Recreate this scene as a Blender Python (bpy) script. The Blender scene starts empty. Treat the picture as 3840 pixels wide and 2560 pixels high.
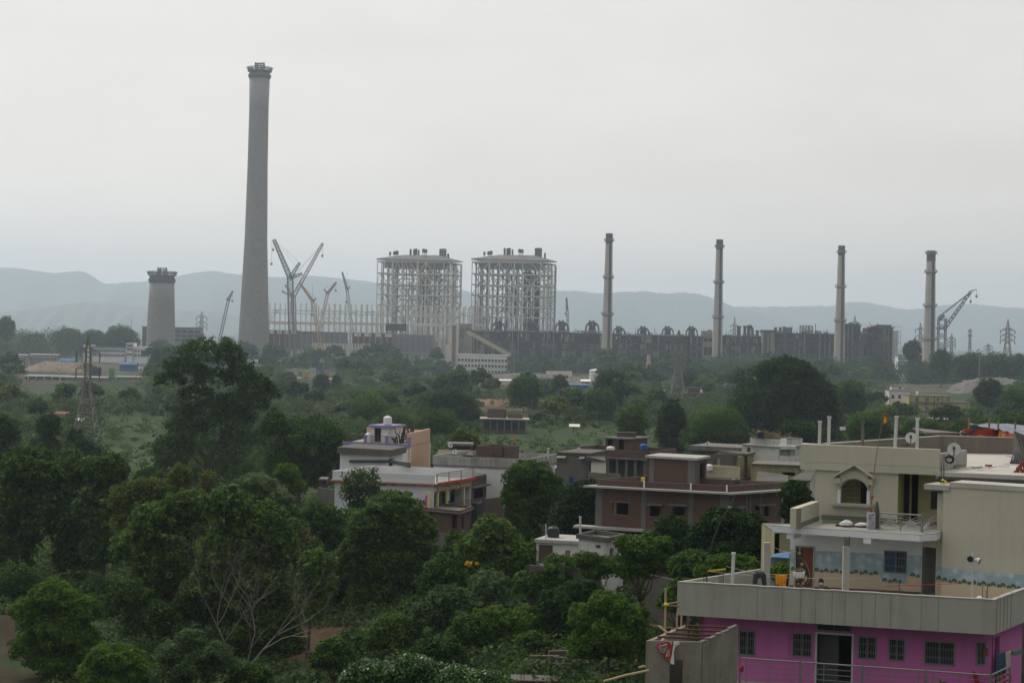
import bpy, math, random
import numpy as np
from mathutils import Vector, Matrix
R = math.radians
sc = bpy.context.scene
COL = sc.collection
# ---------------------------------------------------------------- camera
FPX, CX, CY, CAMZ, ROLL = 7000.0, 1920.0, 1280.0, 20.0, R(1.3)
cam_d = bpy.data.cameras.new('camera'); cam = bpy.data.objects.new('camera', cam_d); COL.objects.link(cam)
cam_d.sensor_width = 36.0; cam_d.lens = 36.0*FPX/3840.0; cam_d.clip_start = 1.0; cam_d.clip_end = 60000.0
cr, sr = math.cos(ROLL), math.sin(ROLL)
cam.matrix_world = Matrix(((cr, -sr, 0, 0), (0, 0, -1, 0), (sr, cr, 0, CAMZ), (0, 0, 0, 1)))
sc.camera = cam
# ---------------------------------------------------------------- sky, sun, exposure
SUN_EL, SUN_AZ = 46.0, -38.0          # azimuth measured from +Y towards +X
w = bpy.data.worlds.new('World'); sc.world = w; w.use_nodes = True
nt = w.node_tree; N = nt.nodes; L = nt.links; N.clear()
def nd(t, **k):
 n = N.new(t)
 for a, b in k.items(): setattr(n, a, b)
 return n
out = nd('ShaderNodeOutputWorld'); bg = nd('ShaderNodeBackground'); bg.inputs[1].default_value = 0.1
sky = nd('ShaderNodeTexSky', sky_type='NISHITA'); sky.sun_disc = False
sky.sun_elevation = R(SUN_EL); sky.sun_rotation = R(SUN_AZ); sky.air_density = 1.5; sky.dust_density = 4.0
tc = nd('ShaderNodeTexCoord'); sx = nd('ShaderNodeSeparateXYZ'); L.new(tc.outputs['Generated'], sx.inputs[0])
def math_(op, a, b=None, c=None):
 n = nd('ShaderNodeMath', operation=op)
 for i, v in enumerate((a, b, c)):
  if v is None: continue
  if isinstance(v, (int, float)): n.inputs[i].default_value = v
  else: L.new(v, n.inputs[i])
 return n.outputs[0]
mp = nd('ShaderNodeMapping'); mp.inputs['Scale'].default_value = (2.2, 2.2, 7.0); L.new(tc.outputs['Generated'], mp.inputs[0])
ns = nd('ShaderNodeTexNoise'); ns.inputs['Scale'].default_value = 2.2; ns.inputs['Detail'].default_value = 5.0; ns.inputs['Roughness'].default_value = .55
L.new(mp.outputs[0], ns.inputs['Vector'])
el = math_('MAXIMUM', sx.outputs[2], 0.0)
lum = math_('ADD', math_('MULTIPLY', math_('MULTIPLY', el, el), 7.5), 6.1)
lum = math_('ADD', lum, math_('MULTIPLY', sx.outputs[1], 2.7))
glow = math_('MULTIPLY', math_('MAXIMUM', sx.outputs[1], 0.0), math_('MULTIPLY', math_('EXPONENT', math_('MULTIPLY', el, -15.0)), 6.4))
lum = math_('SUBTRACT', lum, math_('MULTIPLY', sx.outputs[0], 1.8))
lum = math_('ADD', lum, math_('MULTIPLY', math_('SUBTRACT', ns.outputs[0], 0.5), 3.6))
cmb = nd('ShaderNodeVectorMath', operation='SCALE'); cmb.inputs[0].default_value = (1.0, 0.96, 0.91); L.new(lum, cmb.inputs['Scale'])
gl = nd('ShaderNodeVectorMath', operation='SCALE'); gl.inputs[0].default_value = (1.3, 1.0, .68); L.new(glow, gl.inputs['Scale'])
ad = nd('ShaderNodeVectorMath', operation='ADD'); L.new(cmb.outputs[0], ad.inputs[0]); L.new(gl.outputs[0], ad.inputs[1])
mx = nd('ShaderNodeMix', data_type='RGBA'); mx.inputs[0].default_value = 0.90
L.new(sky.outputs[0], mx.inputs[6]); L.new(ad.outputs[0], mx.inputs[7])
L.new(mx.outputs[2], bg.inputs[0]); L.new(bg.outputs[0], out.inputs[0])
sd = bpy.data.lights.new('sun', 'SUN'); sun = bpy.data.objects.new('sun', sd); COL.objects.link(sun)
sd.energy = 1.6; sd.angle = R(14); sd.color = (1.0, 0.95, 0.86)
az, elv = R(SUN_AZ), R(SUN_EL)
sdir = Vector((math.sin(az)*math.cos(elv), math.cos(az)*math.cos(elv), math.sin(elv)))
sun.rotation_euler = sdir.to_track_quat('Z', 'Y').to_euler(); sun.location = (0, 0, 300)
sc.view_settings.view_transform = 'Standard'; sc.view_settings.look = 'None'
sc.view_settings.exposure = 0.0; sc.view_settings.gamma = 1.0; sc.view_settings.use_curve_mapping = False
cy = sc.cycles
cy.max_bounces = 5; cy.diffuse_bounces = 3; cy.glossy_bounces = 2; cy.transmission_bounces = 2; cy.transparent_max_bounces = 6
cy.volume_bounces = 2; cy.caustics_reflective = False; cy.caustics_refractive = False
cy.use_denoising = True; cy.use_adaptive_sampling = True; cy.adaptive_threshold = 0.012
# ---------------------------------------------------------------- photograph pixel -> world
def ab(x, y):
 dx, dy = x-CX, y-CY
 return dx*cr+dy*sr, dx*sr-dy*cr
def P(x, y, Y):
 a, b = ab(x, y); return Vector((a*Y/FPX, Y, CAMZ+b*Y/FPX))
def atz(x, y, z):
 a, b = ab(x, y); Y = FPX*(z-CAMZ)/b; return Vector((a*Y/FPX, Y, z))
def ppm(Y): return FPX/Y
def sstep(e0, e1, x):
 t = np.clip((x-e0)/(e1-e0), 0, 1); return t*t*(3-2*t)
def gz(X, Y):
 """ground height"""
 X = np.asarray(X, float); Y = np.asarray(Y, float)
 r = sstep(-22, 4, X)*(1-sstep(240, 330, Y))
 z = -6.0+6.0*r
 z = z+sstep(250, 600, Y)*0.5*(np.sin(X*.021+Y*.013)+np.sin(X*.047-Y*.029+1.3))*.9
 z = z+sstep(5200, 9000, Y)*30
 return z
def G(x, y):
 """pixel on the ground"""
 Y = 200.0
 p = atz(x, y, -6.0)
 for _ in range(12):
  p = atz(x, y, float(gz(p.x, p.y)))
 return p
# ---------------------------------------------------------------- materials
MATS = {}
def newmat(name):
 m = bpy.data.materials.new(name); m.use_nodes = True; t = m.node_tree
 for n in list(t.nodes): t.nodes.remove(n)
 return m, t
def lk(t, a, b): t.links.new(a, b)
def wallcoord(t):
 """horizontal run along any wall, height: a vector for brick and streaks"""
 g = t.nodes.new('ShaderNodeNewGeometry')
 c = t.nodes.new('ShaderNodeVectorMath'); c.operation = 'CROSS_PRODUCT'; lk(t, g.outputs['True Normal'], c.inputs[0]); c.inputs[1].default_value = (0, 0, 1)
 d = t.nodes.new('ShaderNodeVectorMath'); d.operation = 'DOT_PRODUCT'; lk(t, c.outputs[0], d.inputs[0]); lk(t, g.outputs['Position'], d.inputs[1])
 s = t.nodes.new('ShaderNodeSeparateXYZ'); lk(t, g.outputs['Position'], s.inputs[0])
 o = t.nodes.new('ShaderNodeCombineXYZ'); lk(t, d.outputs['Value'], o.inputs[0]); lk(t, s.outputs[2], o.inputs[1])
 return g, o, s
def mat(name, c, c2=None, scale=.6, streak=0., rough=.85, metal=0., dirt=.35, fine=6., bump=.15, spec=.3, bands=0.):
 """plain weathered surface: large stains, vertical streaks, fine grain"""
 if name in MATS: return MATS[name]
 m, t = newmat(name); n = t.nodes
 o = n.new('ShaderNodeOutputMaterial'); p = n.new('ShaderNodeBsdfPrincipled'); lk(t, p.outputs[0], o.inputs[0])
 p.inputs['Roughness'].default_value = rough; p.inputs['Metallic'].default_value = metal; p.inputs['Specular IOR Level'].default_value = spec
 c2 = c2 or tuple(v*.55 for v in c)
 g, wc, s = wallcoord(t)
 a = n.new('ShaderNodeTexNoise'); a.inputs['Scale'].default_value = scale; a.inputs['Detail'].default_value = 5; lk(t, g.outputs['Position'], a.inputs['Vector'])
 f = n.new('ShaderNodeTexNoise'); f.inputs['Scale'].default_value = fine; f.inputs['Detail'].default_value = 3; lk(t, g.outputs['Position'], f.inputs['Vector'])
 mpn = n.new('ShaderNodeMapping'); mpn.inputs['Scale'].default_value = (2.2, .16, 1); lk(t, wc.outputs[0], mpn.inputs[0])
 k = n.new('ShaderNodeTexNoise'); k.inputs['Scale'].default_value = 1.6; k.inputs['Detail'].default_value = 4; lk(t, mpn.outputs[0], k.inputs['Vector'])
 def M(op, x, y):
  q = n.new('ShaderNodeMath'); q.operation = op
  for i, v in enumerate((x, y)):
   if isinstance(v, (int, float)): q.inputs[i].default_value = v
   else: lk(t, v, q.inputs[i])
  return q.outputs[0]
 v = M('MULTIPLY', M('SUBTRACT', a.outputs[0], .42), 3.0*dirt)
 v = M('ADD', v, M('MULTIPLY', M('SUBTRACT', f.outputs[0], .5), .9*dirt))
 if streak: v = M('ADD', v, M('MULTIPLY', M('SUBTRACT', k.outputs[0], .45), 3.2*streak))
 if bands:
  mb_ = n.new('ShaderNodeMapping'); mb_.inputs['Scale'].default_value = (.002, .22, 1); lk(t, wc.outputs[0], mb_.inputs[0]); bn = n.new('ShaderNodeTexNoise'); bn.inputs['Scale'].default_value = 1; bn.inputs['Detail'].default_value = 6; bn.inputs['Roughness'].default_value = .8; lk(t, mb_.outputs[0], bn.inputs['Vector'])
  v = M('ADD', v, M('MULTIPLY', M('SUBTRACT', bn.outputs[0], .5), bands))
 r = n.new('ShaderNodeMix'); r.data_type = 'RGBA'; r.clamp_factor = True; lk(t, v, r.inputs[0])
 r.inputs[6].default_value = (*c, 1); r.inputs[7].default_value = (*c2, 1)
 lk(t, r.outputs[2], p.inputs['Base Color'])
 if bump:
  b = n.new('ShaderNodeBump'); b.inputs['Strength'].default_value = bump; b.inputs['Distance'].default_value = .03; lk(t, f.outputs[0], b.inputs['Height']); lk(t, b.outputs[0], p.inputs['Normal'])
 MATS[name] = m; return m
def brick(name, c1=(.17, .075, .05), c2=(.10, .05, .04), mortar=(.22, .20, .18), sc_=1.0, stain=.4, grey=(.10, .095, .085)):
 if name in MATS: return MATS[name]
 m, t = newmat(name); n = t.nodes
 o = n.new('ShaderNodeOutputMaterial'); p = n.new('ShaderNodeBsdfPrincipled'); lk(t, p.outputs[0], o.inputs[0]); p.inputs['Roughness'].default_value = .9
 g, wc, s = wallcoord(t)
 b = n.new('ShaderNodeTexBrick'); lk(t, wc.outputs[0], b.inputs['Vector'])
 b.inputs['Scale'].default_value = sc_; b.inputs['Brick Width'].default_value = .24; b.inputs['Row Height'].default_value = .085; b.inputs['Mortar Size'].default_value = .011
 b.inputs['Color1'].default_value = (*c1, 1); b.inputs['Color2'].default_value = (*c2, 1); b.inputs['Mortar'].default_value = (*mortar, 1)
 a = n.new('ShaderNodeTexNoise'); a.inputs['Scale'].default_value = .45; a.inputs['Detail'].default_value = 6; a.inputs['Roughness'].default_value = .65; lk(t, g.outputs['Position'], a.inputs['Vector'])
 cr_ = n.new('ShaderNodeValToRGB'); cr_.color_ramp.elements[0].position = .5; cr_.color_ramp.elements[1].position = .72; lk(t, a.outputs[0], cr_.inputs[0])
 q = n.new('ShaderNodeMath'); q.operation = 'MULTIPLY'; q.inputs[1].default_value = stain; lk(t, cr_.outputs[0], q.inputs[0])
 r = n.new('ShaderNodeMix'); r.data_type = 'RGBA'; lk(t, q.outputs[0], r.inputs[0]); lk(t, b.outputs[0], r.inputs[6]); r.inputs[7].default_value = (*grey, 1)
 lk(t, r.outputs[2], p.inputs['Base Color'])
 bu = n.new('ShaderNodeBump'); bu.inputs['Strength'].default_value = .4; bu.inputs['Distance'].default_value = .02; lk(t, b.outputs['Fac'], bu.inputs['Height']); bu.invert = True; lk(t, bu.outputs[0], p.inputs['Normal'])
 MATS[name] = m; return m
def leafmat(name, dark, light, rough=.6, trans=.36, spec=.07):
 if name in MATS: return MATS[name]
 m, t = newmat(name); n = t.nodes
 o = n.new('ShaderNodeOutputMaterial'); p = n.new('ShaderNodeBsdfPrincipled'); p.inputs['Roughness'].default_value = rough; p.inputs['Specular IOR Level'].default_value = spec
 tr = n.new('ShaderNodeBsdfTranslucent'); ms = n.new('ShaderNodeMixShader'); ms.inputs[0].default_value = trans
 a = n.new('ShaderNodeAttribute'); a.attribute_name = 'tint'
 r = n.new('ShaderNodeMix'); r.data_type = 'RGBA'; lk(t, a.outputs['Fac'], r.inputs[0]); r.inputs[6].default_value = (*dark, 1); r.inputs[7].default_value = (*light, 1)
 lk(t, r.outputs[2], p.inputs['Base Color']); lk(t, r.outputs[2], tr.inputs[0])
 lk(t, p.outputs[0], ms.inputs[1]); lk(t, tr.outputs[0], ms.inputs[2]); lk(t, ms.outputs[0], o.inputs[0])
 MATS[name] = m; return m
# ---------------------------------------------------------------- mesh builder and scene graph
ROOT = {}
def props(o, label=None, cat=None, group=None, kind=None):
 if label: o['label'] = label
 if cat: o['category'] = cat
 if group: o['group'] = group
 if kind: o['kind'] = kind
 return o
def thing(name, label, cat, loc, group=None):
 o = bpy.data.objects.new(name, None); COL.objects.link(o); o.location = loc; o.empty_display_size = .5
 ROOT[o.name] = Vector(loc); return props(o, label, cat, group)
class MB:
 def __init__(s): s.v = []; s.f = []; s.m = []; s.cur = 0
 def add(s, vs, fs):
  k = len(s.v); s.v.extend([tuple(q) for q in vs])
  for f in fs: s.f.append(tuple(i+k for i in f)); s.m.append(s.cur)
  return s
 def obox(s, o, dx, dy, dz):
  o, dx, dy, dz = Vector(o), Vector(dx), Vector(dy), Vector(dz)
  c = [o, o+dx, o+dx+dy, o+dy, o+dz, o+dx+dz, o+dx+dy+dz, o+dy+dz]
  fs = [(0, 3, 2, 1), (4, 5, 6, 7), (0, 1, 5, 4), (1, 2, 6, 5), (2, 3, 7, 6), (3, 0, 4, 7)]
  if dx.cross(dy).dot(dz) < 0: fs = [f[::-1] for f in fs]
  return s.add(c, fs)
 def box(s, a, b):
  return s.obox(a, (b[0]-a[0], 0, 0), (0, b[1]-a[1], 0), (0, 0, b[2]-a[2]))
 def bar(s, p, q, w, h=None, n=4):
  p, q = Vector(p), Vector(q); d = q-p
  if d.length < 1e-6: return s
  h = h or w; d.normalize(); up = Vector((0, 0, 1)) if abs(d.z) < .95 else Vector((0, 1, 0))
  x = d.cross(up).normalized(); y = x.cross(d).normalized(); vs = []
  for e in (p, q):
   for i in range(n):
    a = 2*math.pi*(i+.5)/n; k = .7071 if n == 4 else .5
    vs.append(e+x*(math.cos(a)*w*k)+y*(math.sin(a)*h*k))
  fs = [tuple(range(n))[::-1], tuple(range(n, 2*n))]+[(i, (i+1) % n, (i+1) % n+n, i+n) for i in range(n)]
  return s.add(vs, [f[::-1] for f in fs])
 def tube(s, pts, rr, n=6):
  pts = [Vector(p) for p in pts]
  if isinstance(rr, (int, float)): rr = [rr]*len(pts)
  vs = []; px = None
  for i, p in enumerate(pts):
   d = (pts[min(i+1, len(pts)-1)]-pts[max(i-1, 0)]).normalized()
   if px is None: px = d.cross(Vector((0.13, .31, 1)) if abs(d.z) < .9 else Vector((1, .2, 0))).normalized()
   px = (px-d*px.dot(d)).normalized(); y = d.cross(px)
   for j in range(n):
    a = 2*math.pi*j/n; vs.append(p+px*(math.cos(a)*rr[i])+y*(math.sin(a)*rr[i]))
  fs = [tuple(range(n))[::-1], tuple(range(len(vs)-n, len(vs)))]
  for i in range(len(pts)-1):
   for j in range(n): fs.append((i*n+j, i*n+(j+1) % n, (i+1)*n+(j+1) % n, (i+1)*n+j))
  return s.add(vs, fs)
 def lathe(s, c, prof, n=24, cap=True):
  vs = []; fs = []
  for r, z in prof:
   for j in range(n):
    a = 2*math.pi*j/n; vs.append((c[0]+math.cos(a)*r, c[1]+math.sin(a)*r, c[2]+z))
  for i in range(len(prof)-1):
   for j in range(n): fs.append((i*n+j, i*n+(j+1) % n, (i+1)*n+(j+1) % n, (i+1)*n+j))
  if cap: fs += [tuple(range(n))[::-1], tuple(range(len(vs)-n, len(vs)))]
  return s.add(vs, fs)
 def prism(s, poly, z0, z1):
  n = len(poly); ar = sum(poly[i][0]*poly[(i+1) % n][1]-poly[(i+1) % n][0]*poly[i][1] for i in range(n))
  if ar < 0: poly = poly[::-1]
  if isinstance(z1, (int, float)): z1 = [z1]*n
  elif ar < 0: z1 = z1[::-1]
  vs = [(p[0], p[1], z0) for p in poly]+[(p[0], p[1], z1[i]) for i, p in enumerate(poly)]
  fs = [tuple(range(n))[::-1], tuple(range(n, 2*n))]+[(i, (i+1) % n, (i+1) % n+n, i+n) for i in range(n)]
  return s.add(vs, fs)
 def build(s, name, mats, parent=None, smooth=False, loc=None, label=None, cat=None, group=None, kind=None):
  if not isinstance(mats, (list, tuple)): mats = [mats]
  if parent is not None: ref = ROOT[parent.name]
  else: ref = Vector(loc) if loc is not None else Vector((0, 0, 0))
  me = bpy.data.meshes.new(name); me.from_pydata([(a-ref.x, b-ref.y, c-ref.z) for a, b, c in s.v], [], s.f)
  for m_ in mats: me.materials.append(m_)
  if len(mats) > 1: me.polygons.foreach_set('material_index', s.m)
  if smooth: me.polygons.foreach_set('use_smooth', [True]*len(s.f))
  me.update()
  o = bpy.data.objects.new(name, me); COL.objects.link(o)
  if parent is not None: o.parent = parent; ROOT[o.name] = ref
  else: o.location = ref; ROOT[o.name] = ref
  return props(o, label, cat, group, kind)
def copy_tree(src, loc, rz=0., s=1., label=None, group=None):
 def cp(o, par):
  c = o.copy(); COL.objects.link(c)
  if par is not None: c.parent = par
  for ch in o.children: cp(ch, c)
  return c
 r = cp(src, None); r.location = loc; r.rotation_euler = (0, 0, rz); r.scale = s if isinstance(s, tuple) else (s, s, s)
 if label: r['label'] = label
 if group: r['group'] = group
 return r
class Face:
 """vertical wall plane through world points A, B; pixel rectangles of the photograph land on it"""
 def __init__(s, A, B):
  s.A = Vector((A[0], A[1], 0)); s.B = Vector((B[0], B[1], 0)); s.d = (s.B-s.A).normalized(); s.len = (s.B-s.A).length
  n = Vector((s.d.y, -s.d.x, 0)); s.n = n if n.dot(-s.A) > 0 else -n
 def uz(s, x, y, off=0.):
  a, b = ab(x, y); ray = Vector((a/FPX, 1, b/FPX)); O = s.A+s.n*off
  t = O.dot(s.n)/ray.dot(s.n); p = ray*t
  return (p-O).dot(s.d), p.z+CAMZ
 def rect(s, x0, y0, x1, y1, off=0.):
  ym, xm = (y0+y1)/2, (x0+x1)/2
  u0 = s.uz(x0, ym, off)[0]; u1 = s.uz(x1, ym, off)[0]; za = s.uz(xm, y0, off)[1]; zb = s.uz(xm, y1, off)[1]
  return min(u0, u1), min(za, zb), max(u0, u1), max(za, zb)
 def pt(s, u, z, off=0.): q = s.A+s.d*u+s.n*off; return Vector((q.x, q.y, z))
 def at(s, x, y, off=0.): return s.pt(*s.uz(x, y, off), off)
 def ubox(s, mb, u0, z0, u1, z1, o0, o1):
  return mb.obox(s.pt(u0, z0, o0), s.d*(u1-u0), s.n*(o1-o0), (0, 0, z1-z0))
 def box(s, mb, x0, y0, x1, y1, o0, o1): return s.ubox(mb, *s.rect(x0, y0, x1, y1, o1), o0, o1)
 def wall(s, mb, u0, u1, z0, z1, holes=(), t=.25):
  """wall of thickness t behind the plane with rectangular openings (u0,z0,u1,z1)"""
  us = sorted({u0, u1}|{min(max(h[i], u0), u1) for h in holes for i in (0, 2)})
  zs = sorted({z0, z1}|{min(max(h[i], z0), z1) for h in holes for i in (1, 3)})
  for i in range(len(us)-1):
   run = None
   for j in range(len(zs)-1):
    uc, zc = (us[i]+us[i+1])/2, (zs[j]+zs[j+1])/2
    inh = any(h[0] < uc < h[2] and h[1] < zc < h[3] for h in holes)
    if inh:
     if run is not None: s.ubox(mb, us[i], run, us[i+1], zs[j], -t, 0)
     run = None
    elif run is None: run = zs[j]
   if run is not None: s.ubox(mb, us[i], run, us[i+1], z1, -t, 0)
  return mb
def lattice(mb, p, q, w0, w1, seg, t, tri=False):
 """four-legged lattice boom from p to q"""
 p, q = Vector(p), Vector(q); d = (q-p).normalized(); up = Vector((0, 1, 0)); x = d.cross(up).normalized(); y = d.cross(x).normalized()
 ring = []
 for i in range(seg+1):
  f = i/seg; c = p.lerp(q, f); h = (w0*(1-f)+w1*f)/2
  ring.append([c+x*h+y*h, c-x*h+y*h, c-x*h-y*h, c+x*h-y*h])
 for k in range(4):
  mb.bar(ring[0][k], ring[-1][k], t*1.3)
 for i in range(seg):
  for k in range(4):
   a, b = ring[i][k], ring[i+1][(k+1) % 4]
   if i % 2: a, b = ring[i][(k+1) % 4], ring[i+1][k]
   mb.bar(a, b, t*.8); 
   if i % 2 == 0: mb.bar(ring[i][k], ring[i][(k+1) % 4], t*.8)
 return mb
def in_poly(px, py, poly):
 inside = np.zeros(np.shape(px), bool); n = len(poly)
 for i in range(n):
  x0, y0 = poly[i]; x1, y1 = poly[(i+1) % n]
  c = ((y0 > py) != (y1 > py)) & (px < (x1-x0)*(py-y0)/((y1-y0) or 1e-9)+x0)
  inside ^= c
 return inside
# ---------------------------------------------------------------- ground
def to_px(X, Y, Z):
 a = FPX*X/Y; b = FPX*(Z-CAMZ)/Y
 return CX+a*cr+b*sr, CY+a*sr-b*cr
PATCH = [  # polygons in the photograph, ground colour (linear), strength
 ([(0,1378),(250,1392),(330,1390),(300,1345),(120,1352),(0,1362)], (.20,.16,.11), .5),
 ([(95,1390),(330,1398),(560,1400),(560,1345),(420,1355),(160,1352)], (.21,.165,.12), .6),
 ([(0,1400),(80,1418),(240,1425),(250,1412),(110,1405),(0,1392)], (.26,.19,.12), .7),
 ([(330,1398),(560,1440),(560,1400),(430,1385)], (.15,.19,.09), .6),
 ([(60,1425),(250,1425),(330,1470),(60,1475)], (.15,.135,.12), .6),
 ([(370,1560),(620,1560),(600,1640),(380,1650)], (.085,.14,.04), .8),
 ([(360,1650),(640,1640),(700,1765),(380,1765)], (.085,.15,.045), .95),
 ([(1200,1680),(1330,1700),(1330,1800),(1180,1800)], (.085,.15,.045), .9),
 ([(1780,1600),(2400,1590),(2700,1640),(2700,1700),(1780,1700)], (.075,.13,.035), .8),
 ([(1700,1495),(2180,1500),(2180,1540),(1700,1540)], (.24,.15,.10), .7),
 ([(1150,1480),(1330,1500),(1330,1560),(1150,1550)], (.2,.13,.09), .7),
 ([(1040,1380),(1330,1380),(1700,1400),(1700,1440),(1100,1420)], (.2,.19,.15), .5),
 ([(1700,1400),(2600,1415),(2850,1425),(3840,1440),(3840,1478),(2600,1460),(1700,1440)], (.26,.21,.17), .6),
 ([(1000,2350),(1400,2330),(1500,2400),(1100,2480),(1000,2420)], (.19,.115,.06), .95),
 ([(0,2200),(200,2300),(220,2500),(0,2460)], (.10,.06,.042), .95),
 ([(0,2500),(160,2530),(260,2600),(0,2600)], (.10,.06,.042), .8),
 ([(2050,2330),(2300,2300),(2450,2450),(2450,2560),(2000,2560),(1950,2480)], (.06,.10,.028), .8),
 ([(2330,2120),(2600,2180),(2540,2260),(2330,2200)], (.13,.11,.08), .8),
]
def make_ground():
 rad = [4, 15, 30, 50]+list(np.geomspace(65, 700, 150))+list(np.geomspace(715, 4000, 110))+list(np.geomspace(4300, 17000, 26))
 ang = list(np.linspace(-180, -34, 40, endpoint=False))+list(np.linspace(-34, -18, 20, endpoint=False))+list(np.linspace(-18, 18, 230, endpoint=False))+list(np.linspace(18, 34, 20, endpoint=False))+list(np.linspace(34, 180, 40, endpoint=False))
 rad = np.array(rad); ang = np.radians(ang); na, nr = len(ang), len(rad)
 X = (rad[:, None]*np.sin(ang)[None]); Y = (rad[:, None]*np.cos(ang)[None]); Z = gz(X, Y)
 rng = np.random.default_rng(3)
 keep = None
 Z = Z+rng.normal(0, 1, Z.shape)*np.clip(rad[:, None]/4000, .02, .18)
 v = np.stack([X, Y, Z], -1).reshape(-1, 3)
 c = np.array([0, 0, float(gz(0, 0))]); v = np.vstack([v, c])
 i, j = np.meshgrid(np.arange(nr-1), np.arange(na), indexing='ij'); j2 = (j+1) % na
 f = np.stack([i*na+j, (i+1)*na+j, (i+1)*na+j2, i*na+j2], -1).reshape(-1, 4)[:, ::-1]
 me = bpy.data.meshes.new('ground')
 fs = f.tolist()+[(nr*na, jj, (jj+1) % na)[::-1] for jj in range(na)]
 me.from_pydata(v.tolist(), [], fs)
 n1 = .5+.5*np.sin(X*.05+np.sin(Y*.021)*2)*np.sin(Y*.033+np.cos(X*.03)*2); n2 = rng.random(X.shape)
 col = np.stack([.035+.03*n1+.012*n2, .062+.045*n1+.014*n2, .022+.01*n1+.004*n2], -1)
 col[(Y > 1500)] *= .9
 front = Y > 20; PX = np.full(X.shape, -9e9); PY = PX.copy()
 px, py = to_px(X[front], Y[front], Z[front]); PX[front] = px; PY[front] = py
 for poly, cc, st in PATCH:
  m = in_poly(PX, PY, poly); k = (st*(.75+.25*n2))[m][:, None]
  col[m] = col[m]*(1-k)+np.array(cc)*k*(.85+.3*n2[m][:, None])
 col *= .46
 ca = me.color_attributes.new('soil', 'FLOAT_COLOR', 'POINT')
 full = np.ones((nr*na+1, 4)); full[:-1, :3] = col.reshape(-1, 3); full[-1, :3] = (.05, .07, .03)
 ca.data.foreach_set('color', full.ravel())
 me.polygons.foreach_set('use_smooth', [True]*len(me.polygons))
 m, t = newmat('ground'); n = t.nodes
 o = n.new('ShaderNodeOutputMaterial'); p = n.new('ShaderNodeBsdfPrincipled'); lk(t, p.outputs[0], o.inputs[0]); p.inputs['Roughness'].default_value = .95; p.inputs['Specular IOR Level'].default_value = .1
 a = n.new('ShaderNodeAttribute'); a.attribute_name = 'soil'
 g = n.new('ShaderNodeNewGeometry'); z = n.new('ShaderNodeTexNoise'); z.inputs['Scale'].default_value = .25; z.inputs['Detail'].default_value = 8; z.inputs['Roughness'].default_value = .7; lk(t, g.outputs['Position'], z.inputs['Vector'])
 mr = n.new('ShaderNodeMapRange'); mr.inputs[1].default_value = .3; mr.inputs[2].default_value = .7; mr.inputs[3].default_value = .55; mr.inputs[4].default_value = 1.4; lk(t, z.outputs[0], mr.inputs[0])
 s = n.new('ShaderNodeVectorMath'); s.operation = 'SCALE'; lk(t, a.outputs['Color'], s.inputs[0]); lk(t, mr.outputs[0], s.inputs['Scale']); lk(t, s.outputs[0], p.inputs['Base Color'])
 bu = n.new('ShaderNodeBump'); bu.inputs['Strength'].default_value = .6; bu.inputs['Distance'].default_value = .2; lk(t, z.outputs[0], bu.inputs['Height']); lk(t, bu.outputs[0], p.inputs['Normal'])
 me.materials.append(m)
 ob = bpy.data.objects.new('ground', me); COL.objects.link(ob); props(ob, kind='structure'); return ob
make_ground()
# ---------------------------------------------------------------- hills
HILLM = mat('hill_forest', (.05, .075, .035), (.03, .045, .025), scale=.004, dirt=.5, fine=.03, bump=0)
def ridge(name, pts, D, depth, seed, jag=4.):
 """skyline given in the photograph's pixels, built as a solid ridge D metres away"""
 rng = np.random.default_rng(seed)
 xs = np.array([p[0] for p in pts], float); ys = np.array([p[1] for p in pts], float)
 n = 900; X = np.linspace(xs[0], xs[-1], n); S = np.interp(X, xs, ys)
 k = np.ones(7)/7; S = np.convolve(np.pad(S, 3, mode='edge'), k, 'valid')
 jit = np.convolve(rng.normal(0, 1, n+4), np.ones(5)/5, 'valid')*1.8+rng.normal(0, .7, n)
 rows = 22; V = []
 top = [P(x, s+j, D) for x, s, j in zip(X, S, jit)]
 ph = rng.random(8)*6.28
 for r in range(rows):
  f = r/(rows-1)              # 0 crest .. 1 foot in front
  for i, p in enumerate(top):
   h = p.z+30
   spur = .16*math.sin(i*.05+ph[0])+.12*math.sin(i*.11+ph[1]+f*2)+.08*math.sin(i*.24+ph[2]-f*3)
   prof = (1-f)**1.25+(spur*math.sin(f*math.pi))*.8
   V.append((p.x*(1-f*depth/D*.4), p.y-f*depth, max(-12, -10+h*max(prof, 0))))
 F = [(r*n+i, (r+1)*n+i, (r+1)*n+i+1, r*n+i+1) for r in range(rows-1) for i in range(n-1)]
 b = len(V)                      # back slope, so that the ridge is solid
 for p in top: V.append((p.x*1.06, p.y+depth*.8, -12))
 F += [(i, i+1, b+i+1, b+i) for i in range(n-1)]
 me = bpy.data.meshes.new(name); me.from_pydata(V, [], F); me.polygons.foreach_set('use_smooth', [True]*len(F)); me.materials.append(HILLM)
 o = bpy.data.objects.new(name, me); COL.objects.link(o); props(o, kind='structure')
ridge('hills', [(-1500,1060),(-700,1000),(-300,1040),(0,1013),(100,1020),(200,1036),(300,1026),(340,1040),(385,1076),(450,1072),(540,1066),(640,1052),(720,1036),(790,1026),(860,1036),(930,1044),(1020,1050),(1180,1046),(1300,1056),(1420,1072),(1560,1090),(1700,1094),(1790,1112),(1920,1110),(2060,1102),(2150,1102),(2260,1112),(2330,1106),(2420,1102),(2500,1112),(2560,1106),(2640,1116),(2700,1140),(2760,1166),(2860,1190),(3000,1225),(3200,1262),(3500,1290),(4200,1320)], 12400, 2200, 5)
ridge('hills', [(1700,1230),(2300,1200),(2700,1158),(2850,1160),(3000,1158),(3120,1156),(3190,1140),(3260,1144),(3340,1160),(3400,1172),(3460,1166),(3540,1152),(3640,1148),(3740,1158),(3840,1166),(4300,1150),(5200,1200)], 14600, 1500, 9)
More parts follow.
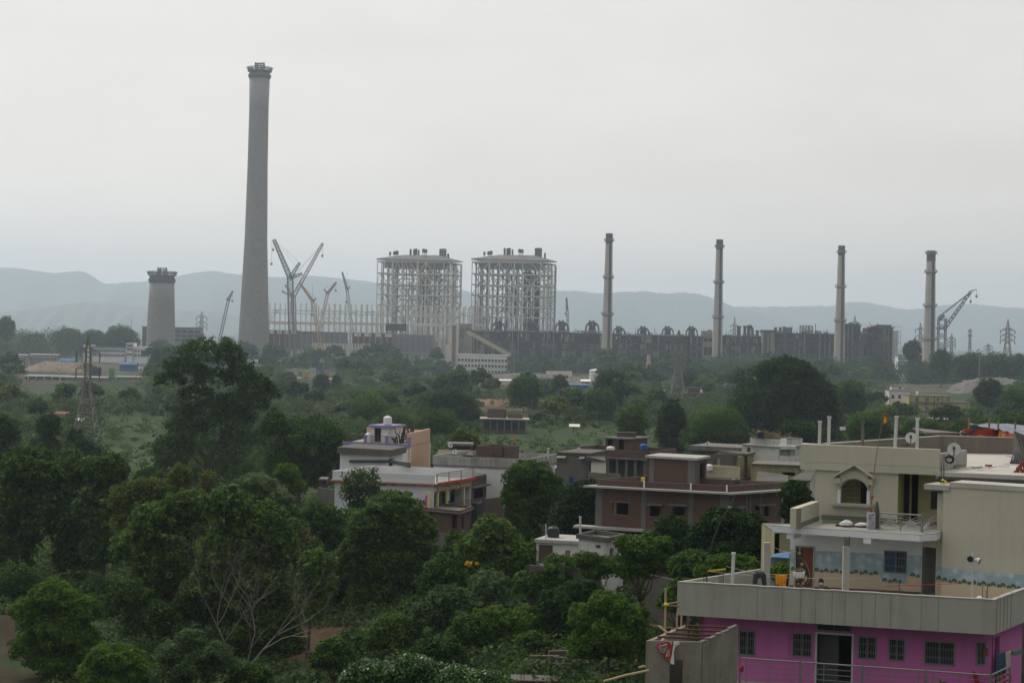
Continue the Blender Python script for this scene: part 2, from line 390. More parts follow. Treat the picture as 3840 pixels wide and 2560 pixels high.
ridge('hills', [(-900,1190),(-200,1200),(100,1176),(230,1160),(300,1148),(380,1146),(500,1165),(640,1176),(800,1180),(950,1215),(1300,1262)], 9400, 1200, 12)
# ---------------------------------------------------------------- haze
def haze():
 mb = MB(); mb.box((-17200, -17200, -22), (17200, 17400, 640))
 m, t = newmat('haze'); o = t.nodes.new('ShaderNodeOutputMaterial'); v = t.nodes.new('ShaderNodeVolumePrincipled')
 v.inputs['Color'].default_value = (.735, .85, .985, 1); v.inputs['Density'].default_value = 0.000125; v.inputs['Anisotropy'].default_value = .5
 lk(t, v.outputs[0], o.inputs['Volume'])
 mb.build('haze', m, kind='stuff', loc=(0, 0, 0))
haze()
rnd = random.Random(11)
def fb(mb, x0, y0, x1, y1, Y, d, zb=None):
 """box square to the view: pixel rectangle at depth Y, d metres deep; y1 None = down to the ground (or zb)"""
 ym, xm = (y0+(y1 or y0+20))/2, (x0+x1)/2
 X0, X1 = P(x0, ym, Y).x, P(x1, ym, Y).x; Z1 = P(xm, y0, Y).z
 Z0 = P(xm, y1, Y).z if y1 is not None else (zb if zb is not None else float(gz((X0+X1)/2, Y))-1)
 return mb.box((X0, Y, Z0), (X1, Y+d, Z1))
def one(name, mats, fn, parent=None, **k):
 mb = MB(); fn(mb); return mb.build(name, mats, parent, **k)
CONC = mat('chimney_concrete', (.44, .41, .37), (.30, .28, .26), scale=.03, streak=.45, dirt=.35, fine=.3, bump=0, bands=1.6)
NEWC = mat('fresh_concrete', (.25, .24, .225), (.19, .18, .175), scale=.03, streak=.5, dirt=.3, fine=.4, bump=0, bands=4.0)
SOOT = mat('sooty_band', (.10, .095, .10), (.06, .06, .065), scale=.1, streak=.3, bump=0)
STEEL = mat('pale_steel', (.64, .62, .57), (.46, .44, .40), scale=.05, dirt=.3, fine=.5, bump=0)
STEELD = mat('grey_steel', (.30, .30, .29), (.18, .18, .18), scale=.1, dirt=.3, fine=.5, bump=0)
DARK = mat('coal_stained_wall', (.045, .045, .047), (.025, .025, .027), scale=.08, streak=.4, fine=.6, bump=0)
GRIME = mat('grimy_plaster', (.34, .31, .27), (.12, .11, .10), scale=.07, streak=.5, dirt=.5, fine=.5, bump=0)
RUST = mat('rust_paint', (.20, .07, .05), (.13, .06, .05), scale=.1, bump=0)
CRG = mat('crane_grey', (.19, .20, .21), (.13, .135, .14), scale=.1, bump=0)
ORANGE = mat('orange_paint', (.50, .33, .16), (.4, .27, .14), scale=.1, bump=0)
REDW = mat('red_crane_paint', (.36, .19, .17), (.3, .18, .16), scale=.1, bump=0)
BLUED = mat('blue_paint', (.04, .10, .24), (.04, .08, .16), scale=.3, bump=0)
WHITE = mat('white_plaster', (.80, .79, .76), (.58, .56, .53), scale=.12, streak=.22, dirt=.2, bump=.05)
GLASSD = mat('dark_glazing', (.035, .04, .045), (.02, .02, .025), rough=.25, dirt=.1, bump=0)
LIGHTC = mat('light_concrete', (.68, .64, .56), (.5, .47, .41), scale=.06, streak=.25, dirt=.2, bump=0)
CLADR = mat('maroon_cladding', (.125, .06, .065), (.10, .055, .06), scale=.05, streak=.2, bump=0)
CLADG = mat('lilac_grey_cladding', (.21, .195, .21), (.15, .13, .15), scale=.06, streak=.2, bump=0)
BLACK = mat('unlit_void', (.012, .012, .012), (.008, .008, .008), bump=0, rough=1)
# ---- big chimneys under construction
def big_chimney(label, prof, ytop, yring0, yring1, xring, scaf, Y):
 """prof: (y, xl, xr) silhouette rows in the photograph"""
 base = P((prof[-1][1]+prof[-1][2])/2, prof[-1][0], Y); base.z = -6
 t = thing('concrete_chimney', label, 'chimney', base)
 pr = []
 for y, xl, xr in prof: pr.append(((xr-xl)/2*Y/FPX, P((xl+xr)/2, y, Y).z-base.z))
 r0, z0 = pr[-1]; r1, z1 = pr[-2]; pr.append((r0+(r0-r1)/(z0-z1)*(0-z0), -1.)); pr = pr[::-1]
 m = MB(); m.lathe(base, pr, 48); m.build('shaft', NEWC, t, smooth=True)
 zt = pr[-1][1]; zr0 = P(CX, yring0+(base.x/Y*FPX)*sr*0, Y)
 xc = (prof[0][1]+prof[0][2])/2
 zr0, zr1 = P(xc, yring0, Y).z-base.z, P(xc, yring1, Y).z-base.z
 rr = (xring[1]-xring[0])/2*Y/FPX; rs = pr[-1][0]
 m = MB(); m.lathe(base, [(rs+.3, zr1), (rr, zr1+2), (rr+.4, zr1+(zr0-zr1)*.5), (rr-1, zr0-1.2), (rr-1, zr0)], 32); m.build('formwork_ring', SOOT, t)
 m = MB(); m.lathe(base, [(rr-2, zr0), (rr+1.0, zr0+.6), (rr+1.0, zr0+1.2), (1, zr0+1.2)], 32)
 m.build('working_deck', SOOT, t)
 m = MB()
 for k in range(44):
  a = k/44*2*math.pi; c, s_ = math.cos(a), math.sin(a); r_ = rr+.5
  b = Vector((base.x+c*r_, base.y+s_*r_, base.z+zr0+1.5)); m.bar(b, b+Vector((0, 0, 3.4)), .35)
  m.bar(b, b+Vector((c*1.6, s_*1.6, 3.0)), .25)
  a2 = (k+1)/44*2*math.pi; b2 = Vector((base.x+math.cos(a2)*r_, base.y+math.sin(a2)*r_, base.z+zr0+1.5))
  m.bar(b+Vector((0, 0, 3.2)), b2+Vector((0, 0, 3.2)), .35); m.bar(b+Vector((0, 0, 1.6)), b2+Vector((0, 0, 1.6)), .3)
  if k % 2: m.bar(b, b2+Vector((0, 0, 3.2)), .3)
 m.build('guard_railing', SOOT, t)
 x0, x1, y0 = scaf; m = MB(); hw = (x1-x0)/2*Y/FPX; zt = P(xc, y0, Y).z; zb = base.z+zr0+1.5
 ps = [(-hw, -hw*.6), (-hw*.45, -hw*.6), (hw*.5, -hw*.6), (hw, -hw*.6), (hw, hw*.6), (hw*.3, hw*.6), (-hw*.5, hw*.6), (-hw, hw*.6)]
 for i, (a, b) in enumerate(ps):
  p_ = Vector((base.x+a, base.y+b, zb)); q = Vector((base.x+a, base.y+b, zt-(i % 3)*1.2)); m.bar(p_, q, 1.0)
  a2, b2 = ps[(i+1) % 8]; p2 = Vector((base.x+a2, base.y+b2, zb)); H = zt-zb
  for k in range(4):
   m.bar(p_+Vector((0, 0, H*(k+1)/4-.8)), p2+Vector((0, 0, H*(k+1)/4-.8)), .6)
   if k % 2 == i % 2: m.bar(p_+Vector((0, 0, H*k/4)), p2+Vector((0, 0, H*(k+1)/4)), .5)
 m.build('hoist_scaffold', SOOT, t)
 m = MB()
 for k in range(5):
  a = k*1.31; m.box((base.x+math.cos(a)*rr*.8-.7, base.y-rr*.8, base.z+zr0+1.6), (base.x+math.cos(a)*rr*.8+.7, base.y-rr*.8+1, base.z+zr0+3.4))
 m.build('tool_cabin', STEELD, t)
 return t
big_chimney('very tall grey concrete chimney under construction with a dark scaffold crown, left of the cranes',
 [(297, 938, 1014), (410, 937.5, 1010), (630, 928, 1003.5), (900, 917.6, 1002.5), (1040, 908, 1004), (1250, 895, 1008), (1310, 891, 1010)],
 297, 272, 297, (934, 1018), (961, 993, 236), 1800)
big_chimney('short wide unfinished concrete chimney with dark formwork crown at the far left',
 [(1062, 561, 653), (1130, 557, 654), (1200, 553, 655), (1300, 548, 656)], 1062, 1036, 1062, (557.5, 657), (593, 623, 1003), 1850)
# ---- four old smokestacks
def stack(label, top, bot, rings, Y):
 yt, xl, xr = top; yb, xbl, xbr = bot
 base = P((xbl+xbr)/2, yb, Y); base.z = -6; t = thing('smokestack', label, 'smokestack', base, 'old concrete smokestacks of the power station')
 za, zb = P((xl+xr)/2, yt, Y).z-base.z, P((xbl+xbr)/2, yb, Y).z-base.z; ra, rb = (xr-xl)/2*Y/FPX, (xbr-xbl)/2*Y/FPX
 g = (rb-ra)/(za-zb); rg = rb+g*zb
 m = MB(); m.lathe(base, [(rg, 0), (rb, zb), (ra*.99+rb*.01, za-9), (ra, za-8.9)], 32, cap=False); m.build('shaft', CONC, t, smooth=True)
 m = MB(); m.lathe(base, [(ra+.02, za-9), (ra+.02, za), (ra-1, za), (ra-1.2, za-6), (.2, za-7)], 32); m.build('top_band', SOOT, t)
 for y in rings:
  z = P((xl+xr)/2, y, Y).z-base.z; f = (z-zb)/(za-zb); r = rb+(ra-rb)*f
  m = MB(); m.lathe(base, [(r-.05, z-1.0), (r+.7, z-.4), (r+1.2, z-.2), (r+1.2, z+.2), (r-.05, z+.2)], 28)
  for k in range(20):
   a = k/20*6.283; a2 = (k+1)/20*6.283; p_ = Vector((base.x+math.cos(a)*(r+1.15), base.y+math.sin(a)*(r+1.15), base.z+z)); q = Vector((base.x+math.cos(a2)*(r+1.15), base.y+math.sin(a2)*(r+1.15), base.z+z))
   m.bar(p_, p_+Vector((0, 0, 1.9)), .28); m.bar(p_+Vector((0, 0, 1.8)), q+Vector((0, 0, 1.8)), .22)
  m.build('gallery', STEELD, t)
 m = MB()
 for k in range(2):
  a = -1.42+k*.30
  m.bar((base.x+math.cos(a)*rg, base.y+math.sin(a)*rg, base.z), (base.x+math.cos(a)*ra, base.y+math.sin(a)*ra, base.z+za-1), 1.0, .6)
 for k in range(90):
  f = k/90; r = rg+(ra-rg)*f; z = base.z+za*f
  m.bar((base.x+math.cos(-1.42)*r, base.y+math.sin(-1.42)*(r+.2), z), (base.x+math.cos(-1.12)*r, base.y+math.sin(-1.12)*(r+.2), z), .8)
 m.build('ladder', SOOT, t)
stack('leftmost of the four slim smokestacks, rising beside the arched roof hoods', (875.5, 2271.5, 2298), (1341, 2253.5, 2295.5), (903, 1041, 1179), 1650)
stack('second smokestack from the left, beside a small cubic roof building', (898, 2685, 2711), (1320, 2670, 2709), (926, 1059, 1190), 1660)
stack('third smokestack from the left, in front of the dark boiler blocks', (921, 3143.5, 3169), (1309, 3127, 3168), (947, 1076, 1203), 1670)
stack('rightmost slim smokestack, standing beside the tower crane', (940, 3475, 3508), (1364, 3458, 3507), (951, 1021, 1147, 1272), 1560)
# ---- boiler frames
def boiler(x0, x1, cols, ytop, levels, silos, small, label, Y0, dk):
 A = P(x0, ytop, Y0+8); B = P(x1, ytop, Y0-8); d = Vector((B.x-A.x, B.y-A.y, 0)); Lg = d.length*.955; d.normalize(); n = Vector((-d.y, d.x, 0))
 t = thing('boiler_steelwork', label, 'steelwork', ((A.x+B.x)/2, (A.y+B.y)/2+30, -6), 'open steel boiler frames'); F = Face(A, B)
 def pt(u, w_, z): q = A+d*u+n*w_; return Vector((q.x, q.y, z))
 us = [F.uz(c, ytop+60)[0]*.955 for c in cols]; zl = [F.uz((x0+x1)/2, y)[1] for y in levels]; zt = zl[0]; ws = [0, 10, 20, 31, 42]
 for j, w_ in enumerate(ws):
  for i, u in enumerate(us):
   if j in (2,) and 2 < i < 6: continue
   m = MB(); th = 1.5 if i in (2, 5) and j < 2 else 1.0
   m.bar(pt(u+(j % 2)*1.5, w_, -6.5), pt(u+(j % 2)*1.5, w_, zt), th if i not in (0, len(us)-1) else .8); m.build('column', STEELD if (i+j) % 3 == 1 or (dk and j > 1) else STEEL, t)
 for k, z in enumerate(zl+[z_*.5-3 for z_ in zl[-1:]]):
  m = MB(); q = MB()
  for j, w_ in enumerate(ws):
   m.bar(pt(us[0], w_, z), pt(us[-1], w_, z), .8, 1.1)
   if j in (1, 3) and k: m.bar(pt(us[1+j % 2], w_, z+6), pt(us[-2], w_, z+6), .5)
  for i, u in enumerate(us): m.bar(pt(u, 0, z), pt(u, 42, z), .6, .8)
  if k:
   q.obox(pt(us[0], 0, z+.5), d*(us[2]-us[0])*.8, n*26, (0, 0, .3)); q.obox(pt(us[5], 20, z+.5), d*(us[-2]-us[5]), n*30, (0, 0, .3))
  m.build('floor_beams', STEEL, t)
  if k: q.build('grating', STEELD, t)
 zz = zl+[-6]; r_ = random.Random(int(x0))
 for j in (0, 1, 3, 4):
  m = MB()
  for k in range(len(zz)-1):
   for i in range(len(us)-1):
    c = r_.random()
    if c > (.85 if j else .8): continue
    if c < .22: m.bar(pt(us[i], ws[j], zz[k+1]), pt((us[i]+us[i+1])/2, ws[j], zz[k]), .5); m.bar(pt(us[i+1], ws[j], zz[k+1]), pt((us[i]+us[i+1])/2, ws[j], zz[k]), .5)
    elif c < .45: m.bar(pt(us[i], ws[j], zz[k+1]), pt(us[i+1], ws[j], zz[k]), .65)
    else: m.bar(pt(us[i+1], ws[j], zz[k+1]), pt(us[i], ws[j], zz[k]), .65)
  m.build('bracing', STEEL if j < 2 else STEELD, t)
 m = MB(); u0, u1 = us[-2]+2, Lg
 for a in (u0, (u0+u1)/2, u1):
  for w_ in (2, 12, 22): m.bar(pt(a, w_, -6), pt(a, w_, zt-2), .5)
 H = zt+6; kmax = 26
 for k in range(kmax):
  z = -6+H*k/kmax
  m.bar(pt(u0, 2, z), pt(u1, 2, z), .35); m.bar(pt(u0, 12, z), pt(u1, 12, z), .35)
  m.bar(pt(u0 if k % 2 else u1, 2, z), pt((u0+u1)/2, 2, z+H/kmax), .35)
  m.bar(pt((u0+u1)/2 if k % 2 else u1, 12, z), pt(u1 if k % 2 else (u0+u1)/2, 12, z+H/kmax), .45)
 m.build('stair_tower', STEEL, t)
 m = MB()
 for i in range(12): m.obox(pt(us[1]+(us[-2]-us[1])*i/12, 4, zt-5.5), d*1.2, n*36, (0, 0, 5))
 m.obox(pt(us[1], 3, zt-6), d*(us[-2]-us[1]), n*1, (0, 0, 5.8)); m.build('roof_girders', STEELD, t)
 ze = F.uz(x0, ytop)[1]; zr = ze+4.5; ue = us[-1]+1
 m = MB(); a, b, c, e = pt(us[0]-1, -1, ze), pt(ue, -1, ze-1), pt(ue, 43, ze), pt(us[0]-1, 43, ze)
 f, g = pt(Lg*.30, 16, zr), pt(Lg*.74, 16, zr)
 lo = [Vector((v.x, v.y, v.z-.8)) for v in (a, b, c, e)]
 m.add([a, b, c, e, f, g]+lo, [(0, 1, 5, 4), (1, 2, 5), (2, 3, 4, 5), (3, 0, 4), (9, 8, 7, 6), (6, 7, 1, 0), (7, 8, 2, 1), (8, 9, 3, 2), (9, 6, 0, 3)])
 m.build('roof_deck', mat('roof_sheet', (.15, .145, .14), (.11, .105, .10), scale=.06, bump=0), t)
 m = MB()
 for i in range(30):
  u = us[0]+Lg*i/30; m.bar(pt(u, -1, zt), pt(u, -1, ze+.2), .35); m.bar(pt(u, -1, zt), pt(u+Lg/30, -1, ze), .3)
 m.obox(pt(Lg*.14, -.5, zt+.6), d*Lg*.68, n*.6, (0, 0, ze-zt-.6))
 m.build('eave_truss', STEEL, t)
 for (x, wd, ya, yb) in silos:
  u, _ = F.uz(x, ya); za = F.uz(x, ya)[1]; zb = F.uz(x, yb)[1]-1; r0 = wd/2*Y0/FPX
  m = MB(); m.lathe(pt(u, 22, 0), [(r0, zb), (r0, za), (r0*1.05, za+.2), (r0*1.05, za+.5), (.2, za+1.2)], 14); m.build('silo', SOOT, t, smooth=False)
 for x in small:
  u = F.uz(x, ytop)[0]; f_ = 1-abs(u/Lg-.5)*1.6
  m = MB(); zb = ze+6*max(.1, f_); m.lathe(pt(u, 12, 0), [(.25, zb-3), (.3, zb+1.2), (1.0, zb+1.2), (1.0, zb+4.2), (.2, zb+5)], 8); m.build('vent', SOOT, t)
 m = MB()
 for i in range(26 if dk else 16):
  u = Lg*r_.uniform(.42, .78); m.bar(pt(u, r_.uniform(20, 38), zt-5-r_.uniform(0, 6)), pt(u+r_.uniform(-1, 1), 29, zt*.15+r_.uniform(0, 30)), .5+r_.random()*.5)
 if dk:
  m.obox(pt(Lg*.6, 20, zt-22), d*7, n*10, (0, 0, 14)); m.obox(pt(Lg*.76, 12, zt*.30), d*4, n*5, (0, 0, zt*.5)); m.obox(pt(Lg*.46, 24, zt*.45), d*5, n*6, (0, 0, zt*.3))
 else:
  m.obox(pt(Lg*.8, 2, zt-18), d*5, n*5, (0, 0, 3)); m.obox(pt(Lg*.5, 26, zt-26), d*5, n*5, (0, 0, 10))
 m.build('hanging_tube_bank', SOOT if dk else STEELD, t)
boiler(1414, 1721, [1415, 1439, 1474, 1513, 1541, 1573, 1605, 1639, 1676, 1706], 969, [983, 1027, 1068, 1107, 1147, 1186], [(1518, 8, 933, 953), (1531, 8, 933, 953), (1539, 9, 931, 953), (1548, 7, 936, 953), (1631, 9, 932, 956), (1640, 8, 931, 956), (1649, 9, 932, 960), (1660, 9, 951, 963)],
  (1450, 1465, 1472, 1478, 1574, 1580, 1586), 'left one of two open steel boiler frames, above the maroon clad hall', 1760, False)
boiler(1768, 2087, [1770, 1796, 1838, 1877, 1904, 1936, 1969, 2002, 2040, 2068], 969, [985, 1029, 1070, 1110, 1152, 1190], [(1875, 8, 929, 952), (1886, 9, 930, 952), (1894, 9, 929, 952), (1905, 7, 935, 953), (1994, 9, 929, 956), (2003, 9, 928, 956), (2012, 10, 929, 958), (2028, 7, 948, 962)],
  (1806, 1821, 1828, 1833, 1937, 1944, 1950), 'right one of two open steel boiler frames, behind the striped lift tower', 1760, True)
# ---- long steel hall frames
def hall(x0, x1, ytop, ymid, n, label, Y, gap=()):
 xc = (x0+x1)/2; t = thing('steel_hall_frame', label, 'steelwork', (P(xc, ytop, Y).x, Y+12, -6), 'steel frames of the unfinished turbine halls')
 X0, X1 = P(x0, ytop, Y).x, P(x1, ytop, Y).x; zt = P(xc, ytop, Y).z; zm = P(xc, ymid, Y).z; r_ = random.Random(int(x0)); zb = -6.5
 xs = [X0+(X1-X0)*i/n for i in range(n+1)]
 for j, yy in enumerate((Y, Y+22)):
  for i, X in enumerate(xs):
   if i in gap: continue
   h = zt-(r_.random() < .3)*r_.uniform(0, 6)
   m = MB(); m.bar((X+j*2.2, yy, zb), (X+j*2.2, yy, h), .95, .8); m.box((X-.6+j*2.2, yy-.4, h), (X+.9+j*2.2, yy+1, h+.8))
   m.build('column', STEEL, t)
  m = MB(); m.bar((X0, yy, zm), (X1, yy, zm), 1.5, 2.4); m.build('crane_girder', STEEL, t)
  m = MB()
  for z in (zt-6, (zt+zm)/2, zm-9, zm-18): m.bar((X0, yy, z), (X1, yy, z), .5)
  for i in range(n):
   if i in gap or i+1 in gap: continue
   a, b = (zm, (zt+zm)/2) if r_.random() < .5 else ((zt+zm)/2, zt-6)
   if r_.random() < .6: m.bar((xs[i], yy, a), (xs[i+1], yy, b), .5); m.bar((xs[i+1], yy, a), (xs[i], yy, b), .5)
   if r_.random() < .5: m.bar((xs[i], yy, zb+6), (xs[i+1], yy, zm-2), .45)
   if r_.random() < .5: m.bar((xs[i+1], yy, zb+6), (xs[i], yy, zm-2), .45)
  m.build('bracing', STEEL, t)
 m = MB()
 for i, X in enumerate(xs):
  if i % 2 == 0 and i not in gap: m.bar((X, Y, zm), (X+2, Y+22, zm), .6); m.bar((X, Y, zt-6), (X+2, Y+22, zt-6), .5)
 m.build('cross_beams', STEEL, t)
hall(1012, 1188, 1139, 1211, 9, 'pale steel column rows between the tall chimney and the orange crane', 1730, gap=(3, 6))
hall(1196, 1440, 1143, 1213, 12, 'pale steel hall frame standing behind the maroon and grey halls, left of the boiler frames', 1725)
hall(1528, 1726, 1152, 1218, 11, 'pale steel hall frame in front of the left boiler frame', 1715)
hall(1728, 1812, 1151, 1219, 5, 'short run of pale steel columns behind the striped lift tower', 1735)
m = MB(); fb(m, 1446, 1214, 1530, 1240, 1745, 14, 30); bz = thing('dark_bunker', 'dark slab sided bunker seen through the foot of the left boiler frame', 'building', (P(1488, 1240, 1745).x, 1752, -6)); m.build('wall', SOOT, bz)
m = MB(); [m.bar(P(x, 1240, 1745+a)*1, (P(x, 1240, 1745+a).x, 1745+a, -6), 1) for x in (1450, 1475, 1500, 1527) for a in (1, 13)]; m.build('legs', STEELD, bz)
# ---- clad halls
def clad(x0, x1, ytop, ybot, xs, label, Y):
 xc = (x0+x1)/2; t = thing('clad_hall', label, 'hall', (P(xc, ytop, Y).x, Y+12, -6), 'clad halls in front of the steel frames')
 m = MB(); fb(m, x0, ytop, xs, ybot, Y, 22); m2 = MB(); X0 = P(x0, ytop, Y).x; Xs = P(xs, ytop, Y).x; X1 = P(x1, ytop, Y).x; zt = P(xc, ytop, Y).z; zb = P(xc, ybot, Y).z
 m = MB(); m.box((X0, Y, zb), (Xs, Y+22, zt)); m.build('maroon_wall', CLADR, t)
 m = MB(); m.box((Xs, Y, zb), (X1, Y+22, zt-.6)); m.build('grey_wall', CLADG, t)
 m = MB()
 k = 14
 for i in range(k+1): X = X0+(X1-X0)*i/k; m.box((X-.35, Y-.5, zb-.5), (X+.35, Y, zt+.3))
 for i in range(1, 4): z = zb+(zt-zb)*i/4; m.box((Xs, Y-.35, z-.2), (X1, Y-.01, z+.2))
 m.box((X0, Y-.6, zb-1.3), (X1, Y+.5, zb)); m.build('frame', STEELD, t)
 for i in range(4):
  a = X0+(Xs-X0)*(i+.15)/4; m = MB(); m.box((a, Y-.25, zt-3.4), (a+(Xs-X0)/6, Y-.02, zt-.3)); m.build('louvre', STEEL, t)
 for i in range(k*2+1):
  X = X0+(X1-X0)*i/(k*2); m = MB(); m.bar((X, Y+1+(i % 2)*18, -6.5), (X, Y+1+(i % 2)*18, zb), .8); m.build('column', STEELD if i % 2 else STEEL, t)
 m = MB(); zc = (zb-6)/2; r_ = random.Random(5)
 for z in (zc, zb-6): m.bar((X0, Y+1, z), (X1, Y+1, z), .5)
 for i in range(k): 
  if r_.random() < .6: m.bar((X0+(X1-X0)*i/k, Y+1, -6), (X0+(X1-X0)*(i+1)/k, Y+1, zb), .35)
 m.build('bracing', STEEL, t)
clad(1008, 1297, 1240, 1308, 1115, 'left maroon and lilac grey hall on stilts, beside the tall chimney', 1700)
clad(1322, 1625, 1250, 1320, 1477, 'right maroon and lilac grey hall on stilts, below the left boiler frame', 1690)
t = thing('pipe_gantry', 'cream steel pipe gantry running in front of the clad halls', 'gantry', (P(1285, 1300, 1660).x, 1663, -6)); za, zb = P(1285, 1289, 1660).z, P(1285, 1312, 1660).z
for yy in (1660, 1666):
 m = MB()
 for i in range(21):
  X = P(1170, 1300, 1660).x+i*2.75
  if i % 4 == 0: q = MB(); q.bar((X, yy, -6.5), (X, yy, za), .5); q.build('post', STEEL, t)
  m.bar((X, yy, zb), (X, yy, za), .45)
  if i < 20: m.bar((X, yy, zb), (X+2.75, yy, za), .35); m.bar((X, yy, zb), (X+2.75, yy, zb), .6); m.bar((X, yy, za), (X+2.75, yy, za), .6)
 m.build('truss', STEEL, t)
# ---- striped lift tower with the inclined conveyor
t = thing('lift_tower', 'cream striped lift tower at the end of the old power station', 'tower', (P(1703, 1380, 1640).x, 1648, -6))
m = MB(); fb(m, 1687.5, 1212, 1721, None, 1640, 16); m.build('tower_shaft', LIGHTC, t)
m = MB(); fb(m, 1672, 1295, 1687.3, None, 1641, 12); m.build('low_annex', LIGHTC, t)
m = MB()
for i in range(5): x = 1695+i*3.0; fb(m, x, 1219, x+1.5, 1372, 1639.6, .38)
m.build('stair_glazing', RUST, t)
m = MB(); fb(m, 1721.2, 1213, 1768, None, 1645, 22); m.build('side_block', GRIME, t)
m = MB(); fb(m, 1727, 1232, 1729, 1262, 1644.5, .45); fb(m, 1735, 1232, 1737, 1262, 1644.5, .45); [fb(m, 1722, y, 1740, y+1.5, 1644.4, .55) for y in (1240, 1262, 1290, 1310)]; m.build('dark_bands', SOOT, t)
t = thing('conveyor', 'covered conveyor sloping down right from the lift tower', 'conveyor', (P(1830, 1290, 1625).x, 1628, -6))
a, b = P(1752, 1243, 1625), P(1915, 1332, 1625)
m = MB(); m.bar(a, b, 4.5, 3.4); m.build('gallery', mat('tan_sheet', (.50, .44, .34), (.38, .33, .26), scale=.1, bump=0), t)
m = MB(); m.bar(a+Vector((-1, 1, 2.9)), b+Vector((0, 1, 2.9)), 6, 3.0); m.build('roof', mat('dull_roof', (.11, .105, .095), (.07, .07, .065), scale=.1, bump=0), t)
for f in (.12, .35, .58, .8):
 q = a.lerp(b, f); m = MB(); m.bar((q.x-1, q.y, -6.5), (q.x, q.y, q.z), .9); m.bar((q.x+2.2, q.y+3, -6.5), (q.x+1, q.y, q.z), .9); m.build('trestle', GRIME, t)
# ---- old power station
def facade(t, x0, x1, y0, bands, n, Y, seed, dark=.6, depth=30):
 """long grimy wall split in bays: bands are pixel heights of the storeys"""
 r_ = random.Random(seed); xc = (x0+x1)/2
 Z = [P(xc, y, Y).z for y in bands]; X0, X1 = P(x0, y0, Y).x, P(x1, y0, Y).x
 m = MB(); m.box((X0, Y+1.5, -6.5), (X1, Y+depth, Z[0])); m.build('wall', DARK, t)
 mp_, ms_, mh = MB(), MB(), []
 for i in range(n):
  a, b = X0+(X1-X0)*i/n, X0+(X1-X0)*(i+1)/n
  for k in range(len(Z)-1):
   zt, zb = Z[k]-.8, Z[k+1]+.8
   if r_.random() > dark: 
    f0, f1 = r_.choice([(.08, .92), (.08, .5), (.45, .92), (.1, .9)]); h0 = r_.choice([0, 0, .4]); m = MB(); m.box((a+(b-a)*f0, Y+.4, zb+(zt-zb)*h0), (a+(b-a)*f1, Y+1.49, zt)); m.build('infill_panel', mat('stained_infill', (.21, .19, .17), (.09, .085, .08), scale=.1, streak=.6, dirt=.5, fine=.6, bump=0) if r_.random() < .7 else GRIME, t)
    if k == 0 and r_.random() < .6:
     for q in range(3): w0 = a+(b-a)*(.15+.27*q); m2 = MB(); m2.box((w0, Y+.2, zt-3.4), (w0+(b-a)*.16, Y+.39, zt-1)); m2.build('window', BLACK if q != 1 else WHITE, t)  # white middle box paints sky showing through; black ones paint unlit openings
  m = MB(); m.box((a-.5, Y-.2, -6.5), (a+.5, Y+1.2, Z[0])); mh.append(m)
 for i, m in enumerate(mh):
  m.build('pilaster', GRIME if r_.random() < .4 else DARK, t)
 for z in Z: m = MB(); m.box((X0-1, Y-.8, z-.6), (X1+1, Y+1.4, z+.5)); m.build('ledge', SOOT, t)
 m = MB()
 for i in range(n*5):
  X = r_.uniform(X0, X1); z = r_.choice(Z); h = r_.uniform(3, 16); m.bar((X, Y-1.6, z), (X, Y-1.6, max(-6, z-h)), r_.uniform(.25, .8))
  if r_.random() < .35: z2 = r_.uniform(0, Z[0]-2); m.bar((X, Y-1.8, z2), (min(X1, X+r_.uniform(4, 14)), Y-1.8, z2), r_.uniform(.3, .9))
 m.build('pipework', SOOT, t)
 for i in range(n*3):
  X = r_.uniform(X0, X1); m = MB(); w_, h_ = r_.uniform(.5, 3.5), r_.uniform(.8, 4.5)**1.15; c_ = r_.random()
  if c_ < .4: m.box((X, Y+2, Z[0]-.2), (X+w_, Y+5, Z[0]+h_*.6)); m.build('roof_box', r_.choice((GRIME, SOOT, DARK)), t)
  elif c_ < .75: m.bar((X, Y+1, Z[0]), (X, Y+1, Z[0]+h_*1.3), .35); m.build('roof_post', SOOT, t)
  else: m.bar((X, Y+.5, Z[0]+1.3), (X+r_.uniform(5, 14), Y+.5, Z[0]+1.3), .3); [m.bar((X+q*1.5, Y+.5, Z[0]), (X+q*1.5, Y+.5, Z[0]+1.3), .25) for q in range(4)]; m.build('roof_rail', STEELD, t)
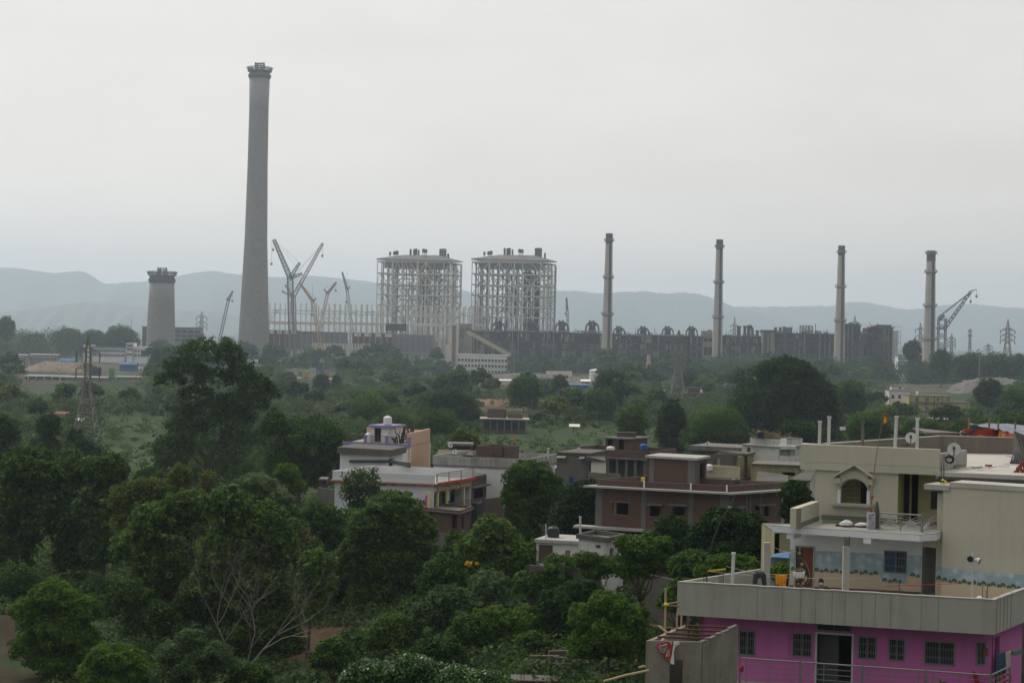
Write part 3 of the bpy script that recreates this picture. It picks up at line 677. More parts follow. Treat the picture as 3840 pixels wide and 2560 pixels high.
def hood(t, x, yt, yb, Y, s):
 """tapered flue casing with a curved duct on either flank and caps on top"""
 b = P(x, yb, Y); H = P(x, yt, Y).z-b.z; k = s*.25*Y/1750*1.0; c = Vector((b.x, Y+6, b.z-1))
 m = MB(); w0, w1 = 15*k, 11*k
 m.add([(c.x-w0, c.y-5, c.z), (c.x+w0, c.y-5, c.z), (c.x+w0, c.y+5, c.z), (c.x-w0, c.y+5, c.z), (c.x-w1, c.y-4, c.z+H*.62), (c.x+w1, c.y-4, c.z+H*.62), (c.x+w1, c.y+4, c.z+H*.62), (c.x-w1, c.y+4, c.z+H*.62)],
   [(0, 3, 2, 1), (4, 5, 6, 7), (0, 1, 5, 4), (1, 2, 6, 5), (2, 3, 7, 6), (3, 0, 4, 7)])
 h = m.build('flue_casing', SOOT, t)
 for sg in (-1, 1):
  pts = [(c.x+sg*q*k, c.y-3, c.z+H*f) for q, f in ((6, .80), (13, .82), (19, .72), (23, .5), (24.5, .25), (25, -.02))]
  m = MB(); m.tube(pts, [3.2*k]*6, 8); m.build('duct', SOOT, h)
 for i, dx in enumerate((-9, -3, 4, 10)):
  m = MB(); zz = c.z+H*(.55+(.0 if i == 3 else .0)); top = c.z+H*(1.0 if i in (0, 2) else .93 if i == 1 else .84)
  m.lathe((c.x+dx*k*1.1, c.y-2, 0), [(3.2*k, zz), (3.3*k, top-1.6), (4.2*k, top-1.2), (3.4*k, top), (.3, top+.6)], 8); m.build('cap', SOOT, h)
 m = MB(); m.box((c.x-w1*1.5, c.y-6, c.z+H*.60), (c.x+w1*1.5, c.y+5, c.z+H*.64))
 for i in range(8): X = c.x-w1*1.5+w1*3.0*i/7; m.bar((X, c.y-6, c.z+H*.62), (X, c.y-6, c.z+H*.72), .3)
 m.build('walkway', SOOT, h)
t = thing('old_power_station', 'long coal stained power station with flue hoods on its roof behind the smokestacks', 'power station', (P(2210, 1300, 1700).x, 1712, -6))
facade(t, 1768, 2252, 1243, [1246, 1282, 1308, 1338, 1368], 22, 1700, 4, .42)
facade(t, 2252, 2640, 1258, [1257, 1288, 1312, 1340, 1370], 16, 1700, 7, .48)
for x in (1869, 1990, 2107, 2221): hood(t, x, 1198, 1246, 1702, 1.0)
for x in (2322, 2413, 2505, 2595): hood(t, x, 1219, 1259, 1702, .86)
m = MB()
for x in (1770, 1900, 2030, 2150, 2330, 2470): a = P(x, 1240 if x < 2250 else 1256, 1699); m.bar(a, a+Vector((26, 0, 0)), .9)
for x in (2356, 2382, 2460, 2640): a = P(x, 1258, 1699); m.bar(a, a+Vector((0, 0, 3.8)), .5)
m.build('roof_pipe', STEELD, t)
t = thing('roof_house_block', 'pale cubic block with tank roof left of the second smokestack', 'building', (P(2660, 1300, 1695).x, 1700, -6))
m = MB(); fb(m, 2633, 1240, 2672, 1262, 1695, 12, 20); fb(m, 2636, 1263, 2700, None, 1696, 20); m.build('wall', GRIME, t)
for x, y, a, b in ((2640, 1300, 13, 30), (2658, 1300, 13, 30), (2676, 1300, 13, 30), (2642, 1268, 10, 12), (2660, 1268, 10, 12)): m = MB(); fb(m, x, y, x+a, y+b, 1695, .9); m.build('window', BLACK, t)
m = MB(); fb(m, 2656, 1236, 2668, 1240, 1697, 6, 34); m.build('roof_tank', SOOT, t)
t = thing('ruined_wing', 'ruined pale wing with black ducts on its roof, right of the second smokestack', 'building', (P(2780, 1300, 1700).x, 1710, -6))
facade(t, 2708, 2862, 1262, [1263, 1294, 1325, 1355], 9, 1700, 21, .35, 22)
for x in (2744, 2796, 2820, 2848): m = MB(); fb(m, x, 1285, x+14, 1297, 1698.6, .7); m.build('window', BLACK, t)
for x0, x1, y in ((2765, 2779, 1222), (2789, 2800, 1221), (2803, 2816, 1222), (2836, 2847, 1238)):
 m = MB(); c = P((x0+x1)/2, 1263, 1702); r_ = (x1-x0)/2*.243; z1 = P((x0+x1)/2, y, 1702).z
 m.lathe((c.x, 1706, 0), [(r_*1.5, c.z-1), (r_, c.z+3), (r_, z1-1.5), (r_*1.35, z1-1), (r_*1.35, z1), (.3, z1)], 12); m.build('duct', SOOT, t)
m = MB(); m.tube([P(2803, 1224, 1703), P(2815, 1222, 1703), P(2821, 1232, 1703), P(2822, 1262, 1703)], 1.3); m.build('bent_duct', SOOT, t)
m = MB(); fb(m, 2712, 1256, 2745, 1264, 1702, 12, 33); m.build('roof_clutter', GRIME, t)
t = thing('stair_block', 'tall grey stair block with vertical pale ribs, between ruined wing and dark boiler blocks', 'tower', (P(2882, 1300, 1690).x, 1698, -6))
m = MB(); fb(m, 2861, 1239, 2904, None, 1690, 16); m.build('wall', GRIME, t)
m = MB(); fb(m, 2859, 1237, 2906, 1246, 1689, 18, 36); fb(m, 2864, 1246, 2878, None, 1689.4, .5); fb(m, 2884, 1246, 2890, None, 1689.4, .5); m.build('dark_ribs', SOOT, t)
t = thing('boiler_block', 'long low soot black boiler block with frames on its roof, left of the third smokestack', 'building', (P(3020, 1300, 1700).x, 1715, -6), 'soot black boiler blocks')
facade(t, 2904, 3132, 1250, [1251, 1275, 1300, 1328, 1352], 12, 1700, 31, .93, 40)
m = MB()
for x in (3000, 3011, 3022, 3034, 3046): m.bar(P(x, 1250, 1702), P(x, 1222, 1702), .9)
for y in (1222, 1230, 1238): m.bar(P(3000, y, 1702), P(3046, y, 1702), .8)
for x in (2908, 2926, 2940, 2952, 2964): m.lathe(P(x, 1252, 1705), [(1.6, 0), (1.3, 5), (1.3, 4+rnd.random()*3), (2, 6)], 8)
m.bar(P(3058, 1250, 1702), P(3058, 1213, 1702), .6); m.build('roof_frames', SOOT, t)
m = MB(); fb(m, 3023, 1238, 3050, 1248, 1701, 8, 36); fb(m, 3062, 1240, 3080, 1249, 1701, 8, 36); m.build('roof_cabin', GRIME, t)
for (x0, x1, yt, roof, lab, cols) in ((3167, 3226, 1222, (3168, 3221, 1213), 'tall soot black boiler house with a flat cap roof, just right of the third smokestack', None), (3226, 3256, 1253, None, 'low dark link block between the two tall soot black boiler houses', None), (3256, 3350, 1228, (3290, 3344, 1217), 'widest tall soot black boiler house with sloping roof edge, left of the lattice bay', 1)):
 t = thing('boiler_house', lab, 'building', (P((x0+x1)/2, 1300, 1705).x, 1718, -6), 'soot black boiler blocks')
 facade(t, x0, x1, yt, [yt, yt+26, yt+52, yt+78, yt+108], max(3, (x1-x0)//14), 1705, x0, .9, 26)
 if roof:
  m = MB(); fb(m, roof[0]+4, roof[2]+3, roof[1]-4, yt+1, 1707, 20, P(x0, yt, 1705).z-1); m.build('penthouse', DARK, t)
  m = MB(); fb(m, roof[0], roof[2], roof[1], roof[2]+3, 1704, 26); mb_ = m; m.v = []; m.f = []; m.m = []
  a = P(roof[0], roof[2], 1704); b = P(roof[1], roof[2], 1704); m.box((a.x, 1704, a.z-1), (b.x, 1730, a.z)); m.build('roof', SOOT, t)
 if cols:
  m = MB(); a = P(3254, 1232, 1703); b = P(3292, 1218, 1703); m.obox(a, (b.x-a.x, 0, b.z-a.z), (0, 24, 0), (0, 0, .8)); m.build('sloping_roof', GRIME, t)
  m = MB(); fb(m, 3304, 1258, 3332, 1282, 1703.2, .9); m.build('rusty_panel', mat('rusty_wall', (.17, .12, .10), (.1, .08, .07), scale=.1, bump=0), t)
t = thing('lattice_bay', 'pale open lattice bay at the right end of the soot black boiler houses', 'steelwork', (P(3364, 1300, 1700).x, 1708, -6))
m = MB(); X0, X1 = P(3350, 1240, 1700).x, P(3378, 1240, 1700).x; zt = P(3364, 1240, 1700).z
for i in range(4):
 X = X0+(X1-X0)*i/3
 for yy in (1700, 1716): m.bar((X, yy, -6.5), (X, yy, zt), .7)
for k in range(9):
 z = -6+(zt+6)*k/8
 for yy in (1700, 1716): m.bar((X0, yy, z), (X1, yy, z), .6)
 if k < 8: m.bar((X0, 1700, z), (X0+(X1-X0)*.6, 1700, z+4), .4)
m.build('lattice', STEEL, t); m = MB(); m.box((X0, 1717, 8), (X1, 1718, zt)); m.build('back_cladding', GRIME, t)
# ---- offices
GREYR = mat('grey_asbestos_roof', (.24, .23, .22), (.16, .15, .145), scale=.2, streak=.2, bump=0)
def office(label, x0, x1, ytop, rows, Y, n, name='office_building', wallm=None, band=None, depth=14, cat='building', group=None):
 """rows: list of (y0, y1) window strips in pixels; the wall is built around them"""
 wallm = wallm or WHITE
 t = thing(name, label, cat, (P((x0+x1)/2, ytop, Y).x, Y+depth/2, -6), group)
 A = P(x0, ytop, Y); B = P(x1, ytop, Y); F = Face(A, B); zt = F.uz((x0+x1)/2, ytop)[1]; g = float(gz(A.x, Y))-.5
 hs = []
 for (ya, yb) in rows:
  z1, z0 = F.uz((x0+x1)/2, ya)[1], F.uz((x0+x1)/2, yb)[1]
  for i in range(n):
   a = F.len*(i+.12)/n; hs.append((a, z0, a+F.len*.76/n, z1))
 m = MB(); F.wall(m, 0, F.len, g, zt, hs, .4)
 d = F.d; nn = -F.n
 m.obox(F.pt(0, g), nn*depth, d*.4, (0, 0, zt-g)); m.obox(F.pt(F.len-.4, g), nn*depth, d*.4, (0, 0, zt-g)); m.obox(F.pt(0, g, -depth), d*F.len, nn*.3, (0, 0, zt-g))
 m.build('wall', wallm, t)
 m = MB(); m.obox(F.pt(-.5, zt+.02, .6), d*(F.len+1), nn*(depth+1.2), (0, 0, .7)); m.build('roof', band or wallm, t)
 for (ya, yb) in rows:
  z0 = F.uz((x0+x1)/2, yb)[1]; m = MB(); m.obox(F.pt(-.2, z0-.35, .5), d*(F.len+.4), nn*.48, (0, 0, .35)); m.build('sill_band', band or wallm, t)
 for h in hs:
  m = MB(); F.ubox(m, h[0], h[1], h[2], h[3], -.38, -.3); m.build('window', GLASSD, t)
 return t, F, zt
office('white three storey office with ribbon windows below the inclined conveyor', 1716, 1904, 1332, [(1346, 1356), (1367, 1377), (1388, 1395)], 1517, 15)
office('blue and white striped office block left of the rightmost smokestack', 3369, 3406, 1334, [(1340, 1346), (1353, 1359), (1366, 1372), (1379, 1385), (1392, 1398)], 1540, 5, band=BLUED)
office('white three storey block with ribbon windows below the short wide chimney', 473, 557, 1302, [(1311, 1320), (1328, 1337)], 1560, 8)
office('small white stair tower with square windows attached left of the ribbon window block', 474, 500, 1289, [(1293, 1300), (1306, 1313), (1325, 1332)], 1558.5, 1, name='stair_tower_block')
office('long white two storey building with blue roof behind the left pylon', 345, 470, 1304, [(1309, 1317), (1326, 1333)], 1570, 14, band=BLUED)
office('white end block beside the blue roofed building behind the left pylon', 313, 344, 1297, [(1302, 1308)], 1568, 1, name='end_block')
office('low white site office with small square windows, right of the tall leafy tree top', 926, 1049, 1353, [(1359, 1365)], 1500, 9)
office('grey panelled building with dark roof edge just right of the short wide chimney', 654, 752, 1230, [(1240, 1246), (1256, 1262), (1272, 1278)], 1900, 4, wallm=CLADG, band=SOOT, name='panelled_building')
office('dark maroon block peeking out left of the short wide chimney', 534, 552, 1226, [(1290, 1296)], 1900, 2, wallm=CLADR, name='maroon_block')
office('long low white shed on the left slope above the earth mound', 115, 209, 1331, [(1336, 1341)] and [(1333, 1336)], 1330, 4, name='low_shed', depth=9, wallm=GREYR, band=WHITE)
office('short white shed at the far left slope', 38, 92, 1332, [(1334, 1337)], 1350, 3, name='low_shed', depth=9, wallm=GREYR, band=WHITE)
# ---- cranes
def crane(label, base, mast, jib, backs, hooks, Y, m_, w_=3.2, seg=10, t_=.45, bw=None):
 b = P(*base, Y); g = float(gz(b.x, Y)); t = thing('lattice_crane', label, 'crane', (b.x, Y, g), 'lattice cranes over the building site')
 mt, jt = P(*mast, Y), P(*jib, Y-4)
 m = MB(); lattice(m, (b.x, Y, max(g, b.z)), mt, bw or w_, w_, seg, t_); m.build('mast', m_, t)
 m = MB(); lattice(m, mt, jt, w_*.9, w_*.5, seg, t_); m.build('jib', m_, t)
 for (x, y) in backs:
  q = P(x, y, Y); m = MB(); lattice(m, mt, q, w_*.6, w_*.35, 5, t_*.9); m.build('back_strut', m_, t)
  m = MB(); m.bar(q, jt, .16); m.build('pendant_cable', STEELD, t)
 for (x, y) in hooks:
  q = P(x, y, Y-4); m = MB(); m.bar((q.x, q.y, jt.z), q, .18); m.lathe((q.x, q.y, q.z-2.4), [(.3, 0), (1.1, .8), (1.0, 2.2), (.2, 2.6)], 8); m.build('hook_block', STEELD, t)
 if base[1] > 1300 or True:
  m = MB(); m.box((b.x-4.5, Y-3.5, g-.3), (b.x+5.5, Y+3.5, g+1.6)); m.box((b.x-3, Y-2.5, g+1.6), (b.x+6, Y+2.5, g+4.6)); m.build('crawler_base', m_, t)
 return t
crane('largest grey luffing crane with its jib leaning left toward the tall chimney', (1096, 1370), (1088, 1042), (1027, 898), [(1124, 985), (1134, 1026)], [(1024, 932), (1018, 985)], 1690, CRG, 4.6, 20, .55)
crane('pale red crane with its jib leaning right, behind the largest grey crane', (1108, 1370), (1100, 1112), (1211, 912), [(1056, 1092), (1069, 1068)], [(1209, 955)], 1705, REDW, 3.4, 16, .38)
crane('slender orange crane with its jib folded left over the clad hall', (1215, 1385), (1173, 1130), (1126, 1064), [(1185, 1118)], [(1170, 1175)], 1640, ORANGE, 2.4, 18, .34)
crane('small red lattice crane leaning right beyond the steel hall frames', (1188, 1300), (1228, 1101), (1261, 1058), [(1215, 1083)], [(1259, 1085)], 1780, REDW, 2.4, 12, .34)
crane('small green grey crane leaning left beyond the steel hall frames', (1330, 1300), (1301, 1084), (1283, 1020), [(1312, 1076)], [(1299, 1128)], 1790, CRG, 2.2, 14, .32)
crane('slim crane leaning right between the two concrete chimneys', (818, 1300), (856, 1126), (873, 1091), [(850, 1118)], [(871, 1124)], 1900, CRG, 2.4, 12, .32)
crane('tiny dark crane standing right of the right boiler frame', (2133, 1290), (2127, 1160), (2124, 1116), [(2123, 1152)], [(2121, 1172)], 1850, STEELD, 2, 12, .4)
t = thing('tower_crane', 'grey tower crane with raised jib right of the rightmost smokestack', 'crane', (P(3530, 1340, 1600).x, 1600, -6), 'lattice cranes over the building site')
m = MB(); lattice(m, (t.location.x, 1600, -6), P(3533, 1192, 1600), 6.2, 6.2, 14, .6); m.build('mast', CRG, t)
m = MB(); lattice(m, P(3533, 1192, 1600), P(3525, 1183, 1600), 5, 2, 2, .8); m.bar(P(3509, 1230, 1600), P(3533, 1232, 1600), 1.2); m.build('counter_jib', CRG, t)
m = MB(); lattice(m, P(3540, 1234, 1600), P(3641, 1093, 1600), 2.6, 1.8, 20, .36); m.build('jib', CRG, t)
m = MB(); lattice(m, P(3535, 1177, 1600), P(3637, 1098, 1600), 1.0, .8, 12, .3); m.build('jib_stay', CRG, t)
m = MB(); m.bar(P(3641, 1093, 1600), P(3662, 1085, 1600), .7); m.bar(P(3640, 1089, 1600), P(3662, 1085, 1600), .3); m.build('fly_jib', CRG, t)
for x, ya, y in ((3640, 1095, 1128), (3662, 1086, 1108)):
 m = MB(); q = P(x, y, 1600); m.bar(P(x, ya, 1600), q, .2); m.lathe((q.x, q.y, q.z-2), [(.2, 0), (1., .6), (.8, 2.4), (.2, 2.8)], 8); m.build('hook_block', CRG, t)
# ---- pylons
def pylon(label, xt, yt, ybase, hw_base, arms, arm_hw, Y, m_, t_=.22, ins=4.0, seg=9, peak=True):
 """arms: pixel rows of the cross arms"""
 top = P(xt, yt, Y); b = P(xt-(ybase-yt)*sr, ybase, Y); g = float(gz(b.x, Y)) if ybase is None or True else b.z
 t = thing('pylon', label, 'pylon', (b.x, Y, g), 'power line pylons')
 za = [P(xt, y, Y).z for y in arms]; s = Y/FPX
 wb, wt = hw_base*2*s, max(.9, arm_hw*.36*s); c = Vector((b.x, Y, g)); zlow = za[-1]
 m = MB(); wl = wt*1.35
 lattice(m, c, (b.x, Y, zlow), wb, wl, seg, t_*1.3); lattice(m, (b.x, Y, zlow), (b.x, Y, za[0]+1), wl, wt, 6, t_); lattice(m, (b.x, Y, za[0]+1), (b.x, Y, top.z), wt, .3, 3, t_); m.build('lattice_tower', m_, t)
 for k, z in enumerate(za):
  for sg in (-1, 1):
   e = Vector((b.x+sg*arm_hw*s, Y, z)); m = MB(); hh = arm_hw*.2*s
   for yy in (-wt/2, wt/2):
    m.bar((b.x+sg*wt/2, Y+yy, z), e, t_); m.bar((b.x+sg*wt/2, Y+yy, z+hh*2.2), e+Vector((0, 0, .2)), t_)
    for q in range(3): f = (q+.7)/3.6; a_ = Vector((b.x+sg*wt/2, Y+yy, z)).lerp(e, f); m.bar(a_, a_+Vector((0, 0, hh*2.2*(1-f))), t_*.7)
   pa = m.build('cross_arm', m_, t)
   m = MB(); m.tube([e, e-Vector((0, 0, ins))], t_*.9, 5); m.build('insulator', SOOT, pa)
 return t, [Vector((b.x+sg*arm_hw*s, Y, z-ins)) for z in za for sg in (-1, 1)]
PYM = mat('pylon_steel', (.21, .20, .18), (.14, .13, .115), scale=.3, bump=0)
pylon('nearest rusty lattice pylon standing in the green field at the left', 332, 1256, 1648, 44, (1322, 1384, 1447), 44, 450, PYM, .17, 2.3, 8)
pylon('dark lattice pylon rising in front of the second smokestack row, centre right', 2546, 1239, 1500, 30, (1277, 1331, 1378), 37, 880, PYM, .42, 5.5, 9)
pylon('largest pale pylon near the right edge of the photo', 3780, 1197, 1350, 24, (1240, 1260, 1278), 27, 1750, STEELD, .5, 3, 8)
pylon('medium pale pylon right of the tower crane mast', 3569, 1250, 1352, 12, (1270, 1284, 1296), 14, 1900, STEELD, .5, 3, 7)
pylon('narrow single mast pylon halfway between the tower crane and the largest pale pylon', 3638, 1232, 1335, 8, (1240, 1256), 7, 2000, STEELD, .5, 2, 8)
pylon('smallest pale pylon left of the largest pale pylon', 3706, 1287, 1350, 10, (1300, 1312), 16, 2300, STEELD, .5, 2, 5)
pylon('pale pylon half hidden behind the rightmost smokestack', 3452, 1210, 1330, 17, (1236, 1262, 1284), 18, 2000, STEELD, .5, 4, 8)
pylon('pale pylon rising behind the ruined wing', 2755, 1188, 1300, 15, (1222, 1240), 16, 2000, STEELD, .4, 2, 7)
pylon('faint pale pylon between the two concrete chimneys', 757, 1168, 1290, 12, (1190, 1212, 1228), 20, 2300, STEELD, .5, 4, 8)
pylon('faint pylon head showing above the dark boiler houses', 3206, 1184, 1290, 14, (1214, 1226), 22, 2100, STEELD, .5, 2, 8)
# ---- brick kiln chimney
t = thing('kiln_chimney', 'small tapered brick kiln chimney with a black tip, in front of the old power station', 'chimney', (P(2431, 1420, 1400).x, 1400, -6.3))
m = MB(); zt = P(2435, 1316, 1400).z; m.lathe((t.location.x, 1400, 0), [(2.6, -6.5), (2.3, -4), (1.15, zt-3), (1.15, zt-2.9)], 20); m.build('shaft', brick('kiln_brick', (.46, .35, .29), (.38, .30, .25), (.45, .4, .36)), t)
m = MB(); m.lathe((t.location.x, 1400, 0), [(1.18, zt-2.9), (1.35, zt-2.4), (1.35, zt-1.6), (1.0, zt-1.5), (1.0, zt), (.3, zt)], 20); m.build('tip', SOOT, t)
# ---- silos, tanks, sheds and vehicles on the far ground
GREENP = mat('green_tank_paint', (.13, .27, .14), (.1, .2, .1), scale=.3, bump=0); YELP = mat('yellow_paint', (.42, .30, .06), (.3, .2, .05), scale=.3, bump=0)
BLUT = mat('blue_tarpaulin', (.06, .15, .30), (.05, .12, .22), scale=.4, bump=0); GREYR = mat('grey_asbestos_roof', (.24, .23, .22), (.16, .15, .145), scale=.2, streak=.2, bump=0)
def silo(label, x0, x1, yt, yb, Y, m_, cone=True):
 c = P((x0+x1)/2, yb, Y); r = (x1-x0)/2*Y/FPX; zt, zb = P((x0+x1)/2, yt, Y).z, float(gz(c.x, Y)); 
 t = thing('silo', label, 'silo', (c.x, Y, zb)); z0 = zb+(zt-zb)*.28
 m = MB(); m.lathe((c.x, Y, 0), [(r*.25, z0-(zt-zb)*.15), (r, z0), (r, zt-r*.3), (r*.3, zt), (.1, zt+.1)], 20); m.build('drum', m_, t, smooth=False)
 for i in range(4):
  a = .785+i*1.57; m = MB(); m.bar((c.x+math.cos(a)*r*.9, Y+math.sin(a)*r*.9, zb-.3), (c.x+math.cos(a)*r*.9, Y+math.sin(a)*r*.9, z0+.3), .35); m.build('leg', m_, t)
 m = MB(); [m.lathe((c.x, Y, z0+(zt-r*.3-z0)*k/3), [(r+.08, 0), (r+.08, .25)], 20, cap=False) for k in range(4)]; m.build('hoops', m_, t)
silo('pale green silo right of the left pylon', 407, 428, 1380, 1452, 960, GREENP)
silo('dark tank behind the left pylon', 342, 379, 1373, 1432, 1010, mat('dark_tank', (.05, .065, .08), (.04, .05, .06), bump=0))
silo('pale green silo left of the yellow silo below the orange crane', 1116, 1133, 1391, 1440, 1120, GREENP)
silo('yellow silo below the orange crane', 1137, 1158, 1391, 1442, 1118, YELP)
silo('short green silo with blue poles below the orange crane', 1197, 1216, 1384, 1424, 1150, GREENP)
silo('rusty silo beside the blue poles below the orange crane', 1218, 1236, 1386, 1420, 1145, mat('rusty_tank', (.3, .2, .15), (.2, .14, .1), bump=0))
t = thing('pole_stand', 'pair of blue poles with a platform below the orange crane', 'frame', (P(1207, 1420, 1148).x, 1149, -6)); m = MB()
for x in (1190, 1223): m.bar((P(x, 1420, 1148).x, 1148, -6.3), P(x, 1338, 1148), .7)
m.build('pole', BLUED, t); m = MB(); m.bar(P(1186, 1382, 1148), P(1240, 1383, 1148), .8); m.bar(P(1186, 1388, 1148), P(1250, 1389, 1148), .5); m.build('platform', BLUED, t)
def shed(label, x0, x1, yr, ye, Y, rm, wm, depth=12, name='shed', posts=0):
 """low shed: roof from the ridge row yr to the eave row ye"""
 A = P(x0, ye, Y); B = P(x1, ye, Y); g = float(gz(A.x, Y))-.3; ze = A.z; zr = P(x0, yr, Y+depth).z; zr = max(zr, ze+.5)
 t = thing(name, label, 'shed', ((A.x+B.x)/2, Y+depth/2, g)); ze = max(ze, g+2.2); zr = max(zr, ze+.6)
 m = MB(); m.box((A.x+.3, Y+.4, g), (B.x-.3, Y+depth-.4, ze)); m.build('wall', wm, t)
 m = MB(); m.add([(A.x-.4, Y-.5, ze), (B.x+.4, Y-.5, ze), (B.x+.4, Y+depth*.5, zr), (A.x-.4, Y+depth*.5, zr), (B.x+.4, Y+depth+.4, ze), (A.x-.4, Y+depth+.4, ze), (A.x-.4, Y-.5, ze-.15), (B.x+.4, Y-.5, ze-.15)], [(0, 1, 2, 3), (3, 2, 4, 5), (6, 7, 1, 0), (1, 4, 2), (0, 3, 5)]); m.build('roof', rm, t)
 for i in range(posts): m = MB(); X = A.x+(B.x-A.x)*(i+.5)/posts; m.box((X-.15, Y-.3, g), (X+.15, Y, ze)); m.build('post', WHITE, t)
 return t
shed('long grey roofed open shed with white posts, left of the left pylon', 90, 240, 1424, 1450, 990, GREYR, SOOT, 26, posts=5)
shed('second grey roof adjoining the open shed beside the left pylon', 245, 400, 1434, 1462, 960, GREYR, GRIME, 20)
shed('long thin pale roofed shed under the blue tent', 434, 539, 1437, 1447, 1010, GREYR, GRIME, 12)
shed('pale roofed shed with yellow base below the yellow silo', 1085, 1125, 1440, 1452, 1080, GREYR, YELP, 10)
shed('pale roofed shed right of the tall silhouetted conifer', 1230, 1262, 1436, 1452, 1080, LIGHTC, YELP, 10)
shed('white roofed shed in front of the grey rubble heap, centre', 1850, 1915, 1436, 1446, 1150, WHITE, WHITE, 12)
shed('blue and white roofed shed before the rubble heap, left of the storage tank', 2045, 2115, 1440, 1452, 1110, WHITE, BLUED, 14)
shed('blue roofed shed left of the kiln chimney behind trees', 2130, 2208, 1438, 1452, 1060, BLUT, BLUED, 16)
shed('low white roofed shed next to the white storage tank', 2180, 2215, 1421, 1432, 1180, WHITE, GRIME, 12)
shed('tiny grey hut with pale roof on the scrub field', 2140, 2170, 1590, 1598, 520, LIGHTC, GRIME, 4)
shed('small white hut with red roof behind the left pylon', 205, 247, 1546, 1562, 560, RUST, WHITE, 6)
shed('tiny white hut between the legs of the left pylon', 284, 309, 1583, 1592, 520, WHITE, WHITE, 4)
shed('tin roofed low building behind the yellow apartment block foot', 3500, 3552, 1560, 1570, 620, mat('tin', (.34, .36, .38), (.3, .2, .17), scale=.4, bump=0), RUST, 8)
t = thing('tent', 'bright blue tent on the left slope', 'tent', (P(507, 1437, 1020).x, 1023, -6.2)); m = MB(); a, b, c = P(495, 1436, 1020), P(519, 1437, 1020), P(507, 1423, 1023)
m.add([a, b, (b.x, 1027, b.z), (a.x, 1027, a.z), c, (a.x, a.y, -6.5), (b.x, b.y, -6.5), (b.x, 1027, -6.5), (a.x, 1027, -6.5)], [(0, 1, 4), (1, 2, 4), (2, 3, 4), (3, 0, 4), (5, 6, 1, 0), (6, 7, 2, 1), (7, 8, 3, 2), (8, 5, 0, 3)]); m.build('canopy', BLUT, t)
shed('blue tarpaulin covered stack left of the left pylon top', 224, 282, 1342, 1353, 1300, BLUT, BLUT, 8, name='covered_stack')
shed('blue tarpaulin covered stack behind the white bus', 446, 512, 1356, 1366, 1270, BLUT, BLUT, 8, name='covered_stack')
def truck(label, x0, x1, yt, yb, Y, bus):
 a, b = P(x0, yb, Y), P(x1, yt, Y); g = float(gz(a.x, Y)); H = max(2.6, b.z-a.z); Lx = b.x-a.x; t = thing('bus' if bus else 'truck', label, 'bus' if bus else 'truck', ((a.x+b.x)/2, Y+1.2, g))
 m = MB(); m.box((a.x, Y, g+.7), (b.x if bus else b.x-Lx*.32, Y+2.4, g+H)); m.build('body', WHITE, t)
 if not bus: m = MB(); m.box((b.x-Lx*.28, Y, g+.6), (b.x, Y+2.4, g+H*.85)); m.build('cab', WHITE, t)
 n = 6 if bus else 1
 for i in range(n):
  m = MB(); X = a.x+Lx*(.06+.15*i) if bus else b.x-Lx*.24; m.box((X, Y-.05, g+H*.52), (X+(Lx*.1 if bus else Lx*.18), Y-.002, g+H*.78)); m.build('window', GLASSD, t)
 for f in (.18, .8):
  m = MB(); c = Vector((a.x+Lx*f, Y-.08, g+.48)); m.tube([c, c+Vector((0, .35, 0))], .5, 12); m.build('wheel', BLACK, t)
truck('white bus parked on the dirt below the ribbon window block', 464, 500, 1360, 1375, 1290, True)
truck('white lorry right of the white bus', 514, 532, 1358, 1368, 1300, False)
truck('white lorry at the foot of the left end block, beside the pylon', 286, 303, 1347, 1358, 1340, False)
t = thing('storage_tank', 'white cylindrical storage tank behind the bushy dark tree, left of the kiln chimney', 'tank', (P(2232, 1430, 1250).x, 1254, -6))
m = MB(); r_ = 22*1250/FPX; m.lathe((t.location.x, 1254, 0), [(r_, -6.5), (r_, P(2232, 1388, 1250).z), (r_*.5, P(2232, 1387, 1250).z+.4), (.2, P(2232, 1387, 1250).z+.6)], 26); m.build('drum', WHITE, t)
m = MB(); [m.lathe((t.location.x, 1254, P(2232, y, 1250).z), [(r_+.1, 0), (r_+.1, .3)], 26, cap=False) for y in (1396, 1408)]; m.build('hoops', GRIME, t)
for lab, x0, x1, y0 in (('broken white boundary wall beside the rubble heap, centre', 2048, 2146, 1390), ('long pale wall at the foot of the white office', 1560, 1760, 1399), ('low pale wall at the foot of the dark boiler houses', 2700, 3100, 1412)):
 t = thing('boundary_wall', lab, 'wall', (P((x0+x1)/2, y0, 1450).x, 1450, -6)); m = MB(); X0, X1 = P(x0, y0, 1450).x, P(x1, y0, 1450).x; zt = P((x0+x1)/2, y0, 1450).z; r_ = random.Random(x0)
 k = int((X1-X0)/5)
 for i in range(k):
  if r_.random() < .85: m.box((X0+(X1-X0)*i/k, 1450, -6.5), (X0+(X1-X0)*(i+1)/k-.05, 1450.4, min(zt, -2.2)+r_.uniform(-.4, .3)))
 m.build('panels', LIGHTC, t)
t = thing('water_tank', 'orange water tank on a stand among the trees left of the centre pylon', 'water tank', (P(2486, 1475, 900).x, 900, -6)); q = P(2486, 1466, 900)
m = MB(); m.tube([q-Vector((1.2, 0, 0)), q+Vector((1.2, 0, 0))], [.75, .75], 14); m.build('drum', ORANGE, t); m = MB(); [m.bar((q.x+a, 900, -6.3), (q.x+a, 900, q.z-.5), .2) for a in (-1, 1)]; m.build('stand', STEELD, t)
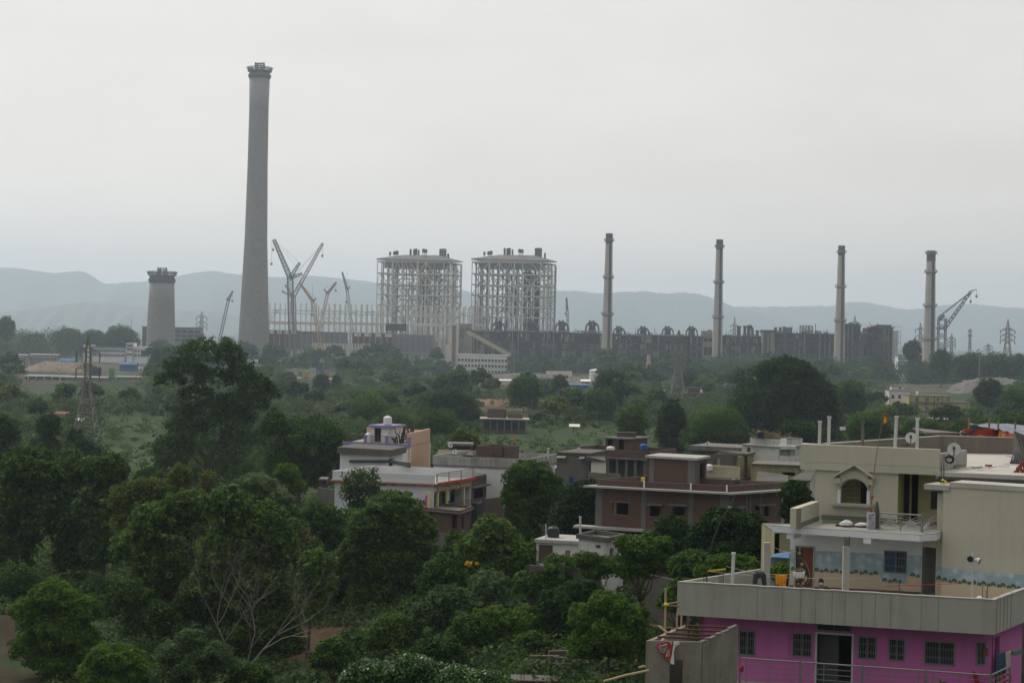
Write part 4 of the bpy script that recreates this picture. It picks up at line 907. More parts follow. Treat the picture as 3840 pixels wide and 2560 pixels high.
for lab, x, yt, Y in (('tall thin light mast in front of the white office', 1801, 1296, 1450), ('tall thin light mast right of the white office', 1929, 1312, 1400), ('tall thin light mast near the right edge, before the far trees', 3673, 1334, 1250), ('thin mast left of the low white site office', 979, 1238, 1480), ('thin pole before the low shed left of the left pylon', 222, 1386, 960), ('short post at the far left trees', 493, 1203, 1700)):
 q = P(x, yt, Y); g = float(gz(q.x, Y)); t = thing('light_mast', lab, 'mast', (q.x, Y, g)); m = MB(); m.bar((q.x, Y, g-.3), q, .45 if Y > 1000 else .3, n=6); m.build('pole', STEELD, t); m = MB(); m.box((q.x-1.1, Y-.4, q.z), (q.x+1.1, Y+.4, q.z+.5)); m.build('lamp_head', STEELD, t)
# ---- earth mounds and rubble
def mound(name, pts, Y, depth, m_, seed, jag, kind, label=None, cat=None):
 """profile pixels along the crest; a rough heap of real depth"""
 rng = np.random.default_rng(seed); n = 90; xs = np.linspace(pts[0][0], pts[-1][0], n); ys = np.interp(xs, [p[0] for p in pts], [p[1] for p in pts]); V = []
 top = [P(x, y, Y+depth*.5) for x, y in zip(xs, ys)]; rows = 16
 for r in range(rows+1):
  f = r/rows; h = math.sin(f*math.pi)**.8
  for i, p in enumerate(top):
   e = min(1, min(i, n-1-i)/5); g = float(gz(p.x, Y))-.3
   z = g+max(.1, p.z-g)*h*e+rng.normal(0, jag)*h
   V.append((p.x+rng.normal(0, jag*.8), Y+depth*f, z))
 F = [(r*n+i, r*n+i+1, (r+1)*n+i+1, (r+1)*n+i) for r in range(rows) for i in range(n-1)]
 m = MB(); m.v = V; m.f = F; m.m = [0]*len(F); m.build(name, m_, kind=kind, loc=(top[n//2].x, Y+depth/2, -6), label=label, cat=cat)
mound('earth_mound', [(60, 1396), (150, 1362), (170, 1355), (230, 1357), (290, 1360), (330, 1370), (345, 1392)], 1180, 40, mat('bare_earth', (.20, .155, .115), (.12, .10, .07), scale=.15, bump=0), 3, .25, 'structure')
mound('rubble_heap', [(1770, 1440), (1830, 1412), (1900, 1403), (1960, 1400), (2060, 1404), (2130, 1410), (2210, 1425), (2260, 1440)], 1200, 40, mat('broken_concrete', (.16, .145, .135), (.09, .08, .075), scale=.5, fine=1.5, dirt=.7, bump=0), 5, .55, 'stuff')
mound('rubble_heap', [(3560, 1452), (3620, 1428), (3700, 1416), (3760, 1418), (3830, 1428), (3900, 1426), (4000, 1450)], 1150, 40, MATS['broken_concrete'], 8, .5, 'stuff')
mound('earth_mound', [(3730, 1440), (3800, 1428), (3880, 1424), (3980, 1440)], 1300, 30, MATS['bare_earth'], 9, .3, 'structure')
mound('earth_bank', [(1560, 1530), (1680, 1500), (1850, 1496), (2100, 1502), (2180, 1530)], 760, 20, mat('red_earth', (.22, .13, .085), (.12, .10, .06), scale=.12, bump=0), 10, .2, 'structure')
def zc(ox, oy, k): return lambda x, y: (ox+x/k, oy+y/k)
Z1 = zc(1200, 1500, 2.61375); Z2 = zc(1600, 1600, 2.61375); Z3 = zc(2050, 1600, 2.352); R1 = zc(2500, 1500, 1.479)
BRICK = brick('red_brick', (.135, .054, .038), (.08, .037, .028), (.11, .095, .08)); BRICK2 = brick('worn_brick', (.11, .052, .04), (.07, .038, .03), (.095, .082, .07), stain=.6)
CONCG = mat('grey_cement', (.145, .138, .125), (.085, .08, .073), scale=.8, streak=.35, dirt=.3, fine=9)
CEMD = mat('old_dark_cement', (.10, .093, .082), (.05, .047, .043), scale=.7, streak=.4, dirt=.4, fine=8)
SLAB = mat('slab_concrete', (.38, .37, .34), (.22, .21, .19), scale=.9, streak=.15, dirt=.35, fine=8)
SLABD = mat('slab_edge_dark', (.16, .15, .135), (.09, .085, .075), scale=1.2, streak=.3, dirt=.4, fine=8)
HWHITE = mat('house_white', (.64, .65, .66), (.46, .46, .46), scale=.35, streak=.22, dirt=.2, fine=5)
BARM = mat('window_bar_paint', (.19, .195, .20), (.13, .13, .13), scale=2, rough=.6)
MWHITE = mat('mouldy_white', (.52, .52, .50), (.17, .165, .15), scale=.35, streak=.42, dirt=.5, fine=3)
PURPLE = mat('purple_paint', (.24, .20, .38), (.17, .14, .26), scale=.8, streak=.2)
PEACH = mat('peach_paint', (.58, .38, .27), (.45, .30, .22), scale=.5, streak=.2, dirt=.15)
REDP = mat('red_paint', (.42, .06, .055), (.28, .05, .045), scale=1, streak=.2)
YEL = mat('yellow_house_paint', (.42, .36, .17), (.25, .21, .11), scale=.6, streak=.3)
YELW = mat('pale_yellow_wall', (.30, .27, .15), (.15, .135, .09), scale=.5, streak=.6, dirt=.4)
GREENW = mat('sea_green_paint', (.05, .24, .16), (.04, .18, .12), scale=.6)
PLASTW = mat('white_tank_plastic', (.72, .74, .75), (.55, .57, .58), scale=1.5, rough=.45, dirt=.15)
PLASTB = mat('black_tank_plastic', (.03, .033, .036), (.02, .02, .022), scale=1.5, rough=.45, dirt=.15)
PLASTBL = mat('blue_tank_plastic', (.02, .09, .36), (.02, .06, .25), scale=1.5, rough=.4, dirt=.15)
IRON = mat('dark_iron', (.05, .048, .045), (.03, .025, .022), scale=2, rough=.6, dirt=.2)
METALW = mat('pale_metal', (.5, .5, .5), (.35, .35, .35), scale=2, rough=.5, dirt=.2)
WOOD = mat('weathered_wood', (.24, .18, .11), (.15, .11, .07), scale=2, dirt=.3)
def off_poly(poly, d):
 c = sum((Vector((p[0], p[1], 0)) for p in poly), Vector())/len(poly); n = len(poly); out_ = []
 for i in range(n):
  p = Vector((poly[i][0], poly[i][1], 0)); a = (p-Vector((*poly[i-1][:2], 0))).normalized(); b = (Vector((*poly[(i+1) % n][:2], 0))-p).normalized()
  na, nb = Vector((a.y, -a.x, 0)), Vector((b.y, -b.x, 0))
  if na.dot(p-c) < 0: na, nb = -na, -nb
  k = 1/max(.3, 1+na.dot(nb)); out_.append(tuple((p+(na+nb)*d*k)[:2]))
 return out_
def quadr(A, B, depth=None, D=None):
 """footprint from the front edge A-B and either a depth square to it or a back-left corner vector D"""
 A, B = Vector((A[0], A[1], 0)), Vector((B[0], B[1], 0)); d = (B-A).normalized(); n = Vector((-d.y, d.x, 0))
 if n.y < 0: n = -n
 v = n*depth if D is None else Vector((D[0], D[1], 0))
 return [tuple(A[:2]), tuple(B[:2]), tuple((B+v)[:2]), tuple((A+v)[:2])]
def shell(t, poly, zb, zt, wm, holes=None, th=.22, name='wall', skip=()):
 holes = holes or {}; m = MB(); Fs = []
 for i in range(len(poly)):
  F = Face(poly[i], poly[(i+1) % len(poly)]); Fs.append(F)
  if i in skip: continue
  hs = [F.rect(*h) if len(h) == 4 else h[:4] for h in holes.get(i, [])]
  F.wall(m, 0, F.len, zb, zt+.003*i, hs, th)
 m.build(name, wm, t); return Fs
def slab(t, poly, z0, z1, m_, over=0., name='roof'):
 m = MB(); m.prism(off_poly(poly, over), z0, z1); return m.build(name, m_, t)
def parap(t, poly, z0, z1, m_, th=.15, edges=None, name='parapet', over=0.):
 m = MB(); poly = off_poly(poly, over) if over else poly
 for i in range(len(poly)):
  if edges is not None and i not in edges: continue
  F = Face(poly[i], poly[(i+1) % len(poly)]); F.ubox(m, 0, z0, F.len, z1+.004*i, -th, 0)
 return m.build(name, m_, t)
def win(t, F, rc, frame=None, glass=None, bars=0, name='window', back=-.12, hb=0):
 u0, z0, u1, z1 = F.rect(*rc); m = MB(); F.ubox(m, u0, z0, u1, z1, back-.03, back); w = m.build(name, glass or GLASSD, t)
 if frame:
  m = MB(); e = .035
  F.ubox(m, u0-.02, z0-.02, u0+e, z1+.02, back+.002, .03); F.ubox(m, u1-e, z0-.02, u1+.02, z1+.02, back+.002, .03)
  F.ubox(m, u0+e, z1-e, u1-e, z1+.02, back+.002, .03); F.ubox(m, u0+e, z0-.02, u1-e, z0+e, back+.002, .03); F.ubox(m, (u0+u1)/2-e/2, z0+e, (u0+u1)/2+e/2, z1-e, back+.002, .0); m.build('frame', frame, w)
 if bars:
  m = MB(); n = bars
  for i in range(1, n): u = u0+(u1-u0)*i/n; m.bar(F.pt(u, z0, .015), F.pt(u, z1, .015), .014)
  for f in ((.28, .34, .66, .72) if hb == 0 else [q/hb for q in range(1, hb)]): z = z0+(z1-z0)*f; m.bar(F.pt(u0, z, .02), F.pt(u1, z, .02), .014)
  m.build('grille', BARM if hb == 0 else IRON, w)
 return w
def tank(label, x0, x1, yt, yb, Y, m_, squat=False, group=None):
 c = P((x0+x1)/2, yb, Y); r = (x1-x0)/2*Y/FPX; zt = P((x0+x1)/2, yt, Y).z; h = zt-c.z; t = thing('water_tank', label, 'water tank', c, group or 'plastic roof tanks in the village')
 pr = [(r*.97, 0)]
 for k in range(4): z = h*.78*(k+.5)/4; pr += [(r*.97, z), (r, z+h*.05), (r*.97, z+h*.1)]
 pr += [(r*.95, h*.82), (r*.45, h*.95), (r*.2, h*.96)]
 m = MB(); m.lathe(c, pr, 24); m.build('body', m_, t, smooth=True); m = MB(); m.lathe((c.x, c.y, c.z+h*.95), [(r*.3, 0), (r*.32, h*.05), (r*.1, h*.07)], 16); m.build('lid', m_, t); return t
def dish(label, x, y, rpx, Y, foot, face=(-.25, -1, .35)):
 c = P(x, y, Y); r = rpx*Y/FPX; f = P(*foot, Y+.3); n = Vector(face).normalized(); t = thing('satellite_dish', label, 'satellite dish', (f.x, f.y, f.z), 'satellite dishes on the roofs')
 a = n.cross(Vector((0, 0, 1))).normalized(); b = a.cross(n); vs = []; fs = []; k = 28; rings = 5
 for i in range(rings+1):
  rr = r*i/rings; dep = -.22*r*(1-(i/rings)**2)
  for j in range(k): th = 2*math.pi*j/k; vs.append(c+a*math.cos(th)*rr+b*math.sin(th)*rr*1.03+n*dep)
 for i in range(rings):
  for j in range(k): fs.append((i*k+j, i*k+(j+1) % k, (i+1)*k+(j+1) % k, (i+1)*k+j))
 n1 = len(vs); vs2 = [v-n*.03 for v in vs]
 fs2 = [tuple(q+n1 for q in f_[::-1]) for f_ in fs]; rim = [(rings*k+j, rings*k+(j+1) % k, n1+rings*k+(j+1) % k, n1+rings*k+j) for j in range(k)]
 m = MB(); m.add(vs+vs2, fs+fs2+rim); m.build('reflector', METALW, t, smooth=True)
 m = MB(); p = c-b*r*.98; q = c+n*r*.75+b*r*.05; m.bar(p, q, .035); m.build('arm', IRON, t); m = MB(); m.bar(q, q-n*.18, .12, n=6); m.build('feed_horn', IRON, t)
 m = MB(); m.tube([c-n*r*.25, c-n*r*.4-b*r*.5, f], .03, 6); m.bar(f-Vector((.2, 0, .0)), f+Vector((.2, 0, 0)), .05); m.build('mount', IRON, t); return t
def railing(t, pts, z0, h, n, m_, top=.05, post=.04, bars=None, name='railing'):
 m = MB()
 for a, b in zip(pts[:-1], pts[1:]):
  a, b = Vector((*a[:2], z0)), Vector((*b[:2], z0)); m.bar(a+Vector((0, 0, h)), b+Vector((0, 0, h)), top)
  for i in range(n+1): q = a.lerp(b, i/n); m.bar(q, q+Vector((0, 0, h)), post)
  for f in (bars or []): m.bar(a+Vector((0, 0, h*f)), b+Vector((0, 0, h*f)), post*.7)
 return m.build(name, m_, t)
def pole(label, x, yt, yb, Y, m_, r=.05, name='pole', cat='pole', xt=None, group=None, ped=True):
 b = P(x, yb, Y); tp = P(xt if xt is not None else x, yt, Y); t = thing(name, label, cat, b, group); m = MB(); m.tube([b, tp], r, 8); m.build('shaft', m_, t)
 m = MB(); m.tube([tp-Vector((0, 0, .02)), tp+Vector((0, 0, .06))], r*1.35, 8); m.build('cap', m_, t); return t
# ---------------- white house with red band and green balcony
c1, cl, c2 = P(*Z1(1118, 730), 200), None, None; z = c1.z; cl = atz(*Z1(148, 690), z); zs = P(*Z1(1118, 826), 200).z
c2 = atz(*Z1(1478, 770), zs); v = (c2.x-c1.x, c2.y-c1.y)
t = thing('banded_white_house', 'long white house with a red band and a green balcony with yellow pillars', 'house', ((cl.x+c1.x)/2, 205, -6))
pl = quadr(cl, c1, D=v); zf = zs-3.1
F1 = Face(cl, c1)
hs = [F1.rect(*Z1(a, 822), *Z1(a+38, 836)) for a in (605, 694, 895)]
m = MB(); F1.wall(m, 0, F1.len, -6.5, zs, hs, .22)
Fs = Face(pl[1], pl[2]); Fb = Face(pl[2], pl[3]); Fl = Face(pl[3], pl[0]); Fs.ubox(m, 0, -6.5, Fs.len, zf, -.22, 0); Fb.ubox(m, 0, -6.5, Fb.len, zs, -.2, 0); Fl.ubox(m, 0, -6.5, Fl.len, zs, 0, .2); m.build('wall', HWHITE, t)
for h in hs: m = MB(); F1.ubox(m, h[0]-.2, h[3]+.01, h[2]+.2, h[3]+.09, 0, .3); F1.ubox(m, *h, -.2, -.15); m.build('vent', SLABD, t)
slab(t, pl, zs, zs+.12, SLAB, .35); m = MB(); F1.ubox(m, -.45, zs-.1, F1.len+.3, zs-.003, .02, .4); F1.ubox(m, -.3, zs-8.5, 5.5, zs-8.4, .0, .12); m.build('red_band', REDP, t)
parap(t, pl, zs+.12, z, HWHITE, .15, (0, 2, 3), over=.1)
m = MB(); Fs.ubox(m, .2, zs-.12, Fs.len+.3, zs+.2, .36, .46); m.build('red_band', REDP, t)
railing(t, [Fs.pt(.1, 0, .3), Fs.pt(Fs.len, 0, .3)], zs+.2, .95, 36, IRON, .05, .025, [.35, .7])
for u in (.1, Fs.len*.33, Fs.len*.66, Fs.len): m = MB(); Fs.ubox(m, u-.06, zs+.2, u+.06, zs+1.2, .24, .36); m.build('railing_post', SLAB, t)
m = MB(); Fs.ubox(m, .25, zf, Fs.len, zs, -2.1, -1.9); m.build('green_wall', GREENW, t)
m = MB(); Fs.ubox(m, 0, zf-.15, Fs.len, zf, -2, .5); m.build('balcony_floor', SLAB, t)
for x in (1066, 1150, 1241, 1404): u = Fs.uz(*Z1(x, 950))[0]; m = MB(); Fs.ubox(m, u-.13, zf, u+.13, zs-.7, -.12, .14); m.build('pillar', mat('cream_yellow', (.6, .55, .28), (.5, .45, .25), scale=1), t)
m = MB(); Fs.ubox(m, 0, zs-.75, Fs.len, zs-.01, -.1, .1); m.build('yellow_lintel', YEL, t)
m = MB(); Fs.ubox(m, 0, zs-.83, Fs.len, zs-.752, -.12, .16); m.build('red_trim', REDP, t)
for x in (1130, 1243, 1348):
 u = Fs.uz(*Z1(x, 870))[0]; m = MB(); a = [Fs.pt(u+dx, zs-.85+dz, .2) for dx, dz in ((-.75, -.1), (-.62, -.1), (-.5, .3), (0, .62), (.5, .3), (.62, -.1), (.75, -.1), (.6, .42), (0, .85), (-.6, .42))]
 b_ = [p-Fs.n*.12 for p in a]; n = len(a); m.add(a+b_, [(0, 1, 2, 9), (9, 2, 3, 8), (3, 4, 7, 8), (4, 5, 6, 7)]+[(i, i+n, (i+1) % n+n, (i+1) % n) for i in range(n)]); m.build('arch', SLAB, t)
railing(t, [Fs.pt(.1, 0, .1), Fs.pt(Fs.len, 0, .1)], zf, .8, 40, CONCG, .07, .03)
for x, y, w_ in ((1215, 975, .8), (1300, 960, 1.0)): u, zz = Fs.uz(*Z1(x, y), -1.88); m = MB(); Fs.ubox(m, u-w_/2, zf+.01, u+w_/2, zf+2.1, -1.89, -1.84); m.build('doorway', BLACK, t)
def cloth(label, F, u0, u1, zt, zb, off, m_, name='hanging_cloth', seed=1, taper=0., group=None, cat='laundry'):
 """rippled hanging cloth of real thickness"""
 r_ = random.Random(seed); n, k = 12, 8; m = MB(); A_ = []
 for s_ in (0, 1):
  for j in range(k+1):
   fv = j/k
   for i in range(n+1):
    fu = i/n; u = u0+(u1-u0)*(fu+(fu-.5)*-taper*fv); A_.append(F.pt(u, zt+(zb-zt)*fv+.03*math.sin(i*1.7+seed)*fv-.04*math.sin(fu*math.pi), off+.05*math.sin(i*1.9+seed)*(.3+fv)+s_*.012))
 b = (n+1)*(k+1); fs = []
 for j in range(k):
  for i in range(n): q = j*(n+1)+i; fs += [(q, q+1, q+n+2, q+n+1), (b+q+n+1, b+q+n+2, b+q+1, b+q)]
 for i in range(n): fs += [(i+1, i, b+i, b+i+1), (k*(n+1)+i, k*(n+1)+i+1, b+k*(n+1)+i+1, b+k*(n+1)+i)]
 for j in range(k): fs += [(j*(n+1), (j+1)*(n+1), b+(j+1)*(n+1), b+j*(n+1)), ((j+1)*(n+1)+n, j*(n+1)+n, b+j*(n+1)+n, b+(j+1)*(n+1)+n)]
 m.add(A_, fs); p = F.pt((u0+u1)/2, zb, off); return m.build(name, m_, smooth=True, loc=p, label=label, cat=cat, group=group)
PINKC = mat('pink_cloth', (.55, .09, .28), (.4, .07, .2), scale=4); REDC = mat('red_cloth', (.35, .03, .05), (.2, .02, .03), scale=4)
u = Fs.uz(*Z1(1076, 985))[0]; cloth('bright pink cloth hanging at the left end of the green balcony', Fs, u-.1, u+.9, zf+2.0, zf+.5, -.5, PINKC, seed=3)
u = Fs.uz(*Z1(1188, 955))[0]; cloth('small pink cloth hanging in the middle of the green balcony', Fs, u-.3, u+.3, zf+2.2, zf+1.5, -.5, PINKC, seed=5)
u = Fs.uz(*Z1(1310, 955))[0]; cloth('white cloth hanging by the dark doorway of the green balcony', Fs, u-.3, u+.3, zf+2.2, zf+1.0, -.6, HWHITE, seed=7)
# ---------------- purple and white house with peach wall
a, b = P(*Z1(240, 432), 237), P(*Z1(885, 440), 233); c = P(*Z1(1078, 365), 246); za = P(*Z1(885, 460), 233).z; zp = P(*Z1(885, 362), 233).z
t = thing('purple_trimmed_house', 'white house with purple railing, peach side wall and roof top stair room', 'house', ((a.x+b.x)/2, 240, -6))
pl = quadr(a, b, D=(c.x-b.x, c.y-b.y)); F = Face(a, b); hs = [F.rect(*Z1(x, 446+k*2), *Z1(x+28, 458+k*2)) for k, x in enumerate((480, 552, 724))]
shell(t, pl, -6.5, za, HWHITE, {0: [(*h,) + (0,) for h in hs]}, skip=(1,)); F2 = Face(pl[1], pl[2]); m = MB(); F2.ubox(m, .01, -6.5, F2.len, zp+.5, -.3, 0); m.build('peach_wall', PEACH, t)
m = MB(); Fq = Face(pl[2], pl[3]); Fq.ubox(m, 0, za, Fq.len, zp+.3, 0, .2); m.build('peach_parapet', PEACH, t)
slab(t, pl, za, za+.1, SLAB, 0); m = MB(); F.ubox(m, -.2, za-.1, F.len, za+.35, .02, .16); m.build('purple_band', PURPLE, t)
railing(t, [F.pt(0, 0, .08), F.pt(F.len-.1, 0, .08)], za+.35, zp-za-.4, 70, IRON, .05, .025)
for x in (448, 656, 880): u = F.uz(*Z1(x, 400))[0]; m = MB(); F.ubox(m, u-.16, za+.35, u+.16, zp+.05, -.05, .2); m.build('purple_post', PURPLE, t)
s0, s1, s2 = P(*Z1(510, 400), 238), P(*Z1(670, 400), 236.3), P(*Z1(800, 400), 241); zt_ = P(*Z1(600, 262), 238).z; ps = quadr(s0, s1, D=(s2.x-s1.x, s2.y-s1.y))
Fd = Face(s0, s1); shell(t, ps, za+.1, zt_, HWHITE, {0: [(*Z1(535, 275), *Z1(597, 408))]}, name='stair_room'); slab(t, ps, zt_, zt_+.25, PURPLE, .45, 'stair_room_roof')
win(t, Fd, (*Z1(535, 275), *Z1(597, 408)), WOOD, BLACK, name='door')
tank('tall white water tank on the purple roofed stair room', *(Z1(620, 0)[0], Z1(705, 0)[0]), Z1(0, 152)[1], Z1(0, 243)[1], 237, PLASTW)
tank('white water tank beside the stair room door behind the purple railing', Z1(438, 0)[0], Z1(510, 0)[0], Z1(0, 318)[1], Z1(0, 408)[1], 238, PLASTW)
m = MB(); r_ = random.Random(2); q = P(*Z1(815, 420), 236)
for i in range(26): p = q+Vector((r_.uniform(-1.2, 1.1), r_.uniform(-.6, .6), 0)); m.bar(p, p+Vector((r_.uniform(-.6, .6), r_.uniform(-.3, .3), r_.uniform(.5, 2.2))), r_.uniform(.06, .25))
m.build('scrap_heap', IRON, kind='stuff', loc=q)
# ---------------- low white house with dark slab
a, b, c = P(*Z1(215, 505), 216), P(*Z1(665, 548), 213), P(*Z1(800, 530), 220); zt_ = b.z; pl = quadr(a, b, D=(c.x-b.x, c.y-b.y))
t = thing('dark_slabbed_house', 'low white house with a thick dark roof slab and black pipes along its wall', 'house', ((a.x+b.x)/2, 217, -6)); F = Face(a, b)
shell(t, pl, -6.5, zt_, HWHITE, {1: [(*Z1(672, 570), *Z1(722, 700))]}); slab(t, pl, zt_, zt_+.75, CEMD, .5)
for k in range(4):
 m = MB(); p, q = F.at(*Z1(290, 592+k*4), .15+.05*k), F.at(*Z1(668, 592+k*4), .15+.05*k); m.tube([p, q, q+(q-p).normalized()*3.0+Vector((0, -.6, -.25-.1*k))], .09, 8); m.build('pipe', PLASTB, t)
# ---------------- long white house with grey parapet
a = P(*Z1(1133, 540), 222); b = atz(*Z1(2010, 578), a.z); zw = P(*Z1(1133, 640), 222).z; pl = quadr(a, b, 12); F = Face(a, b)
t = thing('parapeted_long_house', 'long white house with a stained grey parapet and a row of small vents', 'house', ((a.x+b.x)/2, 228, -6))
hs = [F.rect(*Z1(x, y), *Z1(x+34, y+10)) for x, y in ((1198, 632), (1312, 640), (1478, 651), (1546, 655), (1702, 657), (1826, 664))]
shell(t, pl, -6.5, zw, HWHITE, {0: [(*h, 0) for h in hs]}); slab(t, pl, zw, zw+.15, SLABD, .12); parap(t, pl, zw+.15, a.z, mat('streaked_parapet', (.36, .36, .345), (.12, .115, .105), scale=.4, streak=.5, dirt=.4), .2, over=.12)
for h in hs: m = MB(); F.ubox(m, *h, -.2, -.15); m.build('vent', BLACK, t)
p0, p1 = P(*Z1(1545, 565), 224.5), P(*Z1(1800, 572), 223); zt_ = P(*Z1(1545, 445), 224.5).z
t2 = thing('rooftop_brick_room', 'roofless dark brick room on top of the long white house', 'room', ((p0.x+p1.x)/2, 226, zw+.2)); shell(t2, quadr(p0, p1, 4), zw+.15, zt_, BRICK2, {0: [(*Z1(1690, 518), *Z1(1702, 566))]})
dish('white satellite dish standing above the left end of the long white house', *Z1(1277, 443), 9.5, 226, Z1(1280, 488), (.5, -1, .5)); dish('grey satellite dish facing away, on the left end of the long white house', *Z1(1320, 506), 10, 223.5, Z1(1318, 548), (-.2, -.9, .5))
p0, p1 = P(*Z1(1180, 530), 232), P(*Z1(1470, 530), 232); t2 = thing('thatched_hut', 'brown thatched hut with a ragged slab behind the satellite dishes', 'hut', ((p0.x+p1.x)/2, 234, -5)); pl = quadr(p0, p1, 5)
shell(t2, pl, -6, p0.z, BRICK2); m = MB(); zz = p0.z; top = P(*Z1(1320, 485), 234); o_ = off_poly(pl, .5); m.add([(x, y, zz) for x, y in o_]+[(top.x-2, top.y, top.z), (top.x+2, top.y, top.z)], [(0, 1, 5, 4), (1, 2, 5), (2, 3, 4, 5), (3, 0, 4), (3, 2, 1, 0)]); m.build('roof', mat('thatch', (.13, .105, .08), (.08, .065, .05), scale=2, streak=.4, fine=12), t2)
p0, p1 = P(*Z1(1345, 525), 238), P(*Z1(1470, 525), 238); zz = P(*Z1(1400, 440), 238).z; shell(t2, quadr(p0, p1, 3), p0.z-1, zz, BRICK2, {0: [(*Z1(1365, 470), *Z1(1420, 520))]}, name='loft_wall'); p0, p1 = P(*Z1(1245, 430), 236), P(*Z1(1500, 445), 236); slab(t2, quadr(p0, p1, 4), zz, zz+.3, SLABD, 0, 'loft_slab')
pole('slim white pole above the right end of the long white house', *(Z1(1560+1195-1120, 0)[0]+31+0*1, 1680), 1718, 228, METALW, .12) if False else None
pole('slim white pole behind the long white house, left of the grey cement tower', 2056, 1681, 1722, 226, METALW, .13)
pole('tilted thin flag pole behind the long white house', 1918, 1650, 1712, 232, WOOD, .06, 'flag_pole', 'flag', xt=1922)
FLAGM = mat('orange_flag_cloth', (.62, .22, .03), (.45, .13, .02), scale=4)
Fx = Face(P(1915, 1650, 232), P(1940, 1650, 232)); u, zz = Fx.uz(1921, 1641); cloth('small orange flag flying above the long white house', Fx, u, u+.35, zz, zz-.55, 0, FLAGM, 'flag', 2, .7, cat='flag')
# ---------------- brick house with blue railed balcony
a, b, c = P(*Z1(1412, 880), 214), P(*Z1(1480, 880), 212), P(*Z1(1612, 880), 217); zt_ = P(*Z1(1480, 775), 212).z; zb_ = P(*Z1(1480, 1000), 212).z
t = thing('brick_annex', 'unplastered brick annex with a blue railed balcony beside the green balcony house', 'house', (b.x, 214, -6)); pl = quadr(a, b, D=(c.x-b.x, c.y-b.y)); F = Face(pl[1], pl[2])
shell(t, pl, -6.5, zt_, BRICK, {1: [(*Z1(1510, 850), *Z1(1598, 960))]}); slab(t, pl, zt_, zt_+.3, CEMD, .2); m = MB(); F.ubox(m, 0, zb_-.2, F.len+1, zb_, 0, 1.3); F.ubox(m, -.2, P(*Z1(1550, 850), 214).z, F.len+.4, P(*Z1(1550, 845), 214).z+.1, .01, .7); m.build('ledge', CEMD, t)
railing(t, [F.pt(-1.5, 0, 1.25), F.pt(F.len+.8, 0, 1.25)], zb_-1.2, 1.2, 24, BLUED, .12, .05, [.5]); m = MB(); F.ubox(m, -1.5, zb_-1.3, F.len+.8, zb_-.25, 1.15, 1.2); m.build('balcony_panel', CONCG, t)
p0, p1 = P(*Z1(1610, 1010), 208), P(*Z1(1800, 990), 212); t = thing('low_brick_wall', 'low brick yard wall right of the blue railed balcony', 'wall', (p0.x, p0.y, -6)); F = Face(p0, p1); m = MB(); F.ubox(m, 0, -6.5, F.len, P(*Z1(1700, 955), 210).z, -.25, 0); m.build('wall', BRICK2, t)
# ---------------- lower brick house
a, b, c = P(*Z1(880, 1100), 199), P(*Z1(1362, 1110), 195), P(*Z1(1470, 1100), 200); zt_ = P(*Z1(1362, 1112), 195).z; zm = P(*Z1(1300, 1312), 195).z; zl = P(*Z1(1300, 1440), 195).z
t = thing('low_brick_house', 'two level brick house with a tall dark doorway below the green balcony house', 'house', ((a.x+b.x)/2, 198, -6.5)); pl = quadr(a, b, D=(c.x-b.x, c.y-b.y)); F = Face(a, b)
shell(t, pl, zm, zt_, BRICK, {0: [(*Z1(1293, 1122), *Z1(1357, 1312))], 1: [(*Z1(1387, 1140), *Z1(1410, 1260))]}); slab(t, pl, zt_, zt_+.12, SLABD, .35); parap(t, pl, zt_+.12, P(*Z1(1362, 1080), 195).z, BRICK2, .2, over=.2)
m = MB(); F.ubox(m, 0, zl, F.len+.1, zm, -.4, .35); m.build('cement_band', CONCG, t); pl2 = off_poly(pl, -.1); shell(t, pl2, -7, zm-.01, CONCG, name='lower_wall')
# ---------------- grey cement tower house
a, b = P(*Z2(1290, 500), 200), P(*Z2(1585, 500), 199); zt_ = P(*Z2(1585, 275), 199).z; F = Face(a, b); pl = quadr(a, b, 7)
t = thing('cement_tower_house', 'plain grey cement house with a bright blue window shutter', 'house', ((a.x+b.x)/2, 203, -3)); shell(t, pl, -6.5, zt_, CONCG, {0: [(*Z2(1400, 488), *Z2(1440, 560))]}); slab(t, pl, zt_, zt_+.2, CEMD, .15); win(t, F, (*Z2(1400, 488), *Z2(1440, 560)), BLUED, PLASTBL, name='shutter')
m = MB()
for k in range(9): q = F.at(*Z2(1290+k*9, 290), .05); m.tube([q, q+F.n*.5+Vector((0, 0, -.12))], .09, 6)
for k in range(5): q = F.at(*Z2(1508+k*10, 298), .05); m.tube([q, q+F.n*.5+Vector((0, 0, -.12))], .09, 6)
m.build('corrugated_awning', SLAB, t)
a2, b2 = P(*Z2(1587, 500), 198), P(*Z2(1735, 500), 198); zt2 = P(*Z2(1660, 335), 198).z; pl2 = quadr(a2, b2, 6); shell(t, pl2, -6.5, zt2, LIGHTC, name='side_room'); m = MB(); o_ = off_poly(pl2, .25); m.prism(o_, zt2, [zt2+.5, zt2+.05, zt2+.2, zt2+.6]); m.build('side_roof', CEMD, t)
a3, b3 = P(*Z2(1585, 470), 196), P(*Z2(1890, 500), 194); t = thing('yard_wall', 'cement yard wall in front of the grey cement house', 'wall', ((a3.x+b3.x)/2, 195, -3)); F = Face(a3, b3); m = MB(); F.ubox(m, 0, -6.5, F.len, P(*Z2(1700, 452), 195).z, -.25, 0); m.build('wall', CONCG, t)
tank('small white water tank left of the grey cement house', Z2(1258, 0)[0], Z2(1300, 0)[0], Z2(0, 376)[1], Z2(0, 405)[1], 205, PLASTW)
